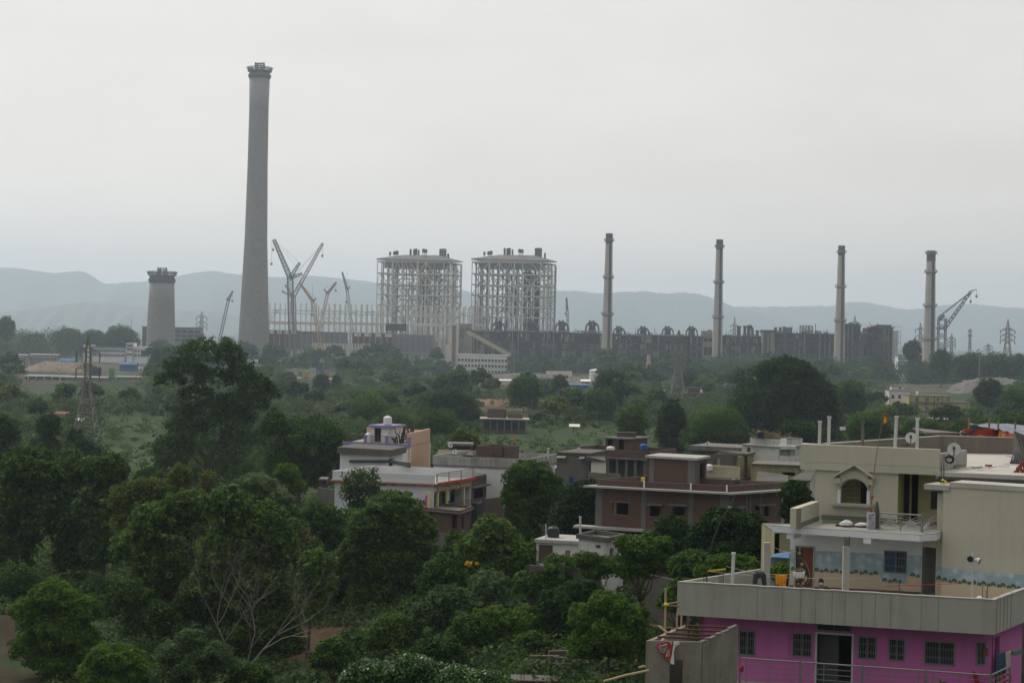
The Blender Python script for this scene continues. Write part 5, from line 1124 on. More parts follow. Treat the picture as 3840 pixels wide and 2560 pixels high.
# ---------------- long brick house behind
a, b = P(*Z3(190, 240), 238), P(*Z3(905, 262), 233); F = Face(a, b); pl = quadr(a, b, 9); zt_ = P(*Z3(600, 268), 235).z; zp = P(*Z3(600, 205), 235).z
t = thing('open_brick_house', 'long brick house with an open pillared floor and brick parapet, far side of the village', 'house', ((a.x+b.x)/2, 241, -5)); shell(t, [p for p in off_poly(pl, -1.2)], -6.5, zt_-.2, CEMD, {0: [(*Z3(x, 300), *Z3(x+46, 390)) for x in (590, 680, 770)]}); slab(t, pl, zt_-.2, zt_, SLABD, .3); parap(t, pl, zt_, zp, BRICK2, .2)
for i in range(9): u = F.len*(i+.3)/9; m = MB(); F.ubox(m, u, -6.5, u+.35, zt_-.2, -.5, -.15); m.build('pillar', CONCG, t)
a, b = P(*Z3(530, 200), 240), P(*Z3(725, 205), 239); pl = quadr(a, b, D=(2.6, 4.5)); zt_ = P(*Z3(600, 105), 240).z; shell(t, pl, P(*Z3(600, 265), 235).z, zt_, BRICK, {0: [(*Z3(538, 112), *Z3(580, 200)), (*Z3(635, 112), *Z3(682, 200))]}, name='stair_room'); slab(t, pl, zt_, zt_+.2, SLABD, .4, 'stair_room_roof')
m = MB(); q = P(*Z3(700, 95), 241); m.box((q.x-1.2, q.y, q.z-.2), (q.x+1.3, q.y+.8, q.z+.7)); m.build('brick_stack', BRICK2, t)
tank('squat white water tank on the long brick house parapet', Z3(527, 0)[0], Z3(600, 0)[0], Z3(0, 170)[1], Z3(0, 214)[1], 236, PLASTW); tank('blue water tank at the right end of the long brick house', Z3(822, 0)[0], Z3(890, 0)[0], Z3(0, 148)[1], Z3(0, 203)[1], 236, PLASTBL)
dish('white satellite dish above the left end of the long brick house', *Z3(283, 200), 9, 234, Z3(290, 232), (-.45, -1, .45))
# ---------------- big brick house
Lp = P(*Z3(460, 462), 160); zP = Lp.z; Rp = atz(*Z3(1612, 520), zP); Bp = atz(*Z3(2098, 490), zP); D_ = (Bp.x-Rp.x, Bp.y-Rp.y)
pl = quadr(Lp, Rp, D=D_); zs = P(*Z3(1612, 592), Rp.y).z; plw = off_poly(pl, -.15)
t = thing('big_brick_house', 'big unplastered brick house with concrete columns and a brick parapet, centre right', 'house', ((Lp.x+Rp.x)/2, 160, 0)); FW = Face(plw[0], plw[1]); FR = Face(plw[1], plw[2])
hf = [(*Z3(582, 668), *Z3(720, 772)), (*Z3(910, 690), *Z3(1005, 790)), (*Z3(1112, 695), *Z3(1222, 798))]; hr = [(*Z3(1668, 712), *Z3(1712, 762)), (*Z3(1842, 695), *Z3(1880, 780)), (*Z3(1920, 690), *Z3(1965, 790))]
zl = P(*Z3(600, 885), 159).z; shell(t, plw, zl, zs, BRICK, {0: hf, 1: hr}); shell(t, off_poly(pl, -.6), -1, zl-.2, BRICK2, name='lower_wall')
for F, h in [(FW, h) for h in hf]+[(FR, h) for h in hr]:
 u0, z0, u1, z1 = F.rect(*h); m = MB(); F.ubox(m, u0-.25, z1, u1+.25, z1+.14, -.2, .12 if h is hf[0] else .5); m.build('lintel', CONCG, t); m = MB(); F.ubox(m, u0-.05, z0-.08, u1+.05, z0-.002, -.2, .08); m.build('sill', CONCG, t)
m = MB(); u0, z0, u1, z1 = FW.rect(*hf[0]); FW.ubox(m, u0, z0, u0+.25, z1, -.6, -.21); m.build('window_reveal', WOOD, t)
slab(t, pl, zs, zs+.16, SLAB, .75, 'roof_slab'); m = MB(); FW.ubox(m, -2.2, zl-.22, FW.len*.36, zl-.02, -.3, .9); m.build('lower_slab', SLAB, t)
m = MB(); m.prism(off_poly(pl, .0), zl-.2, zl-.001); m.build('floor_slab', CONCG, t)
parap(t, pl, zs+.16, zP, BRICK2, .2)
for F, us in ((Face(pl[0], pl[1]), (0, .35, .69, 1)), (Face(pl[1], pl[2]), (.27, .52, .76, 1)), (Face(pl[3], pl[0]), (.3, .6))):
 for f in us: m = MB(); u = F.len*f; F.ubox(m, u-.14, zs+.16, u+.12, zP+.03, -.26, .03); m.build('parapet_pier', BRICK, t)
for x in (458, 855, 1272): u = FW.uz(*Z3(x, 700))[0]; m = MB(); FW.ubox(m, u-.28 if x == 458 else u-.2, -1, u+.35 if x == 458 else u+.2, zs, -.2, .03); m.build('column', CONCG, t)
for x in (1640, 1762, 1795, 1888): u = FR.uz(*Z3(x, 700))[0]; m = MB(); FR.ubox(m, u-.12, -1, u+.12, zs, -.2, .03); m.build('column', CONCG, t)
m = MB(); FR.ubox(m, -.05, -1, .55, zs, -.1, .02); FW.ubox(m, FW.len-.7, -1, FW.len+.02, zs-.01, -.2, .032); m.build('column', CONCG, t)
for x in (862, 1274, 1592): q = Face(pl[0], pl[1]).uz(*Z3(x, 560))[0]; m = MB(); m.tube([Face(pl[0], pl[1]).pt(q, zs+.2, .12), Face(pl[0], pl[1]).pt(q, zs+.75, .12)], .07, 8); m.build('drain_pipe', PLASTW, t)
a, b = P(*Z3(905, 480), 163.5), P(*Z3(1300, 495), 161.5); c = P(*Z3(1400, 490), 165); pt_ = quadr(a, b, D=(c.x-b.x, c.y-b.y)); z1 = P(*Z3(1300, 292), 161.5).z; Fa, Fc = Face(pt_[0], pt_[1]), Face(pt_[1], pt_[2])
shell(t, pt_, zs+.16, z1, BRICK2, {1: [(*Z3(1350, 322), *Z3(1393, 497))]}, name='top_room'); slab(t, pt_, z1, z1+.2, SLAB, .35, 'top_room_roof')
for u0, u1 in ((0, .45), (Fa.len-.6, Fa.len+.02)): m = MB(); Fa.ubox(m, u0, zs+.16, u1, z1, -.1, .04); m.build('top_room_column', CONCG, t)
tank('squat dark grey water tank behind the big brick house parapet', Z3(1628, 0)[0], Z3(1714, 0)[0], Z3(0, 452)[1], Z3(0, 520)[1], 159.5, PLASTB)
q = Face(pl[0], pl[1]).at(*Z3(850, 470), -.05); m = MB(); m.lathe((q.x, q.y, zP), [(.16, 0), (.18, .3), (.2, .32), (.15, .34)], 14); m.build('bucket', mat('yellow_plastic', (.6, .5, .06), (.5, .4, .05), rough=.4), loc=(q.x, q.y, zP), label='small yellow bucket upturned on the big brick house parapet', cat='bucket')
# ---------------- yellow balcony house, white house with mouldy walls
a, b, c = P(*Z3(1400, 430), 186), P(*Z3(1700, 440), 184), P(*Z3(1820, 440), 188); zf = P(*Z3(1550, 440), 185).z; zt_ = P(*Z3(1700, 258), 184).z; pl = quadr(a, b, D=(c.x-b.x, c.y-b.y)); F = Face(a, b)
t = thing('yellow_balcony_house', 'grey and yellow house with a pale balustraded balcony behind the big brick house', 'house', (b.x, 187, -1)); inner = off_poly(pl, 0); Fi = Face(Vector((*a[:2], 0))-F.n*1.6, Vector((*b[:2], 0))-F.n*1.6)
m = MB(); Fi.wall(m, 0, Fi.len, zf, zt_, [Fi.rect(*Z3(1487, 278), *Z3(1530, 360)), Fi.rect(*Z3(1655, 275), *Z3(1695, 362))], .2); m.build('front_wall', CEMD, t)
F2 = Face(pl[1], pl[2]); m = MB(); F2.ubox(m, 0, -3, F2.len, zt_-.02, -.25, 0); Face(pl[2], pl[3]).ubox(m, 0, -3, 4, zt_-.03, -.2, 0); m.build('yellow_wall', YELW, t); m = MB(); F.ubox(m, 0, -3, F.len-.01, zf-.1, -.2, 0); m.build('ochre_wall', YEL, t)
slab(t, pl, zf-.1, zf, SLAB, .1, 'balcony_floor'); m = MB(); p = off_poly(pl, .15); m.prism([Fi.pt(3.2, 0, .6)[:2], Fi.pt(Fi.len+.2, 0, .6)[:2], p[2], p[3]], zt_, zt_+.2); m.build('roof', CEMD, t)
m = MB()
for i in range(34): u = F.len*(i+.5)/34; F.ubox(m, u-.09, zf, u+.09, zf+.95, -.08, .05)
F.ubox(m, 0, zf+.95, F.len, zf+1.1, -.1, .08); m.build('balustrade', mat('cream_balusters', (.52, .48, .34), (.35, .32, .22), scale=1, streak=.3), t)
tank('white water tank on the balustraded balcony', Z3(1403, 0)[0], Z3(1466, 0)[0], Z3(0, 328)[1], Z3(0, 385)[1], 185.5, PLASTW)
a, b = P(*Z3(1290, 330), 205), P(*Z3(1680, 320), 203); t = thing('grey_roof_house', 'dull grey house with a thick overhanging slab behind the balustraded balcony', 'house', ((a.x+b.x)/2, 208, -2)); pl = quadr(a, b, 6); zt_ = P(*Z3(1400, 210), 204).z; shell(t, off_poly(pl, -.5), -4, zt_, CONCG); slab(t, pl, zt_, zt_+.5, SLABD, .4)
dish('tilted satellite dish on the dull grey house', *Z3(1420, 150), 9, 204, Z3(1448, 186), (-.7, -1, .6))
a, b = P(*Z3(1735, 320), 194), P(*Z3(2060, 330), 191); zt_ = P(*Z3(1900, 172), 192).z; pl = quadr(a, b, 8); F = Face(a, b)
t = thing('mouldy_white_house', 'white house with black mould streaks and a roof top cabin, beside the cream building', 'house', ((a.x+b.x)/2, 196, -2)); shell(t, pl, -4, zt_, MWHITE, {0: [(*Z3(1770, 183), *Z3(1795, 245))]}); slab(t, pl, zt_, zt_+.12, SLAB, .2); win(t, F, (*Z3(1770, 183), *Z3(1795, 245)), WOOD, BLACK, name='door')
a2, b2 = P(*Z3(1810, 170), 194), P(*Z3(2118, 172), 192); z2 = P(*Z3(1950, 105), 193).z; shell(t, quadr(a2, b2, 4), zt_+.12, z2, MWHITE, name='roof_cabin'); slab(t, quadr(a2, b2, 4), z2, z2+.08, CEMD, 0, 'cabin_roof')
m = MB(); r_ = random.Random(9)
for i in range(30): q = P(*Z3(r_.uniform(1880, 2110), 100), 193+r_.random()*2); q.z = z2+.1; m.bar(q, q+Vector((r_.uniform(-1.5, 1.5), r_.uniform(-.6, .6), r_.uniform(.1, .8))), .1)
m.build('firewood_heap', WOOD, kind='stuff', loc=P(*Z3(2000, 100), 194))
a3, b3 = P(*Z3(2060, 330), 190), P(*Z3(2236, 335), 190); z3 = P(*Z3(2150, 262), 190).z; m = MB(); Face(a3, b3).ubox(m, 0, -4, (b3-a3).length, z3, -.3, 0); m.build('terrace_wall', MWHITE, t); m = MB(); q0, q1 = P(*Z3(2062, 190), 192), P(*Z3(2148, 258), 192); m.box((q0.x, 192, q1.z), (q1.x, 192.2, q0.z)); m.build('green_wall', mat('mint_wall', (.32, .42, .27), (.26, .34, .22)), t)
m = MB(); m.box((q0.x-.2, 190.5, q0.z), (q1.x+.4, 193, q0.z+.35)); m.box((q1.x, 191, q1.z), (q1.x+.3, 191.3, q0.z)); m.build('porch', MWHITE, t)
m = MB(); q0, q1 = P(*Z3(2066, 100), 191.4), P(*Z3(2118, 172), 191.4); m.box((q0.x, 191.4, q1.z), (q1.x, 191.5, q0.z)); m.build('white_board', PLASTW, t)
tank('dark grey water tank above the mouldy white house', Z3(1850, 0)[0], Z3(1920, 0)[0], Z3(0, 32)[1], Z3(0, 98)[1], 193, PLASTB)
a, b = P(*Z3(1822, 430), 182), P(*Z3(2240, 440), 181); t = thing('stained_yellow_wall_house', 'low stained yellow grey house wall below the mouldy white house', 'house', ((a.x+b.x)/2, 183, -2)); pl = quadr(a, b, 5); zt_ = P(*Z3(2000, 340), 181).z; shell(t, pl, -4, zt_, YELW, {0: [(*Z3(2080, 400), *Z3(2190, 430))]}); slab(t, pl, zt_, zt_+.1, SLABD, .2)
def leanto(label, pts, Y0, Y1, zw_, rm, wm, holes=None):
 """pts: front-left, front-right, back-right, back-left roof corners in pixels"""
 q = [P(*pts[0], Y0), P(*pts[1], Y0), P(*pts[2], Y1), P(*pts[3], Y1)]; t = thing('lean_to_shed', label, 'shed', ((q[0].x+q[1].x)/2, Y0+1, zw_)); m = MB(); lo = [p-Vector((0, 0, .12)) for p in q]
 m.add(q+lo, [(0, 1, 2, 3), (7, 6, 5, 4), (0, 4, 5, 1), (1, 5, 6, 2), (2, 6, 7, 3), (3, 7, 4, 0)]); m.build('roof', rm, t)
 m = MB(); base = [(p.x, p.y) for p in q]; base = off_poly(base, -.3); m.prism(base, zw_, [p.z-.2 for p in q]); m.build('wall', wm, t)
leanto('lean-to shed with a sagging grey sheet roof behind the big brick house', [Z3(1845, 475), Z3(2125, 482), Z3(2130, 425), Z3(1860, 388)], 172, 177, -3, CEMD, mat('faded_lilac', (.30, .27, .31), (.12, .11, .12), scale=.6, streak=.6))
leanto('lean-to shed with a dark sheet roof just left of the cream building', [Z3(2130, 465), Z3(2330, 472), Z3(2360, 402), Z3(2250, 402)], 148, 152, -1, CEMD, CONCG)
# ---------------- small white huts in front
a, b = P(*Z3(-70, 1170), 151), P(*Z3(298, 1175), 150); F = Face(a, b); zt_ = P(*Z3(150, 1030), 150).z; pl = quadr(a, b, 4)
t = thing('white_hut', 'small white hut with a brown shuttered window and a thin slab roof', 'hut', ((a.x+b.x)/2, 152, 0)); shell(t, pl, -2, zt_, HWHITE, {0: [(*Z3(162, 1088), *Z3(208, 1168))]}); slab(t, pl, zt_, zt_+.25, SLAB, .3); win(t, F, (*Z3(162, 1088), *Z3(208, 1168)), None, WOOD, name='shutter'); m = MB(); F.box(m, *Z3(-70, 1040), *Z3(50, 1200), .01, .06); m.build('brick_pier', BRICK2, t)
tank('black water tank in the shade of the dark tree on the white hut roof', Z2(1180, 0)[0], Z2(1300, 0)[0], Z2(0, 968)[1], Z2(0, 1100)[1], 152.5, PLASTB)
pole('tall slim white pole between the two small white huts', 2176, 1938, 2025, 149, METALW, .09); pole('thin white pipe beside the black water tank', 2047, 1968, 2025, 151, METALW, .05)
a, b = P(*Z3(300, 1160), 147), P(*Z3(527, 1165), 145); c = P(*Z3(660, 1150), 148); pl = quadr(a, b, D=(c.x-b.x, c.y-b.y)); zt_ = P(*Z3(527, 1015), 145).z; F = Face(a, b)
t = thing('flat_roofed_white_hut', 'small white hut with a sunken dark flat roof and a square vent grille', 'hut', (b.x, 147, 0)); shell(t, pl, -2, zt_, MWHITE, {0: [(*Z3(433, 1040), *Z3(476, 1068))], 1: [(*Z3(556, 1070), *Z3(590, 1150))]}); slab(t, pl, zt_-.3, zt_-.1, CEMD, -.2); parap(t, pl, zt_, zt_+.35, CEMD, .25, over=.15)
win(t, F, (*Z3(433, 1040), *Z3(476, 1068)), None, SLABD, 4, 'vent_grille', hb=4)
a, b = P(1985, 2118, 140), P(2250, 2135, 138); t = thing('broken_yard_wall', 'broken dark yard wall with a stub column below the small white huts', 'wall', ((a.x+b.x)/2, 139, 0)); F = Face(a, b); m = MB(); F.ubox(m, 0, -2, F.len, a.z, -.25, 0); m.build('wall', CEMD, t); m = MB(); u = F.uz(2114, 2125)[0]; F.ubox(m, u-.16, -2, u+.16, P(2114, 2108, 139).z, .0, .3); m.build('stub_column', CONCG, t)
a, b = P(2420, 2150, 133), P(2600, 2190, 128); t = thing('low_stone_wall', 'low grey wall along the shaded yard right of centre', 'wall', ((a.x+b.x)/2, 130, 0)); F = Face(a, b); m = MB(); F.ubox(m, 0, -1, F.len, a.z, -.25, 0); m.build('wall', CEMD, t)
a, b = P(2060, 2440, 116), P(2310, 2436, 117); t = thing('low_mud_wall', 'low brown mud wall beyond the grass patch at the bottom', 'wall', ((a.x+b.x)/2, 116, 0)); F = Face(a, b); m = MB(); F.ubox(m, 0, -2, F.len, a.z, -.3, 0); m.build('wall', mat('mud_wall', (.09, .075, .06), (.06, .05, .04), scale=1), t)
# ---------------- farther houses
def flat(label, x0, x1, yt, Y, wm, rows, n, depth=8, roofm=None, name='house', glass=None, frame=None, over=.3, group=None):
 A, B = P(x0, yt, Y), P(x1, yt, Y); F = Face(A, B); zt = F.uz((x0+x1)/2, yt)[1]; t = thing(name, label, 'house', ((A.x+B.x)/2, Y+depth/2, float(gz(A.x, Y))), group); pl = quadr(A, B, depth)
 hs = [(x0+(x1-x0)*(i+fa)/n, ya, x0+(x1-x0)*(i+fb)/n, yb) for (ya, yb, fa, fb) in rows for i in range(n)]; shell(t, pl, float(gz(A.x, Y))-1, zt, wm, {0: hs}); slab(t, pl, zt, zt+.2, roofm or SLABD, over)
 for h in hs: win(t, F, h, frame, glass or GLASSD)
 return t, F, zt, pl
t, F, zt, pl = flat('yellow three storey apartment block with blue windows, right background', 3411, 3568, 1484, 781, YEL, [(1492, 1504, .56, .86), (1526, 1538, .56, .86)], 4, 12, roofm=SLABD, glass=BLUT)
m = MB(); [F.box(m, 3409, y, 3570, y+2.2, .01, .3) for y in (1507, 1514, 1541)]; m.build('stained_ledge', CEMD, t)
for x in (3440, 3472, 3503, 3534): m = MB(); F.box(m, x-1, 1485, x+1, 1552, .01, .25); m.build('pilaster', CEMD, t)
flat('lower yellow wing right of the yellow apartment block', 3569, 3636, 1508, 782, YEL, [(1527, 1538, .2, .4)], 2, 10)
tank('white water tank on the yellow apartment block', 3434, 3445, 1467, 1481, 783, PLASTW)
flat('pale two storey house left of the yellow apartment block', 3336, 3411, 1464, 850, LIGHTC, [(1480, 1494, .3, .7)], 3, 10); flat('pale roof room on the pale two storey house', 3345, 3388, 1448, 853, LIGHTC, [(1452, 1458, .6, .8)], 1, 5, name='roof_room')
flat('tin roofed brick hut in front of the yellow apartment block', 3500, 3552, 1556, 640, BRICK2, [], 1, 5, roofm=MATS['tin'])
flat('brown brick house with a roof room left of the huge dark tree', 2562, 2660, 1475, 850, BRICK2, [(1484, 1494, .3, .5)], 3, 9); flat('brown roof room on the brick house left of the huge dark tree', 2580, 2624, 1454, 852, BRICK2, [], 1, 5, name='roof_room'); tank('white water tank on the brown brick house, left of the huge dark tree', 2625, 2634, 1460, 1472, 848, PLASTW)
t, F, zt, pl = flat('abandoned brick house with a pale slab and dark verandah in the scrub, centre', 1812, 1972, 1572, 530, BRICK2, [(1580, 1611, .12, .88)], 6, 9, roofm=SLAB, over=1.0)
for i in range(7): u = F.len*i/6; m = MB(); F.ubox(m, max(0, u-.15), -7, u+.15, zt, .7, 1.0); m.build('pillar', CONCG, t)
a, b = P(*Z1(1648, 172), 533), P(*Z1(1822, 172), 533); shell(t, quadr(a, b, 4), zt+.2, P(*Z1(1740, 90), 533).z, BRICK2, name='roof_room'); a, b = P(*Z1(1845, 172), 533), P(*Z1(1980, 172), 533); parap(t, quadr(a, b, 4), zt+.2, P(*Z1(1900, 140), 533).z, BRICK)
flat('tiny brick hut peeping out behind the tall leafy tree, left of the white banded house', 1204, 1222, 1800, 240, BRICK2, [], 1, 3)
flat('low cream house among trees at the right edge, background', 3690, 3760, 1490, 900, LIGHTC, [(1500, 1508, .3, .6)], 3, 8)
a = P(3150, 1612, 330); t = thing('white_board', 'small plain white board on a post right of the huge dark tree', 'board', (a.x, a.y, -6)); m = MB(); b = P(3171, 1602, 330); m.box((a.x, 330, a.z), (b.x, 330.2, b.z+.1)); m.build('panel', PLASTW, t); m = MB(); m.bar((a.x+.5, 330.3, -6.3), (a.x+.5, 330.3, a.z+.2), .15); m.build('post', IRON, t)
a, b = P(275, 1846, 262), P(308, 1853, 262); m = MB(); m.box((a.x, 262, b.z), (b.x, 266, a.z+.15)); q = thing('glimpsed_hut', 'white hut corner glimpsed through the dark trees at the left', 'hut', (a.x, 264, -6)); m.build('roof', HWHITE, q); m = MB(); m.box((a.x+.05, 262.2, -6.3), (b.x-.05, 265.8, b.z)); m.build('wall', CEMD, q)
a, b = P(1190, 1826, 225), P(1256, 1830, 222); t = thing('low_yard_wall', 'low brown yard wall behind the leaning thin trunk', 'wall', (a.x, a.y, -6)); F = Face(a, b); m = MB(); F.ubox(m, 0, -6.5, F.len, a.z, -.25, 0); m.build('wall', CEMD, t)
CREAM = mat('cream_wall_paint', (.47, .455, .36), (.37, .36, .28), scale=.6, streak=.3, dirt=.3, fine=5)
CREAMS = mat('yellowish_cream_paint', (.58, .52, .28), (.47, .42, .23), scale=.6, dirt=.15)  # yellower cream of the corridor and back room walls
PINKW = mat('pink_wall_paint', (.51, .145, .37), (.37, .11, .27), scale=.7, streak=.35, dirt=.3, fine=5)
PARC = mat('bare_parapet_cement', (.345, .34, .30), (.235, .23, .20), scale=.9, streak=.4, dirt=.4, fine=14)
PARD = mat('brown_grey_cement', (.20, .18, .15), (.12, .105, .09), scale=.8, streak=.4, dirt=.4, fine=8)
DECK = mat('roof_deck_cement', (.44, .42, .38), (.28, .26, .23), scale=.35, dirt=.55, fine=4)
SEAM = mat('seam_grey', (.13, .125, .115), (.07, .065, .06), scale=4, dirt=.6)
TERR = mat('wet_terrace_cement', (.30, .30, .27), (.12, .125, .115), scale=.9, dirt=.8, fine=5, rough=.55)
STAIN = mat('stained_skirting', (.17, .165, .145), (.12, .115, .10), scale=1.2, dirt=.5)
STEELR = mat('stainless_rail', (.26, .26, .26), (.18, .18, .18), scale=3, rough=.35, metal=.6, dirt=.1)
TILEB = mat('plain_beige_tile', (.56, .46, .32), (.5, .41, .28), scale=.4, dirt=.15, rough=.4, spec=.5)
def tilemat():
 """glazed tile with a pale cloud pattern"""
 m, t = newmat('sky_blue_tile'); n = t.nodes; o = n.new('ShaderNodeOutputMaterial'); p = n.new('ShaderNodeBsdfPrincipled'); lk(t, p.outputs[0], o.inputs[0]); p.inputs['Roughness'].default_value = .3
 g, wc, s = wallcoord(t); v = n.new('ShaderNodeTexVoronoi'); v.feature = 'SMOOTH_F1'; v.inputs['Scale'].default_value = 3.2; lk(t, wc.outputs[0], v.inputs['Vector'])
 r = n.new('ShaderNodeValToRGB'); e = r.color_ramp.elements; e[0].position = .12; e[0].color = (.47, .55, .57, 1); e[1].position = .5; e[1].color = (.27, .37, .42, 1); lk(t, v.outputs['Distance'], r.inputs[0])
 b = n.new('ShaderNodeTexBrick'); b.offset = 0; b.inputs['Scale'].default_value = 1; b.inputs['Brick Width'].default_value = .3; b.inputs['Row Height'].default_value = .3; b.inputs['Mortar Size'].default_value = .006; lk(t, wc.outputs[0], b.inputs['Vector'])
 mx_ = n.new('ShaderNodeMix'); mx_.data_type = 'RGBA'; lk(t, b.outputs['Fac'], mx_.inputs[0]); lk(t, r.outputs[0], mx_.inputs[6]); mx_.inputs[7].default_value = (.25, .28, .28, 1); lk(t, mx_.outputs[2], p.inputs['Base Color']); return m
TILE = tilemat(); PALM = mat('printed_palm_green', (.075, .115, .06), (.15, .17, .10), scale=6, rough=.35, dirt=.5)
def palms(mb, F, u0, u1, z, off, seed, big=.22):
 """the printed frieze of palm trees on the tiles, as thin glaze relief"""
 r_ = random.Random(seed); u = u0+.15; k = 0
 while u < u1-.12:
  s_ = big if k % 2 == 0 else big*.62; zz = z+(0 if k % 2 == 0 else -.05)
  F.ubox(mb, u-.012, zz-s_*.45, u+.012, zz, off, off+.004)
  for i in range(9):
   a = -0.5+i*(math.pi+1.0)/8; L_ = s_*r_.uniform(.42, .58); c = F.pt(u, zz, off+.004+.0006*(i % 3)); d = F.d*math.cos(a)+Vector((0, 0, math.sin(a))); q = F.d*(-math.sin(a))+Vector((0, 0, math.cos(a)))
   tip = c+d*L_-Vector((0, 0, L_*.45)); mid = c+d*L_*.6+Vector((0, 0, .02)); mb.add([c, mid+q*.045, tip, mid-q*.045], [(0, 1, 2, 3)])
  u += .22 if k % 2 == 0 else .18; k += 1
# ---- footprint of the pink house's parapet
A = P(*R1(65, 1008), 71.1); ZT = A.z; B = atz(*R1(1818, 1110), ZT); Cc = atz(3836, 2212, ZT); Dl = atz(*R1(530, 935), ZT); ZB = P(*R1(60, 1190), 71.1).z; ZF = ZT-.95
side = Vector((Cc.x-B.x, Cc.y-B.y, 0)).normalized(); sl = Vector((Dl.x-A.x, Dl.y-A.y, 0)).normalized()
t = thing('pink_house', 'pink house with a bare cement roof parapet, barred windows and a tiled roof terrace', 'house', ((A.x+B.x)/2, 72, 0))
B2 = B+side*9; A2 = A+sl*11; pl = [tuple(A[:2]), tuple(B[:2]), tuple(B2[:2]), tuple(A2[:2])]; F0, F1_, Fl_ = Face(A, B), Face(B, B2), Face(A, A+sl*6.2)
m = MB(); F0.ubox(m, 0, ZB, F0.len, ZT, -.14, 0); m.build('front_parapet', PARC, t); m = MB(); F1_.ubox(m, .0, ZB+.002, F1_.len, ZT+.003, -.14, 0); m.build('side_parapet', PARC, t)
m = MB(); Fl_.ubox(m, .15, ZB+.004, Fl_.len, ZT-.005, -.14, 0); m.build('left_parapet', PARC, t)
m = MB(); r_ = random.Random(4)
for F in (F0, F1_):
 u = 0
 while u < F.len: w_ = r_.uniform(.2, .5); F.ubox(m, u, ZT+.005, min(F.len, u+w_), ZT+.03+r_.uniform(0, .025), -.16, .02); u += w_
m.build('mortar_capping', SLAB, t)
for x in (502, 642, 742, 826, 917, 990, 1082, 1157, 1243, 1412, 1508):
 m = MB(); u = F0.uz(*R1(x, 1150))[0]; z_ = ZB
 while z_ < ZT-.05: m.tube([F0.pt(u+r_.uniform(-.006, .006), z_, .004), F0.pt(u, z_+.06, .004)], .007, 5); z_ += .085
 m.build('rebar_seam', SEAM, t)
for u in (.3, .75, 1.2, 1.65, 2.1): m = MB(); m.tube([F1_.pt(u, ZB, .004), F1_.pt(u, ZT, .004)], .006, 5); m.build('rebar_seam', SEAM, t)
m = MB(); m.prism(off_poly(pl, -.15), ZF-.2, ZF); m.build('terrace_floor', TERR, t)
PA, PB = F0.pt(.85, 0, -1.25), F0.pt(F0.len-1.2, 0, -1.25); FP = Face(PA, PB); xs_ = FP.uz(*R1(181, 1240))[0]; PA = FP.pt(xs_, 0); FP = Face(PA, PB); PC = Vector((PB.x, PB.y, 0))+side*.75+F0.d*.9; PD = PC+side*.9; ZG = 7.2
hs = [(*R1(x0, y0), *R1(x1, y1)) for x0, y0, x1, y1 in ((401, 1277, 490, 1412), (698, 1291, 804, 1421), (1062, 1311, 1162, 1434), (1232, 1324, 1320, 1444), (1430, 1338, 1596, 1466))]
door = (*R1(832, 1299), *R1(1024, 1600)); trans = (*R1(834, 1234), *R1(1024, 1279))
m = MB(); FP.wall(m, 0, FP.len, 0, ZF-.2, [FP.rect(*h) for h in hs+[door, trans]], .25); m.build('pink_wall', PINKW, t)
FS = Face(PB, PC); FS2 = Face(PC, PC+side*4.0); sidew = (*R1(1717, 1340), *R1(1768, 1466)); m = MB(); FS.wall(m, .003, FS.len, 0, ZF-.2, [FS.rect(*sidew)], .2); m.build('pink_wall', PINKW, t); m = MB(); FS2.wall(m, .2, FS2.len, 0, ZF-.21, [(.35, ZG, 1.0, ZG+2.1)], .2); m.build('pink_wall', PINKW, t)
m = MB(); bk = FP.pt(0, 0, -5); m.obox((PA.x, PA.y, 0), -FP.n*5, FP.d*.2, (0, 0, ZF-.2)); m.obox(FP.pt(0, 0, -5), FP.d*FP.len, -FP.n*.2, (0, 0, ZF-.2)); m.build('inner_wall', CEMD, t)
m = MB(); FP.ubox(m, .3, 0, FP.len-.1, ZG-.02, -4.9, -.3); m.build('inner_floor', TERR, t)
for i, h in enumerate(hs): win(t, FP, h, BARM, GLASSD, 11 if i == 4 else 7)
win(t, FS, sidew, BARM, GLASSD, 7)
win(t, FP, trans, BARM, GLASSD, 0, name='transom_window')
u0, z0, u1, z1 = FP.rect(*door); m = MB(); FP.ubox(m, u0, ZG, u0+.75, z1, -.7, -.66); m.build('door_leaf', mat('grey_green_door', (.10, .12, .11), (.06, .07, .065), scale=2), t); m = MB(); FP.ubox(m, u0-.07, ZG, u0, z1+.07, -.1, .02); FP.ubox(m, u1, ZG, u1+.07, z1+.07, -.1, .02); FP.ubox(m, u0, z1, u1, z1+.07, -.1, .02); m.build('door_frame', METALW, t)
m = MB(); p = FP.at(*R1(697, 1232), .04); q = FP.at(*R1(697, 1268), .04); a_ = FP.at(*R1(680, 1270), .04); b_ = FP.at(*R1(674, 1435), .04); m.tube([p, q, a_, b_], .022, 6); m.build('conduit', PINKW, t)
bal = [tuple((Vector((*F0.pt(-.2 if i == 0 else F0.len, 0).to_tuple()[:2], 0)))[:2]) for i in (0, 1)]; m = MB(); m.prism([FP.pt(-.4, 0, -.1)[:2], FP.pt(-.4, 0, 1.15)[:2], F0.pt(F0.len-.1, 0, -.1)[:2], tuple((Vector((*F0.pt(F0.len-.1, 0, -.1)[:2], 0))+side*4)[:2]), FS2.pt(.1, 0, -.2)[:2], FP.pt(FP.len, 0, -.1)[:2]], ZG-.25, ZG); m.build('balcony_slab', DECK, t)
m = MB(); F0.ubox(m, 1.75, ZG-3, F0.len-.12, ZG-.26, -.2, -.08); m.build('lower_cement_wall', PARC, t)
RH = 1.02; FRl = Face(F0.pt(0, 0, -.12), F0.pt(F0.len, 0, -.12)); ur = FRl.uz(*R1(408, 1430))[0]; ue = FRl.uz(*R1(1797, 1520))[0]
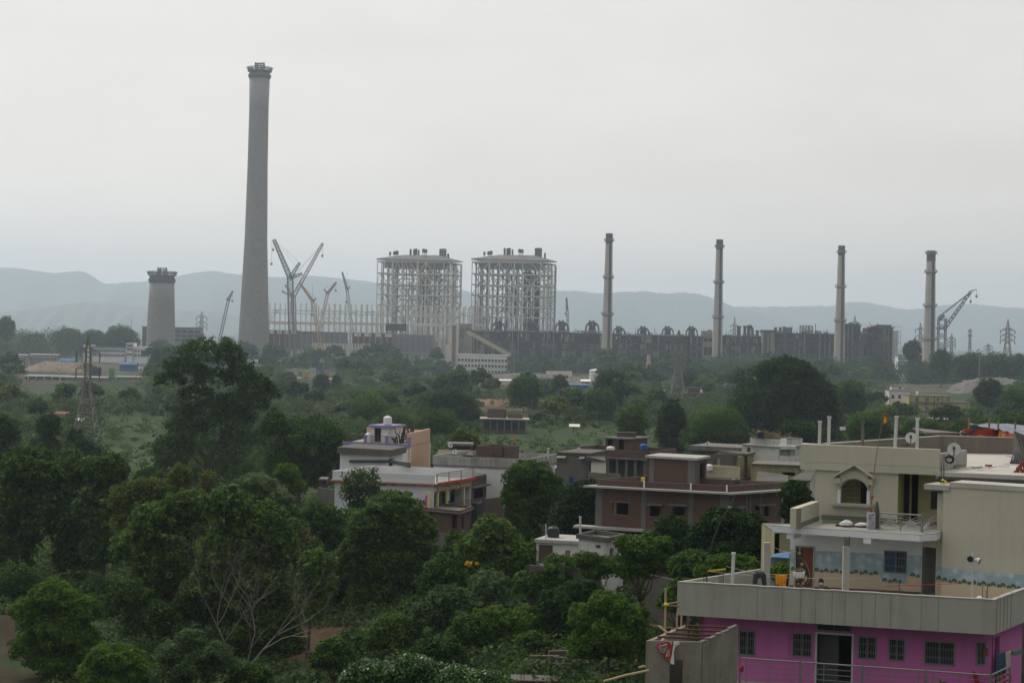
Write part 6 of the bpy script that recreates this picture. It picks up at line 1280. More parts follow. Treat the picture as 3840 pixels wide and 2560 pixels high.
zr0 = FRl.uz(*R1(410, 1430))[1]; zr1 = FRl.uz(*R1(1797, 1521))[1]; zr = (zr0+zr1)/2; zb_ = zr-RH
e0, e1 = FRl.pt(ur, zr), FRl.pt(ue, zr); e2 = e1+side*2.4
m = MB(); m.tube([e0, e1], .033, 8); m.tube([e1, e2], .033, 8)
for f in (.2, .4, .6, .8): m.tube([e0-Vector((0, 0, RH*(1-f))), e1-Vector((0, 0, RH*(1-f)))], .012, 6); m.tube([e1-Vector((0, 0, RH*(1-f))), e2-Vector((0, 0, RH*(1-f)))], .012, 6)
m.build('steel_railing', STEELR, t)
for x in (441, 572, 705, 784, 872, 1127, 1263, 1397, 1478, 1617): m = MB(); u = FRl.uz(*R1(x, 1500))[0]; m.bar(FRl.pt(u, zb_-.05), FRl.pt(u, zr), .03); m.build('baluster', STEELR, t)
for x in (405, 741, 1087, 1438, 1797): m = MB(); u = FRl.uz(*R1(x, 1500))[0]; m.bar(FRl.pt(u, zb_-.1), FRl.pt(u, zr+.05), .075); m.build('railing_post', STEELR, t)
for f in (.2, .36, .55, .8, 1.0): q = e1.lerp(e2, f); m = MB(); m.bar(q-Vector((0, 0, RH)), q, .05 if f in (.36, 1.0) else .03); m.build('baluster', STEELR, t)
# ---- tiled storey on the terrace
ta, tb = P(*R1(680, 1030), 77.7), P(*R1(1412, 1068), 76.4); FT = Face(ta, tb); ZS = FT.uz(*R1(1100, 735), .0)[1]-.0
t3 = thing('tiled_storey_house', 'white and cream upper house with sky blue tiles, standing on the pink house roof terrace', 'house', (ta.x, ta.y, ZF)); zslab = P(*R1(1100, 718), 75.8).z
doorh = (*R1(716, 814), *R1(811, 1034)); winh = (*R1(1207, 836), *R1(1331, 956)); zt1 = FT.uz(*R1(1000, 842))[1]; zt2 = FT.uz(*R1(900, 950))[1]
zsk = zslab-.02; ud = FT.uz(*R1(811, 950))[0]
m = MB(); FT.wall(m, 0, FT.len, ZF-.02, zsk, [FT.rect(*doorh), FT.rect(*winh)], .2); m.build('white_wall', HWHITE, t3)
for k, (za_, zb2, mm, nm) in enumerate(((zt2, zt1, TILE, 'blue_tiling'), (ZF+.1, zt2-.001, TILEB, 'beige_tiling'))):
 m = MB(); wr, dr = FT.rect(*winh), FT.rect(*doorh); FT.wall(m, 0, FT.len, za_, zb2, [(wr[0]-.03, wr[1]-.02, wr[2]+.03, wr[3]), (dr[0]-.07, dr[1], dr[2]+.07, dr[3])], .016)
 m.v = [tuple(Vector(v)+FT.n*.02) for v in m.v]; m.build(nm, mm, t3)
wr = FT.rect(*winh); m = MB(); FT.ubox(m, wr[0]-.15, wr[1]-.42, wr[2]+.02, wr[1]-.05, .021, .03); m.build('blue_tiling', TILE, t3)
m = MB(); palms(m, FT, ud, wr[0]-.1, zt2+.06, .022, 1); palms(m, FT, wr[2]+.1, FT.len, zt2+.06, .022, 2); palms(m, FT, wr[0]-.12, wr[2], wr[1]-.30, .032, 3); palms(m, FT, 0, .3, zt2+.06, .022, 8); m.build('palm_frieze', PALM, t3)
m = MB(); FT.ubox(m, 0, ZF, FT.len, ZF+.1, .0, .03); m.build('skirting', mat('brown_skirting', (.14, .09, .07), (.1, .07, .05)), t3)
w_ = win(t3, FT, winh, BARM, GLASSD, 9, back=-.1); m = MB(); u0, z0, u1, z1 = FT.rect(*winh); FT.ubox(m, u0+.08, z0+.05, (u0+u1)/2-.05, z1-.05, -.095, -.085); m.build('blue_curtain', BLUED, w_)
u0, z0, u1, z1 = FT.rect(*doorh); dm = MB(); FT.ubox(dm, u0, ZF, u1, z1, -.1, -.05); dr = dm.build('door', mat('brown_printed_door', (.06, .035, .025), (.045, .03, .022), scale=2, rough=.4), t3)
m = MB(); FT.ubox(m, u0-.06, ZF, u0, z1+.06, -.05, .05); FT.ubox(m, u1, ZF, u1+.06, z1+.06, -.05, .05); FT.ubox(m, u0, z1, u1, z1+.06, -.05, .05); m.build('door_frame', SLAB, dr)
m = MB(); pts = [(u0+(u1-u0)*f, ZF+(z1-ZF)*g) for f, g in ((.42, .99), (.40, .8), (.5, .6), (.78, .42), (.86, .25), (.7, .02), (1.0, .0), (1.0, .99))]; vs = [FT.pt(a_, b_, -.046) for a_, b_ in pts]; m.add(vs, [tuple(range(8))]); m.build('red_panel', mat('red_brown_panel', (.16, .05, .03), (.12, .04, .025), rough=.4), dr)
m = MB()
for f, g, rr in ((.2, .95, .05), (.18, .85, .075), (.35, .58, .07), (.3, .05, .05), (.45, .12, .07), (.58, .2, .07), (.6, .28, .055), (.15, .1, .05), (.1, .2, .04)):
 c = FT.pt(u0+(u1-u0)*f, ZF+(z1-ZF)*g, -.047); k = 12; m.add([c+FT.d*math.cos(i*6.283/k)*rr+Vector((0, 0, math.sin(i*6.283/k)*rr)) for i in range(k)], [tuple(range(k))])
for s_ in range(7): a_ = s_/6*math.pi; c = FT.pt(u0+(u1-u0)*.28, ZF+(z1-ZF)*.42, -.044); m.bar(c, c+FT.d*math.cos(a_)*.2+Vector((0, 0, math.sin(a_)*.14)), .035)
m.build('printed_circles', mat('gold_print', (.42, .34, .2), (.36, .26, .14), rough=.4), dr)
m = MB(); c = [(u0+(u1-u0)*f, ZF+(z1-ZF)*g) for f, g in ((.05, .72), (.3, .74), (.55, .62), (.75, .45), (.84, .28), (.7, .1))]; m.tube([FT.pt(a_, b_, -.035) for a_, b_ in c], .012, 5); m.build('gold_curve', MATS['gold_print'], dr)
sa, sb = atz(*R1(588, 697), zslab), atz(*R1(1402, 748), zslab); sc_ = atz(*R1(1497, 742), zslab); F4 = Face(sa, sb); z0s = zslab-.27
back = F4.n*-3.6; pS = [tuple(sa[:2]), tuple(sb[:2]), tuple(sc_[:2]), tuple((Vector((*sc_[:2], 0))+back)[:2]), tuple((Vector((*sa[:2], 0))+back*.55+F4.d*1.3)[:2])]
m = MB(); m.prism(pS, z0s+.02, zslab); m.build('white_slab', HWHITE, t3)
m = MB(); u = F4.uz(*R1(682, 720))[0]; F4.ubox(m, u-.15, z0s-.22, u+.15, z0s+.019, -1.3, -.1); m.build('beam_end', HWHITE, t3); m = MB(); u = F4.uz(*R1(1112, 745))[0]; F4.ubox(m, u-.15, z0s-.2, u+.15, z0s+.019, -1.3, -.02); m.build('beam_end', HWHITE, t3)
m = MB(); pT = off_poly(pS, -.5); m.prism(pS[:1]+[pS[1], pS[2], pS[3], pS[4]], zslab+.001, zslab+.03); m.build('upper_terrace_floor', TERR, t3)
w0, w1 = P(*R1(724, 690), 75.4), P(*R1(845, 655), 79.2); zz = P(*R1(724, 600), 75.4).z; F5 = Face(w0, w1); m = MB(); F5.ubox(m, 0, zslab, F5.len, zz, -.3, 0); m.build('stub_wall', CREAM, t3)
w2 = P(*R1(684, 690), 75.6); m = MB(); Fx = Face(w2, w0); Fx.ubox(m, 0, zslab, Fx.len+.02, zz-.003, -.28, .015); m.build('stub_wall_end', PARD, t3); m = MB(); F5.ubox(m, .02, zslab+.03, F5.len, zslab+.22, 0.002, .02); m.build('stained_skirting', STAIN, t3)
ua, ub = P(*R1(820, 655), 79.7), P(*R1(1278, 682), 78.5); FU = Face(ua, ub); ztop = FU.uz(*R1(1000, 252), .0)[1]; arch = (*R1(967, 440), *R1(1113, 572))
zov = FU.uz(*R1(780, 384), .2)[1]; uo0 = FU.uz(*R1(741, 320), .12)[0]; uo1 = FU.uz(*R1(1513, 330), .12)[0]
a0, az0, a1, az1 = FU.rect(*arch); m = MB(); FU.wall(m, 0, FU.len, zslab, zov, [(a0, az0, a1, az1)], .25); m.build('cream_wall', CREAM, t3)
m = MB(); cxu, rad_ = (a0+a1)/2, (a1-a0)/2; zc_ = az1-rad_*.8; k = 10
for sg in (-1, 1):
 vs = []; 
 for i in range(k+1): an = math.pi/2*i/k; vs.append((cxu+sg*rad_*math.cos(an), zc_+rad_*.8*math.sin(an)))
 poly = vs+[(cxu, az1+.002), (cxu+sg*rad_, az1+.002)]; f_ = [FU.pt(a_, b_, 0) for a_, b_ in poly]; g_ = [FU.pt(a_, b_, -.24) for a_, b_ in poly]; n = len(poly)
 m.add(f_+g_, [tuple(range(n)), tuple(range(n, 2*n))[::-1]]+[(i, (i+1) % n, (i+1) % n+n, i+n) for i in range(n)])
m.build('arch_head', CREAM, t3)
m = MB(); gl, gr, gt = FU.uz(*R1(930, 430))[0], FU.uz(*R1(1160, 430))[0], FU.uz(*R1(1042, 362), .25)[1]; gu = (gl+gr)/2; zb5 = FU.uz(*R1(1000, 432), .25)[1]; zb6 = FU.uz(*R1(950, 462), .2)[1]
for sg, ue_ in ((-1, gl), (1, gr)):
 p = FU.pt(ue_, zb5, 0); q = FU.pt(gu, gt, 0); m.obox(p, q-p, FU.n*.34, (0, 0, .09))
 m2 = (ue_-gu)/abs(ue_-gu); FU.ubox(m, *sorted((ue_-m2*.05, ue_-m2*.28))[:1], zb6, sorted((ue_-m2*.05, ue_-m2*.28))[1], zb5-.001, .0, .2)
m.build('hood_moulding', CREAM, t3)
m = MB(); n = 14; outer = [(gl+.28, zb6)]; vs = []
for i in range(n+1): an = math.pi*i/n; vs.append((cxu-rad_*1.08*math.cos(an), zc_+rad_*.92*math.sin(an)))
for i in range(n):
 (a_, b_), (c_, d_) = vs[i], vs[i+1]; top_a = zb5+(gt-zb5)*(1-abs(a_-gu)/(gr-gl)*2)-.02; top_c = zb5+(gt-zb5)*(1-abs(c_-gu)/(gr-gl)*2)-.02
 q = [FU.pt(a_, b_, .12), FU.pt(c_, d_, .12), FU.pt(c_, top_c, .12), FU.pt(a_, top_a, .12)]; q2 = [p-FU.n*.119 for p in q]; m.add(q+q2, [(0, 1, 2, 3), (4, 5, 1, 0)])
m.build('arch_panel', CREAM, t3)
for sg in (a0-.12, a1+.0): m = MB(); FU.ubox(m, sg, az0, sg+.12, zc_, .0, .14); m.build('window_pilaster', HWHITE, t3)
m = MB(); FU.ubox(m, a0-.35, az0-.12, a1+.3, az0-.002, 0, .3)
for i in range(12): u = a0-.33+(a1-a0+.6)*i/11.5; FU.ubox(m, u, az0-.1, u+.07, az0-.03, .3, .315)
m.build('window_sill', SLAB, t3)
m = MB(); FU.ubox(m, a0-.6, az0-.5, a1+.6, ztop-.6, -1.6, -1.5); m.build('back_room_wall', CREAMS, t3); m = MB(); FU.ubox(m, cxu+.05, az0-.5, a1+.1, az1-.2, -1.49, -1.4); m.build('inner_door', BLACK, t3)
m = MB(); [m.bar(FU.pt(a0+(a1-a0)*i/14, az0, -.12), FU.pt(a0+(a1-a0)*i/14, az1-.12, -.12), .012) for i in range(1, 14)]; [m.bar(FU.pt(a0, az0+(az1-az0)*i/6, -.12), FU.pt(a1, az0+(az1-az0)*i/6, -.12), .011) for i in range(1, 5)]; m.build('window_grille', IRON, t3)
m = MB(); FU.ubox(m, uo0, zov, uo1, ztop, -.16, .12); m.build('cream_parapet', CREAM, t3); m = MB(); FU.ubox(m, uo0+.3, FU.uz(*R1(1000, 345), .13)[1]-.03, uo1, FU.uz(*R1(1000, 345), .13)[1], .1205, .135); m.build('string_course', CREAM, t3)
m = MB(); FU.ubox(m, uo0+.01, zov+.01, uo1, zov+.14, -8, -.161); m.build('roof_slab', DECK, t3)
m = MB(); FU.ubox(m, uo0+.1, zslab, .0, zov, -4, -1.2) if False else FU.ubox(m, -.001, zslab, .2, zov, -6, -.25); m.build('side_wall', CREAM, t3)
u0 = FU.len; u1 = FU.uz(*R1(1520, 600))[0]+1.0
m = MB(); FU.ubox(m, u0-.22, zslab, u0-.002, zov, -1.9, -.25); FU.ubox(m, u0-.22, zslab, u1+2, zov, -2.1, -1.9); m.build('corridor_wall', CREAMS, t3)
for x in (1328, 1376): u = FU.uz(*R1(x, 560), -1.88)[0]; m = MB(); FU.ubox(m, u-.13, zslab, u+.13, zslab+2.05, -1.89, -1.84); m.build('corridor_door', mat('dark_plum_door', (.05, .035, .05), (.03, .025, .035)) if x == 1328 else BLACK, t3)
u, z_ = FU.uz(*R1(1492, 550), -1.88); m = MB(); FU.ubox(m, u-.2, z_-.4, u+.2, z_+.35, -1.89, -1.85); m.build('corridor_window', GLASSD, t3)
m = MB(); FU.ubox(m, .3, zslab+.03, FU.len-.05, zslab+.24, .002, .02); m.build('stained_skirting', STAIN, t3)
ba, bb = P(*R1(1524, 1080), 75.4), P(*R1(1975, 1100), 73.6); FB = Face(ba, bb); zbt = FB.uz(*R1(1750, 492))[1]
t4 = thing('cream_stair_block', 'tall blank cream block with a blue tile band at its foot, right edge', 'building', ((ba.x+bb.x)/2, 76, ZF)); m = MB(); FB.ubox(m, -.02, ZF-.02, FB.len+.5, zbt, -1.5, 0); m.build('wall', CREAM, t4)
m = MB(); ul = FB.uz(*R1(1491, 1000), -.35)[0]; FB.ubox(m, ul, ZF-.02, -.021, zbt-.3, -1.2, -.35); m.build('set_back_wall', CREAM, t4)
for u_, w2_, o_ in ((-.02, FB.len+.05, 0), (ul, -.03, -.35)):
 zA, zB, zC = FB.uz(*R1(1730, 946))[1], FB.uz(*R1(1730, 1003))[1], ZF; m = MB(); FB.ubox(m, u_, zB-.12, w2_, zA, o_+.001, o_+.018); m.build('blue_tiling', TILE, t4); m = MB(); FB.ubox(m, u_, zC, w2_, zB-.121, o_+.001, o_+.018); m.build('beige_tiling', TILEB, t4); m = MB(); palms(m, FB, u_, w2_, zB-.06, o_+.019, 5, .25); m.build('palm_frieze', PALM, t4)
m = MB(); FB.ubox(m, .25, zbt, FB.len+.5, zbt+.2, -1.5, .05); m.build('roof_slab', DECK, t4); m = MB(); FB.ubox(m, FB.uz(*R1(1430, 480))[0], zbt-.15, .249, zbt+.06, -1.4, .08); m.build('white_canopy_slab', SLAB, t4)
fa, fb_ = FT.pt(FT.len, 0, 0), FB.pt(ul, 0, -.35); FD = Face(fa, fb_); zd = FD.uz(*R1(1450, 814))[1]; m = MB(); FD.ubox(m, 0, zd, FD.len, zslab-.3, -.2, .02); m.build('stair_lintel', CREAM, t4)
m = MB(); FD.ubox(m, -.1, ZF, FD.len+.1, zslab, -3.2, -3.1); FD.ubox(m, -.12, ZF, -.01, zslab, -3.1, -.2); m.build('stair_back_wall', mat('dim_grey_wall', (.2, .2, .19), (.12, .12, .12)), t4); m = MB(); FD.ubox(m, 0, zslab-.3, FD.len+.1, zslab-.02, -3.1, -.0); m.build('stair_ceiling', PARD, t4)
m = MB(); [m.bar(FD.pt(.1+i*.16, ZF, -2.2), FD.pt(.1+i*.16, ZF+1.1, -2.2), .03) for i in range(7)]; m.bar(FD.pt(0, ZF+1.1, -2.2), FD.pt(1.2, ZF+1.1, -2.2), .05); m.build('stair_grille', IRON, t4)
# ---- roof deck on the right with back parapet
zdk = P(*R1(1700, 405), 77.2).z; da, db = atz(*R1(1497, 397), zdk), atz(*R1(1995, 418), zdk); FK = Face(da, db)
t5 = thing('flat_roof_deck', 'pale flat cement roof with brown grey parapets behind the cream buildings', 'roof', ((da.x+db.x)/2, 82, zdk-1)); bl, br = atz(*R1(1520, 290), zdk), atz(*R1(2010, 302), zdk); ll = atz(*R1(820, 262), zdk)
m = MB(); m.prism([tuple(da[:2]), tuple(db[:2]), tuple(br[:2]), tuple(bl[:2])], zdk-.18, zdk); m.build('deck', DECK, t5)
m = MB(); FK.ubox(m, .15, zslab, FK.len, zdk-.18, -.3, -.08); FK.ubox(m, 1.55, zslab, 2.1, zdk-.181, -.4, -.02); m.build('brick_wall', BRICK2, t5); m = MB(); FK.ubox(m, .15, zdk-.3, FK.len, zdk-.181, -.1, .0); FK.ubox(m, 1.2, zslab+.3, 1.75, zdk-.3, -.09, -.03); m.build('cement_band', CEMD, t5)
zpp = P(*R1(1520, 200), bl.y).z; FBk = Face(bl, br); m = MB(); FBk.ubox(m, -.2, zdk-.2, FBk.len+1, zpp, -.15, 0); m.build('back_parapet', PARD, t5)
pe = atz(*R1(880, 243), zpp); FO = Face(pe, (bl.x, bl.y)); m = MB(); FO.ubox(m, 0, zdk-1, FO.len, zpp-.003, -.15, 0); m.build('oblique_parapet', PARD, t5)
m = MB(); FBk.ubox(m, -.2, zpp, FBk.len+1, zpp+.035, -.17, .02); FO.ubox(m, 0, zpp, FO.len-.1, zpp+.03, -.17, .02); m.build('parapet_capping', DECK, t5)
ga, gb = FU.pt(uo1, 0, .12), None; q1 = P(*R1(1664, 380), 81.5); FG = Face(ga, q1); zg = FG.uz(*R1(1580, 287))[1]; m = MB(); FG.ubox(m, 0, zdk-.3, FG.len, zg-.01, -.15, 0); m.build('short_parapet', PARC, t5)
dish('white satellite dish on the short cement parapet, nearer of two on the cream building', *R1(1594, 273), 24.5, 78.0, R1(1568, 318), (-.28, -1, .35)); dish('white satellite dish behind the cream parapet between two pale posts', *R1(1355, 208), 21, 84, R1(1325, 250), (-.28, -1, .42))
c = P(*R1(1568, 327), 78.4); m = MB(); [m.tube([c+Vector((math.cos(a*.628)*(.14+.012*k), -.02*k, math.sin(a*.628)*(.14+.012*k))) for a in range(11)], .02, 6) for k in range(4)]; m.build('cable_coil', PLASTB, loc=c, label='black coil of cable hanging below the nearer satellite dish', cat='cable')
for i, (x, y0, y1, xt) in enumerate(((847, 243, 122, 850), (898, 250, 97, 902), (1087, 258, 128, 1087), (1266, 264, 95, 1275), (1388, 268, 106, 1391))):
 lab = ['short pale post at the left end of the cream parapet', 'tall pale post second from the left on the cream parapet', 'pale post with a black tip in the middle of the cream parapet', 'slightly leaning pale post left of the rear satellite dish', 'pale post just right of the rear satellite dish'][i]
 xx, yy = R1(x, y0+6); pole(lab, xx, R1(0, y1)[1], yy, 80.6 if i < 4 else 84.2, METALW if i != 2 else CONCG, .075, 'roof_post', 'post', xt=R1(xt, 0)[0], group='posts on the cream building')
r_ = random.Random(6)
def rebars(lab, pts, Y, group='starter bars on the roofs'):
 p0 = P(*pts[0][:2], Y); t_ = thing('rebar_cluster', lab, 'rebar', p0, group)
 for x, y0, y1 in pts: m = MB(); a_ = P(x, y0, Y+r_.uniform(-.12, .12)); b_ = P(x+r_.uniform(-2, 2), y1, a_.y); m.tube([a_, b_], .012, 5); m.build('bar', IRON, t_)
rebars('tall starter bars beside the coil of cable', [(*R1(1520, 490), R1(0, 345)[1]), (*R1(1526, 485), R1(0, 368)[1]), (*R1(1534, 490), R1(0, 355)[1]), (*R1(1538, 480), R1(0, 378)[1])], 75.9)
m = MB(); c = P(*R1(1542, 468), 75.7); [m.lathe((c.x+.08*math.cos(k*1.9), c.y, c.z+.05*k-.1), [(.02, 0), (.07, .03), (.02, .08)], 8) for k in range(6)]; m.build('yellow_rag', mat('yellow_rag', (.6, .5, .05), (.45, .38, .05)), loc=c, label='small yellow rag tied at the foot of the tall starter bars', cat='rag')
def bricks(lab, c, nx, nz, seed):
 r2 = random.Random(seed); t_ = thing('brick_stack', lab, 'bricks', c)
 for k in range(nz):
  for i in range(nx-k//2):
   m = MB(); m.obox(c+Vector((i*.25+r2.uniform(-.02, .02)+k*.05, r2.uniform(-.03, .03), k*.078)), (.23, 0, 0), (0, .11, 0), (0, 0, .074)); m.build('brick', mat('new_brick', (.26, .07, .04), (.2, .06, .04), scale=3), t_)
bricks('stack of new red bricks at the right end of the flat cement roof', atz(*R1(1930, 401), zdk), 5, 6, 1)
for lab, x, y, w_ in (('single brick lying far back on the flat cement roof', 1726, 294, .22), ('single brick lying mid way on the flat cement roof', 1768, 367, .3)):
 c = atz(*R1(x, y), zdk); m = MB(); m.box((c.x, c.y, zdk), (c.x+w_, c.y+.1, zdk+.08)); m.build('brick', MATS['new_brick'], loc=c, label=lab, cat='brick')
for lab, x0, y0, x1, y1 in (('pale board lying near the back of the flat cement roof', 1872, 304, 1912, 316), ('pale plank lying by the brick stack', 1842, 368, 1900, 372), ('second pale plank lying above the brick stack', 1868, 358, 1982, 362)):
 a_, b_ = atz(*R1(x0, y0), zdk), atz(*R1(x1, y1), zdk); m = MB(); m.bar(a_+Vector((0, 0, .03)), b_+Vector((0, 0, .04)), .12, .03); m.build('plank', METALW, loc=a_, label=lab, cat='plank')
m = MB(); a_, b_, c_ = atz(*R1(1905, 352), zdk), atz(*R1(2000, 355), zdk), P(*R1(1990, 285), 84); m.add([a_, b_, b_+Vector((0, 2.4, .3)), a_+Vector((1.4, 2.4, 1.15)), Vector((b_.x, b_.y+2.4, zdk+1.4))], [(0, 1, 4, 3), (1, 2, 4), (0, 3, 4, 1)]); tt = thing('ribbed_sheet_lean', 'dark ribbed sheets leaning at the right edge of the flat cement roof', 'sheets', a_)
m.build('sheet', CEMD, tt)
for i in range(8): f = i/7; m = MB(); lo = a_.lerp(b_, f); m.bar(lo+Vector((0, -.02, .03)), lo+Vector((.9*(1-f)+.2, 2.3, 1.2)), .05); m.build('rib', IRON, tt)
m = MB(); r2 = random.Random(3); c = atz(*R1(1665, 384), zdk)
for i in range(14): a_ = c+Vector((r2.uniform(-.9, .9), r2.uniform(-.3, .3), .04+.02*i % .1)); m.bar(a_, a_+Vector((r2.uniform(-.6, .6), r2.uniform(-.2, .2), r2.uniform(0, .12))), .06, .02)
m.build('scrap_pile', SLABD, kind='stuff', loc=c)
# ---- tent with patterned cloth behind
def tentmat():
 m, t_ = newmat('patterned_tent_cloth'); n = t_.nodes; o = n.new('ShaderNodeOutputMaterial'); p = n.new('ShaderNodeBsdfPrincipled'); lk(t_, p.outputs[0], o.inputs[0]); g, wc, s = wallcoord(t_)
 v = n.new('ShaderNodeTexVoronoi'); v.inputs['Scale'].default_value = 1.0; v.inputs['Randomness'].default_value = .55; lk(t_, wc.outputs[0], v.inputs['Vector']); r = n.new('ShaderNodeValToRGB'); e = r.color_ramp.elements; e[0].position = 0; e[0].color = (.16, .05, .03, 1); e[1].position = .25; e[1].color = (.55, .22, .03, 1)
 for ps_, cc in ((.36, (.65, .35, .06, 1)), (.46, (.5, .04, .03, 1)), (.62, (.4, .03, .03, 1)), (.75, (.05, .03, .10, 1))): q = e.new(ps_); q.color = cc
 lk(t_, v.outputs['Distance'], r.inputs[0]); lk(t_, r.outputs[0], p.inputs['Base Color']); return m
TENT = tentmat(); fa, fb_ = P(*R1(1645, 200), 118), P(*R1(1838, 205), 118); tt = thing('festival_tent', 'low tent with red and yellow patterned cloth and a grey tarpaulin roof, top right', 'tent', (fa.x, 118, 4)); FX = Face(fa, fb_); zt_ = FX.uz(*R1(1740, 162))[1]; zl_ = FX.uz(*R1(1740, 200))[1]
m = MB(); FX.ubox(m, 0, zl_, FX.len, zt_, -.04, 0); m.build('cloth_panel', TENT, tt); ga_, gb_ = P(*R1(1842, 168), 117), P(*R1(2000, 205), 113); m = MB(); z2_ = P(*R1(1842, 165), 117).z; z3_ = P(*R1(1995, 208), 113).z
m.add([(ga_.x, ga_.y, z2_), (gb_.x, gb_.y, z3_), (gb_.x, gb_.y, z3_-2.2), (ga_.x, ga_.y, z2_-1.6)], [(0, 1, 2, 3)]); m.build('cloth_panel', TENT, tt)
m = MB(); rr_ = random.Random(8); g0 = [Vector((ga_.x-.2, ga_.y-.1, z2_+.05)), Vector((gb_.x+.3, gb_.y-.3, z3_+.05)), Vector((gb_.x+5, 122, z2_+.15)), Vector((ga_.x-.2, 124, z2_+.1))]; nn_ = 10; vs = []
for j in range(nn_+1):
 for i in range(nn_+1): a_ = g0[0].lerp(g0[1], i/nn_); b_ = g0[3].lerp(g0[2], i/nn_); vs.append(a_.lerp(b_, j/nn_)+Vector((0, 0, rr_.uniform(-.07, .07))))
m.add(vs, [(j*(nn_+1)+i, j*(nn_+1)+i+1, (j+1)*(nn_+1)+i+1, (j+1)*(nn_+1)+i) for j in range(nn_) for i in range(nn_)]); m.build('tarpaulin_roof', mat('grey_tarpaulin', (.12, .125, .17), (.08, .085, .12), scale=1, rough=.4), tt)
for x, y in ((1678, 95), (1790, 98), (1840, 108), (1934, 120)): m = MB(); m.tube([P(*R1(x-2, 190), 118.5), P(*R1(x, y), 118.5)], .06, 6); m.build('bamboo_pole', WOOD, tt)
m = MB(); a_ = P(*R1(1462, 178), 116); b_ = P(*R1(1690, 205), 115); m.obox((a_.x, 116, b_.z-1.5), (b_.x-a_.x, 0, 0), (0, .3, 0), (0, 0, a_.z-b_.z+1.5)); hh = thing('brown_low_house', 'low brown walled house in front of the patterned tent', 'house', (a_.x, 116, 3)); m.build('wall', BRICK2, hh); m = MB(); m.obox((a_.x-.3, 115.7, a_.z-.12), (b_.x-a_.x+.6, 0, -.25), (0, 4, .1), (0, 0, .14)); m.build('roof', SLABD, hh)
m = MB(); m.obox((a_.x+.2, 116.3, -1), (b_.x-a_.x+14, 0, 0), (0, 8, 0), (0, 0, zl_+.4)); m.build('house_body', CEMD, hh); dish('distant white satellite dish at the left end of the patterned tent', *R1(1638, 182), 9, 116, R1(1630, 208), (.2, -1, .3))
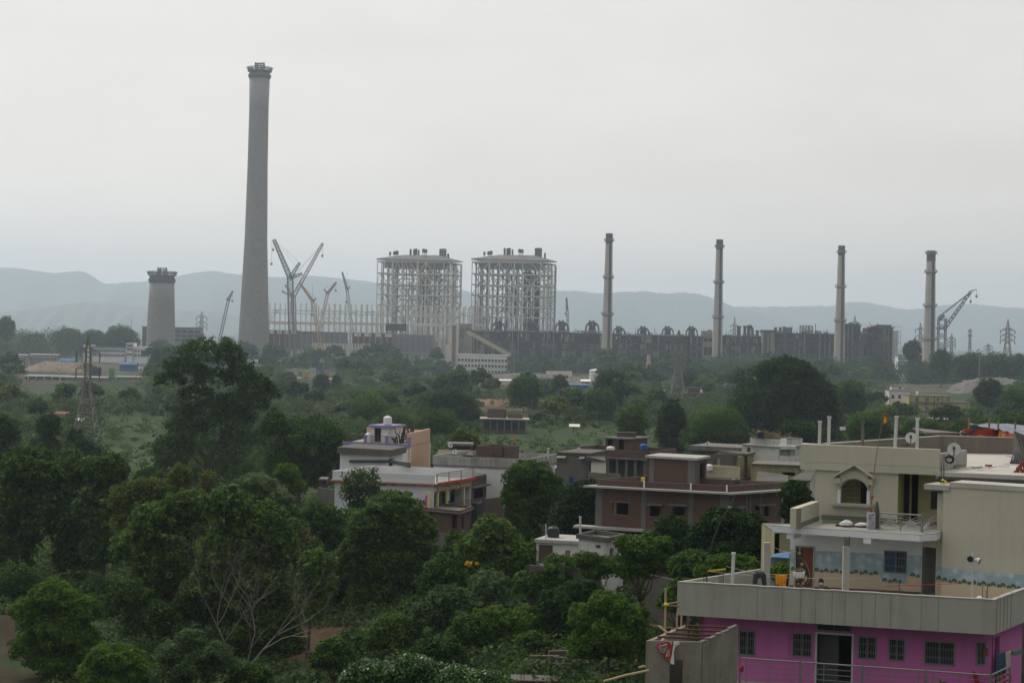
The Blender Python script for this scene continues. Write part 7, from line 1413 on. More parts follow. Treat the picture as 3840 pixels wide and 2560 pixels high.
# ---- things on the terraces
def person_leaning(x, y, Y):
 """someone leaning with folded arms on the parapet, cap of dark hair, white vest, blue mask"""
 hd = P(x, y, Y); k = Vector((hd.x, hd.y, hd.z)); FZ = ZF
 t_ = thing('person', 'person in a white vest and pale blue face mask leaning on the bare cement parapet', 'person', (hd.x, hd.y+.3, FZ)); ref = ROOT[t_.name]
 V, E, Rr_ = [], [], []
 def vtx(p, r_): V.append((p[0]-ref.x, p[1]-ref.y, p[2]-ref.z)); Rr_.append(r_); return len(V)-1
 def ln(a_, b_): E.append((a_, b_))
 X, Y0_ = hd.x, hd.y; hz = hd.z
 pel = vtx((X, Y0_+.42, FZ+.86), .15); sp = vtx((X, Y0_+.34, FZ+1.05), .135); ch = vtx((X, Y0_+.20, hz-.36), .15); nb = vtx((X, Y0_+.1, hz-.2), .075); nk = vtx((X, Y0_+.04, hz-.12), .06); h0 = vtx((X, Y0_+.0, hz-.03), .085); h1 = vtx((X, Y0_+.015, hz+.05), .1); h2 = vtx((X, Y0_+.03, hz+.10), .075)
 for a_, b_ in ((pel, sp), (sp, ch), (ch, nb), (nb, nk), (nk, h0), (h0, h1), (h1, h2)): ln(a_, b_)
 for sg in (-1, 1):
  hip = vtx((X+sg*.1, Y0_+.44, FZ+.8), .1); kn = vtx((X+sg*.12, Y0_+.40, FZ+.45), .065); an = vtx((X+sg*.12, Y0_+.46, FZ+.08), .042); ft = vtx((X+sg*.13, Y0_+.32, FZ+.04), .035)
  for a_, b_ in ((pel, hip), (hip, kn), (kn, an), (an, ft)): ln(a_, b_)
  sh = vtx((X+sg*.19, Y0_+.16, hz-.24), .062); elb = vtx((X+sg*.24, Y0_+.02, ZT+.07), .042); wr_ = vtx((X+sg*.03, Y0_-.10, ZT+.07), .028); pm = vtx((X-sg*.03, Y0_-.13, ZT+.075), .026)
  for a_, b_ in ((nb, sh), (sh, elb), (elb, wr_), (wr_, pm)): ln(a_, b_)
  for q in range(4):
   f1 = vtx((X-sg*(.06+.004*q), Y0_-.115-.017*q, ZT+.085-.004*q), .009); f2 = vtx((X-sg*(.09+.006*(1.5-abs(q-1.5))), Y0_-.12-.018*q, ZT+.078), .008); f3 = vtx((X-sg*(.11+.008*(1.5-abs(q-1.5))), Y0_-.12-.018*q, ZT+.06), .007); ln(pm, f1); ln(f1, f2); ln(f2, f3)
  th = vtx((X-sg*.035, Y0_-.09, ZT+.10), .010); th2 = vtx((X-sg*.055, Y0_-.085, ZT+.115), .008); ln(pm, th); ln(th, th2)
 me = bpy.data.meshes.new('body'); me.from_pydata(V, E, []); me.materials.append(mat('brown_skin', (.13, .07, .045), (.11, .06, .04), scale=5, dirt=.1, rough=.6)); ob = bpy.data.objects.new('body', me); COL.objects.link(ob); ob.parent = t_; ROOT[ob.name] = ref
 sm = ob.modifiers.new('skin', 'SKIN'); sub = ob.modifiers.new('sub', 'SUBSURF'); sub.levels = 1; sub.render_levels = 2
 for i, r_2 in enumerate(Rr_): me.skin_vertices[0].data[i].radius = (r_2, r_2)
 me.skin_vertices[0].data[0].use_root = True
 def blob(nm, mm, c, rad, lo=0., hi=math.pi, parent=t_, zc_=None):
  m = MB(); vs = []; n1, n2 = 14, 10
  for i in range(n2+1):
   a_ = lo+(hi-lo)*i/n2
   for j in range(n1): b_ = 2*math.pi*j/n1; vs.append((c[0]+rad[0]*math.sin(a_)*math.cos(b_), c[1]+rad[1]*math.sin(a_)*math.sin(b_), c[2]+rad[2]*math.cos(a_)))
  m.add(vs, [(i*n1+j, (i+1)*n1+j, (i+1)*n1+(j+1) % n1, i*n1+(j+1) % n1) for i in range(n2) for j in range(n1)]); return m.build(nm, mm, parent, smooth=True)
 blob('hair', mat('black_hair', (.012, .01, .01), (.02, .018, .015), scale=10), (X, Y0_+.035, hz+.05), (.112, .118, .125), 0, 1.5)
 blob('face_mask', mat('pale_blue_mask', (.22, .50, .58), (.2, .45, .52), scale=8), (X, Y0_-.055, hz-.035), (.075, .055, .055))
 blob('nose', mat('brown_skin', (.13, .07, .045)), (X, Y0_-.09, hz+.015), (.016, .022, .025))
 for sg in (-1, 1):
  blob('eye', BLACK, (X+sg*.034, Y0_-.078, hz+.035), (.014, .01, .009)); blob('ear', MATS['brown_skin'], (X+sg*.1, Y0_+.02, hz), (.015, .028, .034))
 m = MB()
 rings = [(hz-.2, .10, .09, .12), (hz-.26, .165, .125, .15), (hz-.36, .17, .16, .20), (hz-.5, .155, .15, .26), (FZ+.95, .15, .145, .36), (FZ+.82, .165, .16, .42)]; n1 = 18; vs = []
 for z_, a_, b_, yy in rings:
  for j in range(n1): th_ = 2*math.pi*j/n1; vs.append((X+a_*math.cos(th_), Y0_+yy+b_*math.sin(th_)*1.02, z_))
 m.add(vs, [(i*n1+j, i*n1+(j+1) % n1, (i+1)*n1+(j+1) % n1, (i+1)*n1+j) for i in range(len(rings)-1) for j in range(n1)]); m.build('vest', mat('white_vest', (.62, .63, .66), (.5, .5, .53), scale=5), t_, smooth=True)
 m = MB(); 
 for sg in (-1, 1): m.tube([(X+sg*.09, Y0_+.42, FZ+.9), (X+sg*.11, Y0_+.42, FZ+.78), (X+sg*.12, Y0_+.40, FZ+.45), (X+sg*.12, Y0_+.45, FZ+.12)], [.13, .12, .085, .07], 12)
 m.build('trousers', mat('dark_trousers', (.03, .03, .045), (.02, .02, .03)), t_, smooth=True)
person_leaning(3079, 2184, P(3079, 2184, 70.2).y)
def rcc(lab, x0, x1, yt, yb, Y, bars):
 a_, b_ = P(x0, yb, Y), P(x1, yt, Y); t_ = thing('concrete_column', lab, 'column', ((a_.x+b_.x)/2, Y+.15, ZF), 'bare columns on the roof terrace'); m = MB(); m.box((a_.x, Y, ZF), (b_.x, Y+(b_.x-a_.x), b_.z)); m.build('shaft', PARC, t_)
 for x, y in bars: m = MB(); q = P(x, yt+2, Y+.1); m.tube([q, P(x+1, y, Y+.1)], .012, 5); m.build('starter_bar', IRON, t_)
rcc('bare concrete column with starter bars on top, in front of the blue tiles', R1(977, 0)[0], R1(1017, 0)[0], R1(0, 814)[1], 2215, 71.5, [(R1(x, 0)[0], R1(0, y)[1]) for x, y in ((987, 755), (992, 765), (998, 762), (1004, 765), (1010, 768), (1013, 752))])
rcc('old mottled concrete column without bars at the left of the tiled house', R1(536, 0)[0], R1(577, 0)[0], R1(0, 790)[1], 2195, 74.5, [])
pole('pale grey post on the left of the roof terrace', *(R1(364, 0)[0], R1(0, 852)[1], R1(0, 1020)[1]), 73.5, METALW, .07, 'roof_post', 'post', xt=R1(371, 0)[0], group='posts on the cream building')
qa, qb = atz(*R1(400, 962), ZT), atz(*R1(530, 935), ZT); m = MB(); Fi = Face(A+sl*.3, A+sl*6.2); Fi.ubox(m, 0, ZF, Fi.len, ZT-.08, -.165, -.145); m.build('blue_tiling', TILE, t); m = MB(); Fi2 = Face(A+sl*.3+Vector((.16, 0, 0)), A+sl*6.2+Vector((.16, 0, 0))); palms(m, Fi2, .2, 5.5, ZF+.35, .02, 12, .26); m.build('palm_frieze', PALM, t)
for lab, pts, Y in (('starter bars near the left corner of the cement parapet', [(x, 2186, y) for x, y in ((2638, 2162), (2642, 2165), (2648, 2160), (2652, 2168), (2618, 2172))], 72.0), ('starter bars left of the pale grey roof post', [(x, 2186, y) for x, y in ((2697, 2152), (2703, 2158), (2708, 2150), (2713, 2145))], 72.2), ('starter bars before the beige tiles, left of the floodlight post', [(x, 2230, y) for x, y in ((3371, 2202), (3379, 2205), (3386, 2210), (3372, 2180))], 71.2), ('starter bars at the right end of the roof terrace', [(x, 2250, y) for x, y in ((3684, 2195), (3697, 2212), (3703, 2197), (3698, 2235))], 69.3)): rebars(lab, pts, Y)
b_ = P(*R1(1699, 1103), 69.6); tt = thing('floodlight_post', 'post with two round floodlights near the right corner of the roof terrace', 'floodlight', (b_.x, b_.y, ZF)); m = MB(); m.tube([(b_.x, b_.y, ZF), P(*R1(1696, 842), 69.6)], .03, 8); m.build('shaft', METALW, tt)
for (x, y), n_ in ((R1(1685, 877), Vector((-.35, -1, -.1))), (R1(1722, 888), Vector((.9, -.5, -.3)))):
 c = P(x, y, 69.5); n_ = n_.normalized(); m = MB(); m.tube([c-n_*.1, c+n_*.04, c+n_*.1], [.06, .12, .135], 16); l_ = m.build('lamp_head', METALW, tt); m = MB(); m.tube([c+n_*.101, c+n_*.11], [.115, .115], 16); m.build('lens', GLASSD, l_); m = MB(); m.tube([c-n_*.08, Vector((b_.x, b_.y, c.z))], .015, 6); m.build('bracket', IRON, tt)
tt = thing('bent_cable_mast', 'thin bent rod curving up from the left corner of the roof terrace', 'rod', P(*R1(222, 1005), 72.3)); m = MB(); m.tube([P(*R1(x, y), 72.3) for x, y in ((222, 1008), (226, 930), (240, 840), (262, 760), (300, 670), (345, 595), (379, 537))], .018, 6); m.build('rod', IRON, tt); m = MB(); c = P(*R1(349, 594), 72.3); m.lathe((c.x, c.y, c.z-.05), [(.01, 0), (.08, .03), (.05, .08), (.01, .1)], 8); m.build('knot', WOOD, tt)
for i, (p_, q_) in enumerate(((R1(228, 948), R1(1120, 985)), (R1(330, 920), R1(700, 965)), (R1(575, 800), R1(716, 838)))):
 m = MB(); a_, b_ = P(*p_, 72.4), P(*q_, 73.6 if i else 75.5); pts = [a_.lerp(b_, f/10)-Vector((0, 0, .12*math.sin(f/10*math.pi))) for f in range(11)]; m.tube(pts, .008, 5); m.build('clothesline', METALW, loc=a_, label=['long white clothesline carrying the laundry', 'bluish line running behind the laundry', 'short wire from the mottled column to the tiled house'][i], cat='line')
FL = Face(P(*R1(228, 948), 72.8), P(*R1(1120, 985), 73.4))
u0, z0, u1, z1 = FL.rect(*R1(600, 962), *R1(667, 1022)); cloth('bright orange cloth hanging on the clothesline before the door', FL, u0, u1, z1, z0, 0, mat('saffron_cloth', (.70, .28, .01), (.6, .22, .01), scale=4), seed=4, taper=.25)
m = MB(); q = FL.at(*R1(653, 1018), 0); m.tube([q, q-Vector((0, 0, .2))], [.07, .05], 8); m.build('cloth_tail', MATS['saffron_cloth'], loc=q, label='knotted tail of orange cloth below the bright orange laundry', cat='laundry')
u0, z0, u1, z1 = FL.rect(*R1(702, 947), *R1(768, 978)); cloth('white vest with dark print hanging in front of the brown door', FL, u0, u1, z1, z0, 0, MATS['white_vest'] if 'white_vest' in MATS else HWHITE, seed=6, taper=.1)
tr = thing('hanging_trousers', 'dark grey trousers hanging by the mottled concrete column', 'laundry', FL.at(*R1(515, 1000), 0)); DTR = mat('dark_trousers', (.03, .03, .045)); CH = mat('charcoal_cloth', (.035, .038, .045), (.025, .027, .03), scale=5)
m = MB(); a_ = FL.at(*R1(500, 965), 0); b_ = FL.at(*R1(530, 965), 0); m.tube([FL.at(*R1(490, 962), 0), FL.at(*R1(515, 970), 0), FL.at(*R1(543, 962), 0)], [.10, .13, .1], 8); m.build('waist', CH, tr)
for x0, x1 in ((496, 487), (536, 543)): m = MB(); m.tube([FL.at(*R1(x0, 965), 0), FL.at(*R1((x0+x1)/2, 995), .03), FL.at(*R1(x1, 1028), 0)], [.12, .10, .09], 8); m.build('trouser_leg', CH, tr)
m = MB(); c = [P(*R1(x, y), 72.2) for x, y in ((230, 946), (290, 938), (328, 933))]; m.tube(c, .02, 6); m.tube([P(*R1(230, 949), 72.2), P(*R1(328, 940), 72.2)], .015, 6); m.build('yellow_strap', mat('yellow_strap', (.6, .5, .03), (.5, .4, .03)), loc=c[0], label='yellow strap stretched from the bent rod', cat='strap')
for i, (p_, q_) in enumerate(((R1(1220, 1030), R1(1640, 1015)), (R1(1340, 1028), R1(1412, 1032)))): m = MB(); a_, b_ = P(*p_, 71.5), P(*q_, 71); m.tube([a_, b_], .012, 5); m.build('red_line', REDC, loc=a_, label=['thin red line stretched over the right half of the roof terrace', 'short red line near the dark stair doorway'][i], cat='line')
c = P(*R1(1736, 1098), 70.6); m = MB(); m.lathe((c.x, c.y, ZF), [(.2, 0), (.24, .25), (.2, .55), (.1, .72), (.02, .75)], 14); m.build('covered_bucket', HWHITE, loc=(c.x, c.y, ZF), label='white draped bucket behind the parapet near the floodlight post', cat='bucket')
fl = thing('flag', 'red and yellow triangular flag on a tall bamboo pole by the arched window', 'flag', P(*R1(1133, 620), 76.5)); m = MB(); m.tube([P(*R1(x, y), 76.5) for x, y in ((1133, 640), (1138, 520), (1152, 380), (1170, 270), (1186, 170), (1202, 85))], [.028, .026, .022, .018, .014, .01], 7); m.build('pole', WOOD, fl)
Ff = Face(P(*R1(1190, 100), 76.5), P(*R1(1230, 100), 76.5)); m = MB(); q = [Ff.at(*R1(x, y), .02*math.sin(i*2.)) for i, (x, y) in enumerate(((1198, 130), (1206, 72), (1214, 68), (1222, 88), (1226, 118), (1216, 132)))]; m.add(q+[p+Ff.n*.012 for p in q], [(0, 1, 2, 3, 4, 5), (11, 10, 9, 8, 7, 6)]+[(i, (i+1) % 6, (i+1) % 6+6, i+6) for i in range(6)]); pn = m.build('pennant', mat('flag_red', (.45, .06, .02), (.32, .04, .02), scale=3), fl)
m = MB(); q = [Ff.at(*R1(x, y), .03) for x, y in ((1203, 128), (1207, 95), (1213, 88), (1218, 105), (1219, 124))]; m.add(q, [(0, 1, 2, 3, 4)]); m.build('emblem', mat('flag_yellow', (.75, .42, .04), (.6, .3, .03), scale=3), pn)
for x, y in ((1140, 535), (1133, 612)): m = MB(); c = P(*R1(x, y), 76.4); m.lathe((c.x, c.y, c.z-.08), [(.02, 0), (.07, .06), (.03, .14)], 7); m.build('ribbon', REDC, fl)
c0, c1_ = P(*R1(1116, 716), 75.6), P(*R1(1159, 626), 75.6); m = MB(); m.box((c0.x, 75.6, zslab+.03), (c1_.x, 75.9, c1_.z)); m.build('tiled_pillar', mat('pebble_tile', (.40, .38, .40), (.16, .15, .18), scale=7, dirt=1.2, fine=20, rough=.4), loc=(c0.x, 75.75, zslab), label='short pebble tiled pillar at the end of the patterned upper railing', cat='pillar')
m = MB(); c = P(*R1(1166, 700), 76); m.lathe((c.x, 76.1, zslab+.03), [(.16, 0), (.15, .4), (.1, .8), (.04, 1.1)], 10); m.build('wrapped_bundle', CEMD, loc=(c.x, 76.1, zslab), label='grey wrapped bundle standing behind the pebble tiled pillar', cat='bundle')
mt = atz(*R1(1025, 695), zslab+.05); m = MB(); a_, b_, c_, d_ = [atz(*R1(x, y), zslab+.04) for x, y in ((936, 697), (1112, 703), (1125, 682), (975, 683))]; m.prism([tuple(p[:2]) for p in (a_, b_, c_, d_)], zslab+.032, zslab+.10); m.build('mattress', mat('maroon_mat', (.13, .03, .03), (.1, .025, .025), scale=3), loc=mt, label='maroon mattress lying on the upper terrace under the arched window', cat='mattress')
for i, (x, y, w_) in enumerate(((996, 690, .27), (1080, 692, .30))):
 c = atz(x_ := R1(x, y)[0], R1(x, y)[1], zslab+.12) if False else atz(*R1(x, y), zslab+.12); m = MB(); vs = []; r2 = random.Random(i); n1, n2 = 16, 8
 for a2 in range(n2+1):
  for b2 in range(n1): th_, ph_ = math.pi/2*a2/n2, 2*math.pi*b2/n1; rr = 1+.12*math.sin(3*ph_+i)+r2.uniform(-.14, .14); vs.append((c.x+w_*math.sin(th_)*math.cos(ph_)*rr, c.y+w_*.6*math.sin(th_)*math.sin(ph_)*rr, zslab+.10+(.20 if i == 0 else .12)*math.cos(th_)*(1+.15*math.sin(ph_*2))))
 m.add(vs, [(a2*n1+b2, (a2+1)*n1+b2, (a2+1)*n1+(b2+1) % n1, a2*n1+(b2+1) % n1) for a2 in range(n2) for b2 in range(n1)]); m.build('pillow', HWHITE, smooth=True, loc=c, label=['larger crumpled white pillow on the left of the maroon mattress', 'flatter white pillow on the right of the maroon mattress'][i], cat='pillow')
ra, rb = P(*R1(1180, 718), 75.6), P(*R1(1415, 750), 74.9); zt_ = P(*R1(1300, 630), 75.3).z; rc = P(*R1(1500, 738), 76.4); tt = thing('patterned_railing', 'steel railing with crossing arcs on the edge of the upper terrace', 'railing', (ra.x, ra.y, zslab)); FR_ = Face(ra, rb); FR2 = Face(rb, rc)
for Fq_, n_ in ((FR_, 2), (FR2, 1)):
 m = MB(); m.tube([Fq_.pt(0, zt_), Fq_.pt(Fq_.len, zt_)], .03, 8); m.build('top_rail', STEELR, tt); m = MB(); m.tube([Fq_.pt(0, zslab+.1), Fq_.pt(Fq_.len, zslab+.1)], .015, 6); m.build('bottom_rail', STEELR, tt)
 for k in range(n_*2):
  m = MB(); w_ = Fq_.len/n_; u_ = (k//2)*w_; H = zt_-zslab-.15
  for q in range(3):
   pts = []
   for i in range(13): f = i/12; uu = u_+w_*f; zz_ = zslab+.1+(H-.12*q)*math.sin(math.pi*.5*f if k % 2 == 0 else math.pi*.5*(1-f)); pts.append(Fq_.pt(min(uu, Fq_.len), zz_))
   m.tube(pts, .007, 5)
  m.build('arc', METALW, tt)
 for k in range(n_+1): m = MB(); u_ = Fq_.len*k/n_; m.tube([Fq_.pt(u_, zslab), Fq_.pt(u_, zt_)], .022 if k else .03, 8); m.build('post', STEELR, tt)
m = MB(); m.tube([FR_.pt(FR_.len, zslab-.1), FR_.pt(FR_.len, zt_+.08)], .05, 10); m.build('corner_post', STEELR, tt)
FH = FS2; c = P(*R1(1884, 1425), 70.6); Fh = Face(P(*R1(1800, 1430), 69.6), P(*R1(1960, 1430), 71.6))
u0, z0, u1, z1 = Fh.rect(*R1(1864, 1388), *R1(1905, 1478)); cloth('pinkish towel hanging at the right end of the pink balcony', Fh, u0, u1, z1, z0, 0, mat('pink_towel', (.55, .42, .38), (.45, .34, .3), scale=4), seed=9)
u0, z0, u1, z1 = Fh.rect(*R1(1814, 1392), *R1(1860, 1510)); cloth('dark blue jeans hanging beside the pinkish towel', Fh, u0, u1, z1, z0, .1, mat('denim', (.05, .08, .13), (.03, .05, .09), scale=4), seed=10)
u0, z0, u1, z1 = Fh.rect(*R1(1910, 1380), *R1(1958, 1402)); cloth('dark crumpled cloth on the line at the far right of the pink balcony', Fh, u0, u1, z1, z0, .05, GREENW, seed=11)
def plastic_chair(lab, c, rz):
 t_ = thing('plastic_chair', lab, 'chair', c, 'red plastic chairs on the pink balcony'); cz, sz = math.cos(rz), math.sin(rz); mm = mat('red_plastic', (.36, .02, .025), (.3, .02, .02), scale=3, rough=.35, dirt=.1)
 def w_(x, y, z_): return Vector((c.x+x*cz-y*sz, c.y+x*sz+y*cz, c.z+z_))
 m = MB(); m.obox(w_(-.22, -.22, .42), w_(.22, -.22, .42)-w_(-.22, -.22, .42), w_(-.22, .22, .42)-w_(-.22, -.22, .42), (0, 0, .03)); m.build('seat', mm, t_)
 m = MB()
 for i in range(5): m.bar(w_(-.18+.09*i, .22, .45), w_(-.16+.08*i, .3, .84), .05, .02)
 m.tube([w_(-.22, .21, .44), w_(-.2, .3, .82), w_(-.1, .32, .9), w_(.1, .32, .9), w_(.2, .3, .82), w_(.22, .21, .44)], .022, 6); m.build('backrest', mm, t_)
 for x, y in ((-.2, -.2), (.2, -.2), (-.2, .2), (.2, .2)): m = MB(); m.bar(w_(x, y, .42), w_(x*1.15, y*1.15, 0), .045); m.build('leg', mm, t_)
 for x in (-.24, .24): m = MB(); m.tube([w_(x, -.2, .42), w_(x, -.2, .64), w_(x, .26, .66)], .018, 6); m.build('armrest', mm, t_)
c = P(*R1(1745, 1555), 69.6); plastic_chair('red plastic chair in front of the balcony corner of the pink house', Vector((c.x, c.y, ZG)), 1.9); c = P(*R1(1862, 1550), 70.6); plastic_chair('red plastic chair behind the balcony railing at the right edge', Vector((c.x, c.y, ZG)), .3)
m = MB(); q = FS.at(*R1(1769, 1395), .02); FS.box(m, *R1(1757, 1376), *R1(1782, 1416), .02, .14); m.build('meter_box', RUST, t)
c = P(*R1(1528, 1592), 67.6); pt_ = thing('potted_plant', 'bright green potted plant at the bottom edge below the steel railing', 'plant', (c.x, c.y, ZG-.2)); m = MB(); m.lathe((c.x, c.y, c.z-.4), [(.12, 0), (.18, .3), (.2, .3), (.2, .33), (.15, .33), (.15, .3)], 14); m.build('pot', RUST, pt_)
m = MB(); r2 = random.Random(2)
for i in range(60):
 a_, e_ = r2.uniform(0, 6.28), r2.uniform(.2, 1.3); d_ = Vector((math.cos(a_)*math.cos(e_), math.sin(a_)*math.cos(e_), math.sin(e_))); q = Vector((c.x, c.y, c.z-.08)); tip = q+d_*r2.uniform(.25, .42); s_ = d_.cross(Vector((0, 0, 1))).normalized()*.035; md = q.lerp(tip, .55)+Vector((0, 0, .03)); m.add([q, md+s_, tip, md-s_], [(0, 1, 2, 3)])
m.build('leaves', leafmat('pot_leaf', (.06, .13, .02), (.12, .22, .04)), pt_)
c = P(2781, 2502, 67.5); m = MB(); m.lathe((c.x, c.y, c.z), [(.03, -.16), (.07, -.1), (.085, .03), (.03, .12)], 9); m.build('red_bag', REDC, loc=c, label='small red bag hanging where the steel railing meets the grey walled room', cat='bag')
# ---- roofless grey room at the bottom
T3 = zc(2380, 2250, 4.523); b_ = P(*T3(1140, 728), 62.0); a_ = atz(*T3(237, 690), b_.z); c_ = atz(*T3(1755, 450), b_.z); v = Vector((c_.x-b_.x, c_.y-b_.y, 0)); PARD2 = mat('patchy_brown_cement', (.235, .21, .18), (.12, .105, .085), scale=1.1, streak=.35, dirt=.7, fine=9)
tt = thing('roofless_room', 'roofless grey cement room with rusty pipes across its top, bottom right', 'room', ((a_.x+b_.x)/2, 64, 4)); FA = Face(a_, b_); FC = Face(b_, Vector((*b_[:2], 0))+v); FD2 = Face(Vector((*a_[:2], 0))+v, a_); ZR = b_.z
dz = FA.rect(*T3(590, 1003), *T3(812, 1600)); m = MB(); FA.wall(m, 0, FA.len, 3, ZR, [dz], .14); m.build('front_wall', PARD2, tt); m = MB(); FC.ubox(m, .14, 3, FC.len, ZR-.03, -.14, 0); m.build('right_wall', PARD2, tt)
vl = [Vector((*a_[:2], 0)), Vector((*a_[:2], 0))+v]; Fl2 = Face(vl[0], vl[1]); m = MB(); Fl2.ubox(m, .14, 3, Fl2.len, ZR-.02, 0 if Fl2.n.x < 0 else -.14, .14 if Fl2.n.x < 0 else 0); m.build('left_wall', PARD2, tt); m = MB(); Face(vl[1], Vector((*b_[:2], 0))+v).ubox(m, 1.0, 3, FA.len, ZR-.5, -.14, 0); m.build('back_wall', PARD2, tt)
m = MB(); r2 = random.Random(3); u = .15
while u < FC.len-.1: w_ = r2.uniform(.12, .3); h_ = r2.uniform(.0, .09); FC.ubox(m, u, ZR-.029, min(u+w_, FC.len), ZR+h_, -.135, -.005); u += w_
u = 0
while u < FA.len: w_ = r2.uniform(.1, .3); FA.ubox(m, u, ZR+.001, min(u+w_, FA.len), ZR+r2.uniform(.01, .04), -.135, -.005); u += w_
m.build('broken_coping', SLABD, tt); m = MB(); m.box((FA.pt(dz[0]-.2, 0, -.8).x, FA.pt(0, 0, -1).y, 3), (FA.pt(dz[2]+.2, 0, -.8).x, FA.pt(0, 0, -1.1).y+.3, dz[3]+.1)); m.build('inner_screen', mat('grey_curtain', (.12, .12, .115), (.09, .09, .085)), tt)
for f in (.22, .43, .68, .93): m = MB(); p = Vector((*a_[:2], ZR+.02))+v*f; q = Vector((*b_[:2], ZR+.02))+v*f; m.tube([p, q], .035, 8); m.build('pipe', mat('rusty_pipe', (.085, .035, .025), (.06, .03, .022), scale=4), tt)
FBn = Face(a_+FA.n*.03, b_+FA.n*.03); bn = thing('banner', 'red and white cloth banner with dark lettering hung over the roofless room wall', 'banner', FBn.at(*T3(520, 700), .03)); mR = mat('banner_red', (.36, .05, .04), (.28, .04, .035), scale=4)
def ptsT(L_, o): return [FBn.at(*T3(x, y), o+.015*math.sin(i*1.7)) for i, (x, y) in enumerate(L_)]
for nm, L_, mm, o in (('red_cloth', ((372, 745), (470, 715), (660, 688), (655, 760), (635, 900), (600, 1042), (540, 1030), (440, 900), (375, 800)), mR, .05), ('white_cloth', ((662, 690), (755, 700), (768, 740), (690, 780), (665, 860), (672, 1080), (628, 1080), (598, 1048), (634, 905), (655, 765)), HWHITE, .07)):
 q = ptsT(L_, o); n = len(q); m = MB(); m.add(q+[p-FBn.n*.012 for p in q], [tuple(range(n)), tuple(range(n, 2*n))[::-1]]+[((i+1) % n, i, i+n, (i+1) % n+n) for i in range(n)]); m.build(nm, mm, bn)
INK = mat('ink', (.015, .018, .03)); WPR = mat('white_print', (.6, .6, .6))
for w_, mm, o in ((.022, WPR, .078), (.012, INK, .088)):
 m = MB()
 for L_ in (((415, 800), (440, 765), (470, 770), (450, 800), (480, 840), (520, 860), (500, 880), (460, 870), (430, 830), (415, 800)), ((475, 770), (520, 755), (545, 790), (520, 830), (545, 850)), ((500, 790), (490, 850)), ((520, 760), (552, 740)), ((590, 830), (560, 880), (535, 955)), ((560, 870), (585, 890), (575, 950)), ((600, 705), (625, 740), (610, 745)), ((545, 930), (580, 940))): m.tube([FBn.at(*T3(x, y), o) for x, y in L_], w_, 5)
 m.build('lettering', mm, bn)
BAM = mat('bamboo', (.40, .32, .19), (.28, .22, .13), scale=3, dirt=.4); bs = thing('bamboo_scaffold', 'bamboo poles tied together between the roofless room and the pink house', 'scaffold', P(2493, 2385, 66)); m = None
for (x0, y0, Y0), (x1, y1, Y1), r_2 in (((2493, 2400, 66.5), (2496, 2205, 66.5), .04), ((2537, 2380, 68.5), (2539, 2300, 68.5), .035), ((2554, 2360, 69.5), (2556, 2300, 69.5), .035), ((2484, 2268, 66.4), (2545, 2256, 69), .035), ((2484, 2268, 66.4), (2545, 2272, 69), .035), ((2447, 2344, 66), (2556, 2359, 68), .03), ((2470, 2346, 65.6), (2512, 2378, 65), .04), ((2483, 2402, 63.5), (2556, 2360, 66), .045), ((2478, 2404, 63), (2521, 2363, 65), .045)):
 m = MB(); m.tube([P(x0, y0, Y0), P(x1, y1, Y1)], r_2, 7); m.build('bamboo_pole', BAM if x0 > 2500 or y0 > 2390 else WOOD, bs)
m = MB(); c = P(2499, 2266, 66.4); m.lathe((c.x, c.y, c.z-.05), [(.05, 0), (.09, .05), (.05, .12)], 8); m.build('yellow_lashing', mat('yellow_strap', (.6, .5, .03)), bs)
for i, (p, q, Y) in enumerate((((2263, 2553), (2434, 2512), 62), ((2394, 2502), (2434, 2498), 62.5))):
 m = MB(); m.tube([P(*p, Y), P((p[0]+q[0])/2, (p[1]+q[1])/2-3, Y), P(*q, Y)], .045, 7); m.build('loose_bamboo_pole', BAM, loc=P(*p, Y), label=['long bamboo pole jutting left from the roofless room at the bottom edge', 'short upper bamboo pole jutting left from the roofless room'][i], cat='pole')
b0 = P(2263, 2553, 62); m = MB(); m.tube([(b0.x+.1, b0.y, 2), (b0.x+.1, b0.y, b0.z)], .06, 7); m.build('prop_post', IRON, loc=(b0.x, b0.y, 2), label='dark prop post holding the long bamboo pole at the bottom edge', cat='post')
c = G(2110, 2510); wp = thing('wood_pile', 'heap of grey planks on the grass at the bottom', 'wood pile', c); r2 = random.Random(12)
for i in range(16): a_ = c+Vector((r2.uniform(-1.6, 1.4), r2.uniform(-.8, .8), .1+.05*i)); m = MB(); m.bar(a_, a_+Vector((r2.uniform(.8, 2.0)*r2.choice((-1, 1)), r2.uniform(-.5, .5), r2.uniform(-.2, .3))), .18, .05); m.build('plank', mat('grey_plank', (.17, .145, .12), (.10, .09, .075), scale=2), wp)
c = G(1985, 2585); m = MB(); m.box((c.x-1, c.y, c.z), (c.x+2.0, c.y+1.5, c.z+.5)); yw = thing('low_cement_tank', 'low cement tank with a pale slab top at the bottom edge', 'tank', c); m.build('wall', CEMD, yw); m = MB(); m.box((c.x-1.1, c.y-.2, c.z+.5), (c.x+2.1, c.y+1.7, c.z+.58)); m.build('slab', CEMD, yw)
for x in (2, 2.4, 2.9): m = MB(); 
rebars('tall starter bars standing by the low cement tank', [(1951, 2556, 2500), (1956, 2556, 2496), (1967, 2556, 2505), (1963, 2556, 2510)], 104)
m = MB(); c = G(2090, 2470); [m.tube([c+Vector((i*.5, 0, .05)), c+Vector((i*.5+.6, .2, .35)), c+Vector((i*.5+1.6, .1, .1))], .06, 6) for i in range(3)]; m.build('orange_hose', mat('orange_hose', (.36, .10, .04), (.28, .08, .03)), loc=c, label='coiled orange hose lying on the grass by the low mud wall', cat='hose')
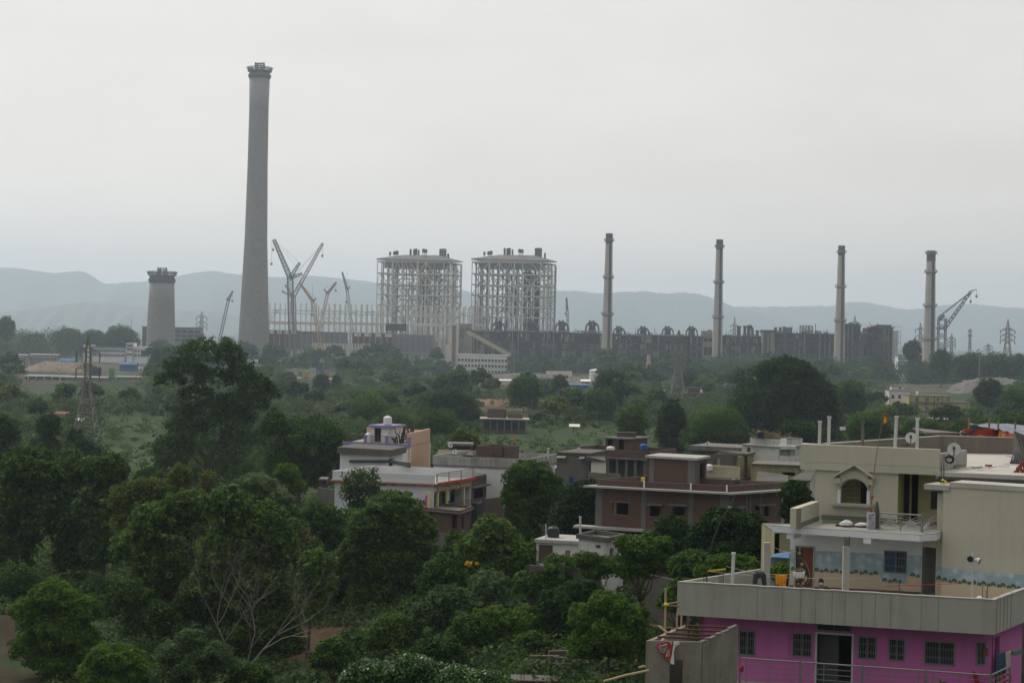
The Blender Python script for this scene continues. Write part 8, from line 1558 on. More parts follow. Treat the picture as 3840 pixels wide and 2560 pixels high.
a_, b_ = P(*R1(600, 840), 97), P(*R1(690, 846), 97); yh = thing('yellow_back_house', 'pale yellow house wall glimpsed left of the tiled upper house', 'house', (a_.x, 99, 0)); shell(yh, quadr(a_, (b_.x+3, b_.y, 0), 5), 0, P(*R1(630, 742), 97).z, YELW); slab(yh, quadr(a_, (b_.x+3, b_.y, 0), 5), P(*R1(630, 742), 97).z, P(*R1(630, 733), 97).z, SLABD, .0)
m = MB(); a_, b_, c_, d_ = P(*R1(578, 868), 92), P(*R1(680, 874), 92), P(*R1(682, 838), 94), P(*R1(590, 852), 94); m.add([a_, b_, c_, d_]+[p-Vector((0, 0, .05)) for p in (a_, b_, c_, d_)], [(0, 1, 2, 3), (7, 6, 5, 4), (0, 4, 5, 1), (1, 5, 6, 2), (2, 6, 7, 3), (3, 7, 4, 0)]); m.build('blue_tarpaulin_sheet', BLUT, loc=a_, label='bright blue tarpaulin stretched below the pale yellow wall', cat='tarpaulin')
a_, b_ = P(*R1(575, 905), 93), P(*R1(700, 910), 93); m = MB(); m.box((a_.x, 93, 0), (b_.x, 93.3, P(*R1(630, 872), 93).z)); q = thing('faded_blue_wall', 'faded blue grey wall under the bright blue tarpaulin', 'wall', (a_.x, 93, 0)); m.build('wall', mat('faded_blue', (.26, .32, .33), (.18, .22, .22), scale=1, streak=.4), q)
# ---------------------------------------------------------------- vegetation
LM = {k: leafmat(k+'_leaf', *v) for k, v in {
 'dark': ((.012, .034, .009), (.075, .155, .026)), 'mango': ((.010, .028, .009), (.056, .115, .024)), 'mid': ((.022, .056, .011), (.105, .190, .028)),
 'teak': ((.024, .058, .012), (.120, .200, .032)), 'neem': ((.028, .074, .009), (.110, .200, .020)), 'olive': ((.036, .066, .012), (.165, .205, .038)),
 'grey': ((.034, .066, .026), (.155, .235, .085)), 'glossy': ((.020, .062, .010), (.070, .155, .022), .35, .3, .3)}.items()}
LM.update({
 'cream': leafmat('cream_blossom', (.16, .15, .08), (.36, .33, .18), rough=.8),
 'bush': leafmat('bush_leaf', (.026, .052, .015), (.110, .170, .040)),
})
BARK = mat('bark', (.075, .06, .045), (.035, .028, .022), scale=3, streak=.3, bump=.3); DEADW = mat('dead_wood', (.21, .19, .165), (.12, .105, .09), scale=3, bump=.2)
def leaf_mesh(name, clumps, per, size, mats, seed, flat=.5, aspect=.42, droop=.25):
 """clumps: (centre xyz, radius xyz, tint); leaves lie over the outside of every clump, denser towards its top"""
 rng = np.random.default_rng(seed); C, RR, T, S = [], [], [], []
 for (c, r, tn, *rest) in clumps:
  n = max(6, int(per*rest[0] if rest else per)); C.append(np.repeat([c], n, 0)); RR.append(np.repeat([r], n, 0)); T.append(np.full(n, tn))
 C = np.concatenate(C); RR = np.concatenate(RR); T = np.concatenate(T); n = len(C)
 d = rng.normal(0, 1, (n, 3)); d[:, 2] += .35; d /= np.linalg.norm(d, axis=1)[:, None]; rad = rng.uniform(.55, 1.12, n)[:, None]
 p = C+d*RR*rad
 nrm = d*1.0+rng.normal(0, .55, (n, 3)); nrm[:, 2] += flat; nrm /= np.linalg.norm(nrm, axis=1)[:, None]
 ax = np.cross(nrm, rng.normal(0, 1, (n, 3))); ax /= np.linalg.norm(ax, axis=1)[:, None]; ax[:, 2] -= droop; ax /= np.linalg.norm(ax, axis=1)[:, None]; bx = np.cross(nrm, ax); bx /= np.linalg.norm(bx, axis=1)[:, None]
 s = size*rng.uniform(.6, 1.25, n)[:, None]
 v = np.empty((n, 4, 3)); v[:, 0] = p-ax*s*.5; v[:, 1] = p+bx*s*aspect; v[:, 2] = p+ax*s*.6-nrm*s*.08; v[:, 3] = p-bx*s*aspect
 tint = np.clip(T+rng.normal(0, .22, n)+.12*d[:, 2]*0, 0, 1)
 me = bpy.data.meshes.new(name); me.vertices.add(n*4); me.vertices.foreach_set('co', v.astype(np.float32).ravel()); me.loops.add(n*4); me.loops.foreach_set('vertex_index', np.arange(n*4, dtype=np.int32)); me.polygons.add(n); me.polygons.foreach_set('loop_start', np.arange(0, n*4, 4, dtype=np.int32))
 at = me.attributes.new('tint', 'FLOAT', 'POINT'); at.data.foreach_set('value', np.repeat(tint, 4).astype(np.float32)); me.materials.append(mats); me.update(calc_edges=True); return me
def limbs(m, base, tips, r0, rng, fork=.45, lean=0.):
 """tapered trunk that forks towards the clump centres"""
 base = Vector(base); top = sum((Vector(t_) for t_ in tips), Vector())/len(tips); H = top.z-base.z; f = base+Vector(((top.x-base.x)*.35+lean, (top.y-base.y)*.35, H*fork))
 m.tube([base-Vector((0, 0, .3)), base+Vector((0, 0, H*.02)), base.lerp(f, .5)+Vector((rng.uniform(-.15, .15), 0, 0))*H*.1, f], [r0*1.35, r0, r0*.8, r0*.62], 8)
 order = sorted(tips, key=lambda q: math.atan2(q[1]-f.y, q[0]-f.x)); k = max(3, min(7, len(order)//5+2)); step = len(order)/k
 for i in range(k):
  grp = [Vector(q) for q in order[int(i*step):int((i+1)*step)]]
  if not grp: continue
  c = sum(grp, Vector())/len(grp); mid = f.lerp(c, .55)+Vector((0, 0, -.03*H)); m.tube([f-Vector((0, 0, .1)), f.lerp(mid, .5)+Vector((rng.uniform(-.3, .3), rng.uniform(-.3, .3), .02*H)), mid], [r0*.5, r0*.4, r0*.28], 6)
  for g in grp[:9]: m.tube([mid, mid.lerp(g, .5)+Vector((rng.uniform(-.2, .2), rng.uniform(-.2, .2), -.02*H)), g], [r0*.24, r0*.15, r0*.05], 5)
def tree(label, blobs, Y, kind, base=None, leaf=.3, cl=.17, per=90, dens=1.0, name='tree', cat='tree', group=None, tint=(.1, .8), depth=.9, r0=None, fork=.45, extra=None, shell_=.62, seed=None, zb=None, core=True):
 """blobs: crown ellipses (x, y, rx, ry[, kind]) in the photograph's pixels at depth Y"""
 seed = seed if seed is not None else int(blobs[0][0]*7+blobs[0][1]); rng = np.random.default_rng(seed); r_ = random.Random(seed); s = Y/FPX
 x0 = base[0] if base else sum(b[0]*b[2] for b in blobs)/sum(b[2] for b in blobs); b0 = P(x0, blobs[0][1], Y); g = float(gz(b0.x, Y)) if zb is None else zb; root = Vector((b0.x, Y, g))
 t = thing(name, label, cat, root, group); clumps = []; tot = max(b[2] for b in blobs)*s
 for b in blobs:
  c = P(b[0], b[1], Y); rx, rz = b[2]*s, b[3]*s; ry = rx*depth; cr_ = max(.35, cl*min(tot, (rx+rz)*.62)*1.15) 
  n = int(dens*26*(rx*ry*rz)**(2/3)/(cr_**2)*.42)+6
  for i in range(n):
   d = rng.normal(0, 1, 3); d /= np.linalg.norm(d); d[2] = d[2] if d[2] > -.55 else -d[2]*.5; f = rng.uniform(shell_, 1.0)**.8*(1.0 if rng.random() < .8 else rng.uniform(1.05, 1.28)); rr = cr_*rng.uniform(.65, 1.25); k = 1-rr*.6/max(rx, rz)
   p = (c.x+d[0]*rx*f*k-root.x, c.y+d[1]*ry*f*k-root.y, c.z+d[2]*rz*f*k-root.z)
   clumps.append((p, (rr, rr, rr*rng.uniform(.7, .95)), r_.uniform(*tint)))
  for i in range(max(4, n//5) if core else 0):
   d = rng.normal(0, 1, 3); d /= np.linalg.norm(d); f = rng.uniform(0, .5); rr = cr_*1.5; clumps.append(((c.x+d[0]*rx*f-root.x, c.y+d[1]*ry*f-root.y, c.z+d[2]*rz*f-root.z), (rr, rr, rr*.8), r_.uniform(*tint)))
 leaf *= .66; me = leaf_mesh('crown', clumps, per*1.15*(cr_/leaf/3.2)**1.6, leaf, LM[kind], seed); o = bpy.data.objects.new('crown', me); COL.objects.link(o); o.parent = t; ROOT[o.name] = root
 if extra:
  ex = [(tuple(P(x, y, Y-.6*tot*.7)-root), (rr*s, rr*s, rr*s*.9), .6) for x, y, rr in extra[1]]; me = leaf_mesh('blossom', ex, 260, leaf*.45, LM[extra[0]], seed+1); o = bpy.data.objects.new('blossom', me); COL.objects.link(o); o.parent = t; ROOT[o.name] = root
 tips = [Vector(c[0])+root for c in clumps]; r_.shuffle(tips); m = MB(); H = max(q.z for q in tips)-g
 limbs(m, root, tips[:34], r0 or max(.09, H*.022), r_, fork); m.build('trunk', BARK, t, smooth=True); return t
# ---- trees in front, each with its own crown
tree('huge dark evergreen dome tree behind the village, right of centre', [(2930, 1500, 205, 160), (2860, 1570, 150, 110), (3020, 1590, 150, 110), (2950, 1400, 110, 60), (3060, 1500, 80, 90)], 450, 'mango', leaf=.62, cl=.11, per=70, base=(2930, 0), tint=(.05, .75), shell_=.75)
tree('very tall airy tree with branches showing through, left of the village', [(760, 1330, 130, 65), (690, 1390, 95, 60), (640, 1425, 70, 35), (860, 1330, 60, 60), (900, 1400, 60, 65), (960, 1450, 75, 55), (1010, 1475, 50, 36), (930, 1510, 90, 45), (840, 1510, 55, 40), (800, 1420, 85, 50), (735, 1480, 70, 42), (800, 1535, 90, 45), (880, 1560, 80, 45), (690, 1545, 50, 35), (700, 1600, 85, 45), (850, 1590, 120, 60), (650, 1680, 85, 60), (780, 1700, 160, 90), (930, 1680, 130, 80), (640, 1760, 75, 60), (850, 1790, 170, 80), (700, 1820, 110, 60)], 290, 'mid', leaf=.42, cl=.085, per=44, dens=.42, core=False, base=(758, 0), depth=.8, r0=.62, fork=.5, tint=(0, .55))
tree('dark spreading tree between the very tall airy tree and the white banded house', [(1180, 1640, 150, 85), (1080, 1740, 110, 110), (1265, 1720, 85, 70), (1160, 1780, 100, 70), (1030, 1600, 60, 60)], 255, 'dark', leaf=.42, cl=.17, base=(1120, 0), tint=(.1, .8))
m = MB(); m.tube([P(1205, 1880, 235), P(1222, 1830, 235), P(1240, 1778, 235), P(1262, 1730, 235)], [.22, .18, .14, .08], 7); m.build('leaning_trunk', BARK, loc=P(1205, 1880, 235), label='thin leaning bare trunk in front of the pale green field gap', cat='tree trunk')
tree('airy feathery tree overlapping the white banded house wall', [(1360, 1795, 78, 42), (1320, 1850, 55, 55), (1395, 1850, 55, 50), (1350, 1900, 50, 35)], 192, 'mid', leaf=.34, cl=.24, per=40, dens=.6, base=(1345, 0), tint=(0, .5))
tree('large dark leafy tree at the far left, behind the bright neem', [(120, 1760, 130, 85), (240, 1790, 140, 110), (90, 1900, 130, 130), (220, 1950, 160, 150), (60, 2050, 90, 120), (300, 2080, 110, 110)], 192, 'teak', leaf=.52, cl=.14, per=60, base=(75, 0), tint=(0, .55), r0=.5)
tree('dark leafy tree left of the pale green field strip', [(400, 1765, 88, 75), (455, 1840, 60, 60), (370, 1900, 90, 110), (380, 2060, 80, 90)], 186, 'teak', leaf=.5, cl=.2, per=60, tint=(0, .6))
tree('dark slim tree at the left margin behind the large leafy tree', [(15, 1640, 60, 90), (50, 1720, 60, 60)], 300, 'dark', leaf=.5, cl=.25)
tree('dark pointed shrub tree beside the white red roofed hut', [(185, 1600, 45, 55), (170, 1680, 60, 60)], 330, 'mango', leaf=.5, cl=.25)
tree('dark low tree at the foot of the left pylon', [(300, 1680, 60, 45), (345, 1700, 45, 35), (280, 1640, 30, 40)], 325, 'mango', leaf=.5, cl=.25)
tree('feathery yellow olive bamboo clump left of centre', [(480, 1870, 85, 70), (560, 1840, 75, 50), (640, 1850, 70, 55), (500, 1960, 90, 70), (680, 1790, 45, 50)], 178, 'olive', leaf=.34, cl=.2, per=80, tint=(.1, .8))
tree('broad teak tree with cupped pale leaves in the left centre', [(600, 1960, 120, 85), (700, 1900, 100, 65), (520, 2060, 105, 80), (640, 2120, 130, 110), (560, 2200, 110, 90), (760, 1990, 90, 80)], 156, 'teak', leaf=.44, cl=.16, per=64, base=(650, 0), tint=(.1, .95))
tree('tall teak tree with big leaves behind the bare dead tree', [(860, 1900, 105, 75), (960, 1960, 110, 85), (880, 2060, 140, 110), (1040, 2050, 90, 90), (820, 2180, 110, 100), (980, 2200, 130, 120), (1000, 2340, 120, 120)], 150, 'teak', leaf=.46, cl=.15, per=66, base=(930, 0), tint=(.05, .9))
tree('small half bare sapling standing up before the very tall airy tree', [(780, 1790, 42, 34), (760, 1830, 30, 24)], 170, 'olive', leaf=.26, cl=.3, per=24, dens=.4, fork=.75)
tree('bushy tree dusted with pale blossom, left of the feathery house tree', [(960, 1830, 80, 55), (900, 1880, 60, 45), (1030, 1880, 75, 55), (960, 1930, 80, 50)], 172, 'grey', leaf=.30, cl=.2, extra=('cream', ((960, 1800, 30), (1000, 1830, 24), (920, 1860, 22), (1045, 1850, 24))), tint=(.2, 1))
tree('fresh green round tree in front of the dark spreading tree', [(1075, 1780, 55, 45), (1100, 1820, 50, 30)], 200, 'neem', leaf=.32, cl=.25, tint=(.2, .9))
tree('tree with a cream blossom plume, centre left', [(1120, 2090, 60, 60), (1170, 2060, 50, 50), (1100, 1990, 60, 50)], 162, 'teak', leaf=.36, cl=.22, extra=('cream', ((1140, 1998, 26), (1155, 2035, 34), (1178, 2075, 26), (1200, 2095, 22), (1130, 2055, 20))), tint=(.1, .8))
tree('mid green tree below the feathery house tree', [(1200, 1950, 90, 70), (1280, 2010, 70, 60), (1180, 2060, 80, 80)], 180, 'mid', leaf=.36, cl=.2, tint=(.0, .7))
tree('slender teak on a thin straight trunk above the soil patch', [(1190, 2110, 75, 55), (1165, 2190, 70, 60), (1215, 2200, 60, 60), (1170, 2280, 60, 60)], 146, 'teak', leaf=.40, cl=.22, per=60, base=(1160, 0), r0=.16, fork=.8, tint=(.05, .9))
tree('big dark glossy tree left of the low brick house', [(1480, 1910, 110, 70), (1400, 1990, 110, 80), (1540, 1990, 110, 90), (1350, 2090, 100, 90), (1480, 2110, 150, 110), (1590, 2130, 90, 90), (1440, 2240, 140, 100), (1400, 2340, 110, 80)], 166, 'teak', leaf=.40, cl=.14, per=66, base=(1450, 0), tint=(.0, .8))
tree('yellow green teak right of the low brick house', [(1850, 1990, 85, 60), (1790, 2060, 85, 65), (1900, 2070, 95, 75), (1960, 2130, 90, 80), (1840, 2150, 100, 75), (2000, 2080, 60, 50)], 152, 'teak', leaf=.40, cl=.18, per=70, tint=(.35, 1))
tree('dark rounded tree between the low brick house and the big brick house', [(1990, 1790, 95, 65), (1930, 1860, 60, 55), (2050, 1850, 75, 70), (1980, 1920, 95, 80), (1960, 2010, 80, 70)], 178, 'mid', leaf=.34, cl=.16, base=(1990, 0), tint=(.0, .75))
tree('almost black mango tree touching the left wall of the big brick house', [(2190, 1850, 70, 55), (2160, 1930, 85, 85), (2215, 1960, 50, 70), (2120, 1990, 80, 70)], 171, 'mango', leaf=.34, cl=.18, tint=(0, .5))
tree('silvery green tree in the middle of the lower centre thicket', [(1830, 2200, 75, 65), (1790, 2260, 90, 60), (1880, 2280, 80, 55)], 136, 'grey', leaf=.26, cl=.2, tint=(.1, .9))
tree('leafy green tree in front of the small white huts', [(2110, 2150, 90, 70), (2060, 2210, 80, 60), (2170, 2200, 80, 70), (1990, 2190, 70, 60)], 140, 'mid', leaf=.32, cl=.18, zb=0)
tree('dark tree with low twisted limbs above the grass patch', [(2120, 2270, 110, 65), (2190, 2230, 90, 60), (2140, 2330, 100, 60), (2250, 2280, 60, 55)], 126, 'mango', leaf=.28, cl=.18, tint=(.05, .8), zb=0)
tree('light green spreading tree before the flat roofed white hut', [(2400, 2060, 90, 55), (2460, 2110, 75, 60), (2370, 2130, 75, 50), (2480, 2050, 50, 40), (2340, 2040, 35, 30)], 127, 'neem', leaf=.30, cl=.2, base=(2400, 0), tint=(.0, .75), zb=0)
tree('small umbrella shaped tree before the flat roofed white hut vent', [(2200, 2100, 55, 28), (2230, 2140, 60, 40), (2290, 2120, 55, 40)], 136, 'mid', leaf=.28, cl=.25, zb=0, tint=(.1, .9))
tree('broad dark mango left of the bent cable mast', [(2720, 1975, 110, 70), (2810, 1990, 80, 70), (2650, 2020, 80, 75), (2740, 2060, 140, 80), (2850, 2050, 45, 60)], 122, 'mango', leaf=.27, cl=.13, per=70, base=(2730, 0), tint=(0, .75), zb=0, shell_=.75)
tree('dark round mango beside the big brick house windows', [(2520, 1985, 70, 50), (2500, 2040, 80, 60), (2570, 2060, 70, 70)], 134, 'mango', leaf=.28, cl=.18, tint=(.1, .8), zb=0)
tree('dark tree crown just left of the cream building under the striped lean-to', [(2980, 1850, 60, 50), (3010, 1900, 50, 60), (2960, 1920, 40, 60), (2990, 2010, 60, 90)], 126, 'mango', leaf=.27, cl=.25, tint=(0, .7), zb=0)
tree('low light green tree behind the left end of the roof terrace', [(2700, 2120, 60, 45), (2780, 2130, 80, 50), (2860, 2150, 60, 40), (2640, 2150, 40, 35)], 106, 'neem', leaf=.24, cl=.22, tint=(.1, .85), zb=0)
tree('small bush tree glimpsed right of the mottled column', [(2920, 2150, 35, 30), (2950, 2140, 25, 25)], 86, 'neem', leaf=.2, cl=.35, tint=(.3, 1), zb=0)
tree('bright feathery neem tree left of the roofless grey room', [(2280, 2270, 85, 50), (2200, 2320, 75, 60), (2360, 2330, 85, 65), (2280, 2380, 130, 80), (2200, 2430, 80, 70), (2370, 2430, 90, 75), (2250, 2240, 30, 30)], 111, 'neem', leaf=.23, cl=.14, per=85, base=(2290, 0), tint=(.1, .95), zb=0)
tree('round neem tree with yellow green top in the lower centre', [(1860, 2330, 95, 60), (1960, 2340, 85, 65), (1900, 2400, 120, 75), (2000, 2420, 60, 60), (1850, 2440, 80, 60)], 126, 'neem', leaf=.26, cl=.16, per=80, tint=(.15, 1))
tree('bright green bushy neem at the lower left edge', [(200, 2240, 95, 60), (120, 2300, 80, 65), (300, 2290, 85, 65), (210, 2370, 150, 90), (120, 2430, 80, 70), (310, 2420, 80, 80), (220, 2480, 120, 60)], 140, 'neem', leaf=.28, cl=.13, per=85, base=(215, 0), tint=(.15, 1), shell_=.72)
tree('small bright dome shaped neem at the bottom left', [(430, 2470, 110, 55), (360, 2520, 75, 50), (510, 2520, 75, 55), (430, 2560, 120, 60)], 122, 'neem', leaf=.24, cl=.16, per=85, tint=(.3, 1))
tree('greyish green feathery tree at the bottom, below the bare dead tree', [(720, 2400, 60, 45), (650, 2450, 75, 45), (790, 2450, 90, 45), (860, 2500, 60, 35), (700, 2500, 110, 55), (640, 2550, 80, 50)], 117, 'grey', leaf=.20, cl=.2, per=80, tint=(.0, .75))
tree('dark shrub mass under the big dark glossy tree', [(1330, 2420, 90, 60), (1560, 2350, 90, 70), (1480, 2420, 100, 70), (1650, 2370, 90, 70)], 140, 'mid', leaf=.34, cl=.2, tint=(0, .5))
tree('dark blue green thicket tree in the lower centre', [(1680, 2250, 80, 55), (1620, 2300, 80, 60), (1700, 2400, 100, 80), (1790, 2460, 90, 60)], 132, 'grey', leaf=.26, cl=.18, tint=(0, .5))
tree('shaded leafy tree low in the left centre behind the bottom feathery tree', [(560, 2330, 110, 90), (480, 2250, 90, 80), (900, 2440, 110, 90), (1060, 2430, 90, 90)], 150, 'teak', leaf=.42, cl=.18, per=54, tint=(0, .45))
for x, y, rx, ry, Y, kd, lab in ((1640, 2450, 100, 70, 118, 'dark', 'dark leafy tree just above the glossy bottom row'), (1480, 2370, 100, 70, 132, 'teak', 'teak crown above the bottom row, below the big dark glossy tree'), (1760, 2360, 80, 60, 124, 'mid', 'green tree left of the yellow green topped round neem'), (1250, 2450, 80, 60, 124, 'mid', 'green tree right of the slender teak trunk, lower edge'), (2000, 2420, 70, 55, 120, 'mid', 'green tree at the right foot of the round neem'), (60, 2180, 80, 70, 178, 'mid', 'leafy tree at the left margin above the bare soil'), (380, 2240, 90, 80, 172, 'dark', 'dark tree filling the gap right of the bright lower left neem'), (760, 2250, 110, 90, 160, 'teak', 'shaded teak crown low behind the bare dead tree'), (1290, 2180, 80, 90, 172, 'mid', 'mid green tree between slender teak and big dark glossy tree'), (1330, 1960, 70, 60, 185, 'neem', 'fresh green crown right below the airy feathery house tree'), (1660, 2150, 80, 70, 150, 'mid', 'green tree beneath the low brick house wall'), (1720, 2060, 70, 70, 160, 'teak', 'leafy tree hiding the foot of the low brick house'), (2020, 2330, 80, 60, 128, 'mid', 'green tree right of the yellow green topped round neem'), (2560, 2230, 80, 60, 106, 'mid', 'low green shrub tree left of the roof terrace corner'), (2600, 2110, 80, 50, 118, 'mid', 'shaded shrub tree under the broad dark mango'), (1560, 2300, 80, 60, 148, 'mid', 'green tree right of the big dark glossy tree foot'), (560, 1790, 60, 45, 215, 'mid', 'green tree just below the pale field strip'), (940, 2540, 90, 60, 118, 'mid', 'dark tree at the bottom edge under the bare dead tree'), (1060, 1940, 70, 60, 176, 'mid', 'green tree below the pale blossom dusted tree')):
 tree(lab, [(x, y, rx, ry), (x-rx*.5, y+ry*.5, rx*.7, ry*.8), (x+rx*.5, y+ry*.6, rx*.7, ry*.8)], Y, kd, leaf=.3, cl=.2, per=64, tint=(.0, .75))
for i, (x, y, rx, lab) in enumerate(((1395, 2520, 100, 'glossy leaved tree crown at the bottom edge, first from the left of the bottom row'), (1560, 2500, 95, 'glossy leaved tree crown at the bottom edge, second of the bottom row'), (1720, 2545, 100, 'glossy leaved tree crown at the bottom edge, third of the bottom row'), (1830, 2565, 85, 'glossy leaved tree crown at the bottom edge, rightmost of the bottom row'))):
 tree(lab, [(x, y, rx, 42), (x-60, y+35, 70, 40), (x+60, y+30, 75, 45)], 88-i, 'glossy', leaf=.20, cl=.17, per=70, tint=(.1, .95), zb=-3, group='glossy leaved tree crowns along the bottom edge')
# ---- bare dead tree
bt = thing('dead_tree', 'bare grey dead tree with spreading twigs in front of the teaks, lower left', 'tree', (P(925, 2460, 141).x, 141, -6)); rr = random.Random(77); TR, BR = MB(), MB()
def twig(p, d, L_, r_, lev):
 pts = [p]; rs = [r_]; q = p
 for i in range(3): d = (d+Vector((rr.uniform(-.4, .4), rr.uniform(-.3, .3), rr.uniform(-.06, .22)))).normalized(); q = q+d*L_/3; pts.append(q); rs.append(r_*(1-.2*(i+1)))
 (TR if lev < 1 else BR).tube(pts, rs, 6 if lev < 2 else 4)
 if lev < 6:
  for k in range(rr.choice((2, 3)) if lev else 4): a = pts[rr.choice((2, 3)) if k else 3]; nd = (d+Vector((rr.uniform(-.95, .95), rr.uniform(-.6, .6), rr.uniform(-.25, .5)))).normalized(); twig(a, nd, L_*rr.uniform(.55, .78), r_*.52, lev+1)
b_ = P(915, 2470, 141); twig(Vector((b_.x, 141, -6)), Vector((.28, 0, 1)), 4.4, .11, 0); twig(Vector((b_.x-.9, 141.2, -6)), Vector((-.12, 0, 1)), 4.6, .09, 0); twig(Vector((b_.x+.4, 140.6, -6)), Vector((.06, 0, 1)), 4.0, .08, 0)
TR.build('trunk', DEADW, bt, smooth=True); BR.build('branches', DEADW, bt)
# ---- named trees of the middle distance
MID = [(2690, 1600, 118, 78, 385, 'neem', 'broad light olive green tree right behind the village, below the centre pylon'), (2372, 1570, 60, 52, 430, 'neem', 'round pale green tree left of the dark columnar tree'), (2520, 1580, 55, 90, 400, 'mango', 'dark tall columnar tree standing between two rounder trees'), (3000, 1630, 90, 55, 330, 'mango', 'dark round tree behind the white board'),
 (2290, 1430, 58, 50, 700, 'mango', 'dark bushy tree left of the kiln chimney'), (2100, 1440, 34, 38, 800, 'dark', 'spiky layered dark tree between the two shed groups'), (1965, 1450, 62, 45, 680, 'mid', 'dense round tree before the rubble heap'), (2588, 1425, 40, 32, 950, 'dark', 'layered dark tree just right of the centre pylon'), (2250, 1500, 62, 45, 600, 'mid', 'shaggy green tree below the dark bushy tree'),
 (3185, 1480, 62, 60, 620, 'mid', 'dark rounded tree right of the huge evergreen dome'), (3708, 1455, 50, 42, 760, 'mango', 'dark flat topped tree right of the yellow apartment block'), (3800, 1500, 60, 50, 640, 'mid', 'green tree at the right edge of the photo'), (1205, 1430, 32, 32, 900, 'dark', 'conical dark tree in front of the short green silo'), (1262, 1440, 18, 40, 900, 'mango', 'slim dark columnar tree beside the conical dark tree'),
 (1480, 1600, 95, 60, 460, 'mid', 'light green spreading tree behind the purple trimmed house, nearest row'), (1640, 1590, 90, 65, 450, 'mid', 'tall light green tree directly behind the peach wall'), (1690, 1520, 110, 60, 560, 'mango', 'long dark tree clump behind the light green trees, centre'), (1400, 1540, 90, 55, 540, 'mid', 'pale round tree left of the long dark clump'), (1740, 1650, 60, 45, 300, 'olive', 'half leafless tree standing behind the thatched hut'),
 (615, 1345, 58, 45, 1150, 'mango', 'dark round tree below the short wide chimney'), (250, 1260, 60, 30, 1750, 'dark', 'wide dark tree on the left skyline before the hills'), (450, 1262, 70, 40, 1700, 'dark', 'big ragged tree on the left skyline beside the short wide chimney'), (130, 1275, 45, 26, 1800, 'dark', 'low dark tree on the left skyline, left of the wide one'), (350, 1265, 45, 30, 1740, 'dark', 'round tree on the left skyline between the wide and the ragged trees'), (25, 1215, 30, 32, 1500, 'grey', 'thin tall tree with feathery top at the far left skyline'),
 (3420, 1300, 32, 30, 1500, 'dark', 'tree beside the blue striped office, left of the rightmost smokestack'), (3530, 1350, 40, 45, 1350, 'dark', 'dark tree at the foot of the tower crane'), (3640, 1360, 70, 38, 1300, 'dark', 'broad hazy tree group member under the narrow pylon'), (3745, 1365, 70, 40, 1280, 'dark', 'broad hazy tree under the largest pale pylon'), (3820, 1365, 50, 40, 1300, 'dark', 'hazy tree at the right edge beyond the second rubble heap'), (3460, 1605, 85, 36, 420, 'mid', 'dark green tree in front of the tin roofed brick hut'), (3660, 1605, 105, 42, 380, 'mid', 'broad green tree behind the patterned tent'), (3790, 1600, 70, 55, 330, 'mid', 'green tree at the right edge behind the tent poles'), (3260, 1590, 80, 50, 420, 'mid', 'green tree right of the white board, behind the red flag'), (1440, 1500, 60, 40, 640, 'dark', 'dark green tree in the middle distance below the left maroon hall')]
for x, y, rx, ry, Y, kd, lab in MID:
 big = Y < 700; tree(lab, [(x, y, rx, ry), (x-rx*.4, y+ry*.45, rx*.7, ry*.7), (x+rx*.45, y+ry*.5, rx*.65, ry*.7), (x-rx*.2, y+ry*1.15, rx*.8, ry*.7), (x+rx*.2, y+ry*1.3, rx*.7, ry*.7)], Y, kd, leaf=max(.42, .0011*Y), cl=.2 if big else .26, per=60, tint=(.0, .85), fork=.35)
# ---- belts of trees, copied from a few grown ones
protos = []
for i, (kd, w_, h_) in enumerate((('mid', 4.2, 3.0), ('dark', 3.6, 3.4), ('mango', 4.4, 3.2), ('grey', 3.4, 2.6), ('neem', 3.6, 2.9), ('dark', 2.6, 3.8), ('olive', 3.6, 2.6), ('mid', 5.0, 2.8))):
 rng = np.random.default_rng(100+i); cl = []
 for j in range(34):
  d = rng.normal(0, 1, 3); d /= np.linalg.norm(d); d[2] = abs(d[2])*1.1-.35; f = rng.uniform(.6, 1); cl.append(((d[0]*w_*f, d[1]*w_*f, 2.0+h_*.95+d[2]*h_*f), (1.15, 1.15, .8), rng.uniform(0, .85)))
 me = leaf_mesh('crown', cl, 42, .72, LM[kd], 200+i); m = MB(); rr = random.Random(i); limbs(m, (0, 0, 0), [Vector(c[0]) for c in cl[:14]], .2, rr, .35); protos.append((me, m))
tm = []
for me, m in protos: mm = bpy.data.meshes.new('trunk'); mm.from_pydata(m.v, [], m.f); mm.materials.append(BARK); tm.append(mm)
LAND = [(0, 'the far left slope'), (320, 'the left pylon'), (600, 'the short wide chimney'), (950, 'the very tall chimney'), (1200, 'the cranes'), (1570, 'the left boiler frame'), (1820, 'the white office'), (2000, 'the right boiler frame'), (2270, 'the leftmost slim smokestack'), (2545, 'the centre pylon'), (2690, 'the second slim smokestack'), (2940, 'the huge evergreen dome'), (3150, 'the third slim smokestack'), (3490, 'the rightmost slim smokestack'), (3780, 'the largest pale pylon')]
BANDS = [(1500, 1680, 'hazy farthest belt', 74, 1.5, 2.6), (1180, 1420, 'far belt', 56, 1.0, 1.9), (800, 1120, 'middle belt', 62, .9, 1.6), (500, 780, 'near belt', 54, .8, 1.35), (300, 470, 'scattered scrub field', 16, .5, .9)]
ORD = ['first', 'second', 'third', 'fourth', 'fifth', 'sixth', 'seventh', 'eighth', 'ninth', 'tenth', 'eleventh', 'twelfth']
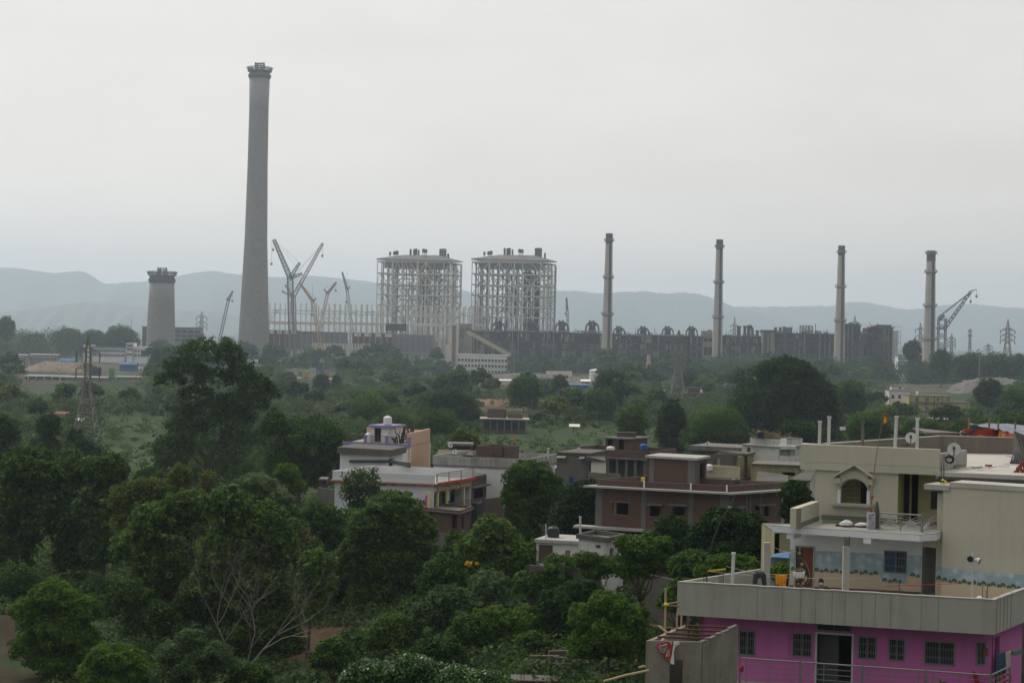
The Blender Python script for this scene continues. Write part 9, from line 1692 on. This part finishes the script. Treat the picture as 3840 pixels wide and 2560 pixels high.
OPEN = [[(60, 1350), (560, 1340), (560, 1470), (60, 1480)], [(370, 1560), (640, 1560), (700, 1790), (380, 1790)], [(1750, 1625), (2420, 1600), (2640, 1640), (2640, 1720), (1750, 1720)], [(1760, 1398), (2260, 1398), (2260, 1445), (1760, 1452)], [(1080, 1380), (1260, 1380), (1260, 1450), (1080, 1450)], [(3330, 1440), (3650, 1440), (3650, 1552), (3330, 1552)], [(1790, 1530), (2000, 1530), (2000, 1625), (1790, 1625)], [(1700, 1320), (1920, 1320), (1920, 1402), (1700, 1402)], [(460, 1280), (570, 1280), (570, 1345), (460, 1345)], [(300, 1290), (470, 1290), (470, 1345), (300, 1345)], [(3360, 1325), (3412, 1325), (3412, 1420), (3360, 1420)]]
def blocked(px, py): return any(in_poly(np.array(px), np.array(py), poly) for poly in OPEN)
rr = random.Random(5)
for (Ya, Yb, words, cnt, s0, s1) in BANDS:
 pts = []; tries = 0
 while len(pts) < cnt and tries < cnt*30:
  tries += 1; Y = rr.uniform(Ya, Yb); px = rr.uniform(-60, 3900); a_, _ = ab(px, 1300); X = a_*Y/FPX; g = float(gz(X, Y)); sx_, sy_ = to_px(X, Y, g)
  if 1150 < Y < 1590 and px < 560 and rr.random() < .75: continue
  sc_ = rr.uniform(s0, s1)*(1.35 if px < 620 and Y > 1590 else 1); h = sc_*6.5*FPX/Y
  if blocked(sx_, sy_) or blocked(sx_, sy_-h*.5): continue
  if any(abs(px-p[0]) < (16 if Ya > 700 else 30)*rr.uniform(.6, 1.1) and abs(Y-p[1]) < 60 for p in pts): continue
  if Y < 480 and (px < 1300 or px > 2500): continue
  pts.append((px, Y, X, g, sc_))
 byl = {}
 for p in pts:
  k = min(range(len(LAND)), key=lambda i: abs(LAND[i][0]-p[0])); byl.setdefault(k, []).append(p)
 for k, L_ in byl.items():
  L_.sort()
  for i, (px, Y, X, g, s_) in enumerate(L_):
   j = rr.randrange(8) if Y < 1150 else rr.choice((0, 1, 1, 2, 2, 5, 7)); lab = f'{ORD[i] if i < 12 else "last"} from left of the {words} trees below {LAND[k][1]}'
   t = thing('tree', lab, 'tree', (X, Y, g), 'trees in the belts between the village and the power station'); t.rotation_euler = (0, 0, rr.uniform(0, 6.28)); t.scale = (s_*rr.uniform(.85, 1.25), s_*rr.uniform(.85, 1.25), s_*rr.uniform(.85, 1.2))
   c = bpy.data.objects.new('crown', protos[j][0]); COL.objects.link(c); c.parent = t; c = bpy.data.objects.new('trunk', tm[j]); COL.objects.link(c); c.parent = t
# ---- undergrowth nobody could count
def undergrowth():
 rng = np.random.default_rng(9); cl = []; n = 0
 while n < 7000:
  Y = 170*math.exp(rng.uniform(0, 2.28)); px = rng.uniform(-150, 4000); a_, _ = ab(px, 1400); X = a_*Y/FPX; g = float(gz(X, Y)); sx_, sy_ = to_px(X, Y, g)
  if blocked(sx_, sy_) and rng.random() < (.38 if 1500 < sy_ else .7 if sx_ < 600 else .94): continue
  if Y < 300 and X > -16: continue
  r_ = rng.uniform(.5, 1.5)*(1 if Y < 700 else 1.7); n += 1; cl.append(((X, Y, g+r_*.25), (r_*1.4, r_*1.4, r_*.8), rng.uniform(.1, 1), .5+.5*(Y < 500)))
 n = 0
 while n < 2800:
  Y = 330*math.exp(rng.uniform(0, 1.62)); px = rng.uniform(-150, 4000); a_, _ = ab(px, 1400); X = a_*Y/FPX; g = float(gz(X, Y)); sx_, sy_ = to_px(X, Y, g); h = rng.uniform(1.6, 4.6)*(.85 if Y < 700 else 1.3)
  if blocked(sx_, sy_) or blocked(sx_, sy_-h*FPX/Y*1.2) or blocked(sx_, sy_-h*FPX/Y*.6): continue
  if Y > 1000 and px < 700: continue
  n += 1; tt_ = rng.uniform(0, .7)
  for q in range(5): cl.append(((X+rng.normal(0, h*.6), Y+rng.normal(0, h*.6), g+h*rng.uniform(.15, .9)), (h*.5, h*.5, h*.4), tt_, 1.3))
 me = leaf_mesh('undergrowth', cl, 44, .6, LM['bush'], 4); o = bpy.data.objects.new('undergrowth', me); COL.objects.link(o); props(o, kind='stuff')
 cl = []
 for i in range(4200):
  Y = rng.uniform(95, 250); px = rng.uniform(-100, 2700); a_, _ = ab(px, 1900); X = a_*Y/FPX; g = float(gz(X, Y)); sx_, sy_ = to_px(X, Y, g)
  if in_poly(np.array(sx_), np.array(sy_), [(1050, 2360), (1340, 2350), (1400, 2480), (1080, 2500)]) or in_poly(np.array(sx_), np.array(sy_), [(-50, 2150), (130, 2250), (160, 2600), (-50, 2600)]): continue
  r_ = rng.uniform(.3, 1.1); cl.append(((X, Y, g+r_*.3), (r_*1.3, r_*1.3, r_*.8), rng.uniform(0, .5)))
 me = leaf_mesh('weeds', cl, 60, .28, LM['bush'], 5); o = bpy.data.objects.new('weeds', me); COL.objects.link(o); props(o, kind='stuff')
undergrowth()
def wood():
 rng = np.random.default_rng(21); cl = []
 for (xa, xb, Ya, Yb, h0, h1, cnt) in ((1925, 2260, 1480, 1640, 6, 11, 90), (2260, 2680, 1480, 1640, 9, 15, 130), (2680, 3130, 1500, 1640, 11, 20, 150), (3100, 3360, 1470, 1640, 9, 17, 80), (3415, 3640, 1440, 1540, 10, 18, 70), (3600, 4000, 1420, 1540, 9, 15, 110), (1000, 1690, 1440, 1640, 5, 11, 150), (-160, 540, 1640, 1850, 17, 29, 190), (540, 1000, 1600, 1680, 6, 13, 80)):
  for i in range(cnt):
   px = rng.uniform(xa, xb); Y = rng.uniform(Ya, Yb); a_, _ = ab(px, 1300); X = a_*Y/FPX; g = float(gz(X, Y)); h = rng.uniform(h0, h1); sx_, sy_ = to_px(X, Y, g)
   if xa == 540 and 880 < px < 930: continue
   if blocked(sx_, sy_-4): continue
   tt_ = rng.uniform(0, .75); w_ = h*rng.uniform(.28, .4)
   for q in range(9): f = rng.uniform(.1, 1); cl.append(((X+rng.normal(0, w_*.55), Y+rng.normal(0, w_*.5), g+h*f*.92), (w_*.55, w_*.55, w_*.45), tt_+rng.normal(0, .1), .9))
 me = leaf_mesh('distant_wood', cl, 34, 1.25, LM['dark'], 31); o = bpy.data.objects.new('distant_wood', me); COL.objects.link(o); props(o, kind='stuff')
wood()
me = leaf_mesh('yellow_leaves', [(tuple(P(1755, 2112, 147)), (.30, .25, .2), .9), (tuple(P(1788, 2112, 147)), (.15, .15, .12), .9)], 40, .22, leafmat('yellow_leaf', (.45, .27, .02), (.6, .38, .03)), 5); o = bpy.data.objects.new('yellow_leaves', me); COL.objects.link(o); props(o, kind='stuff')
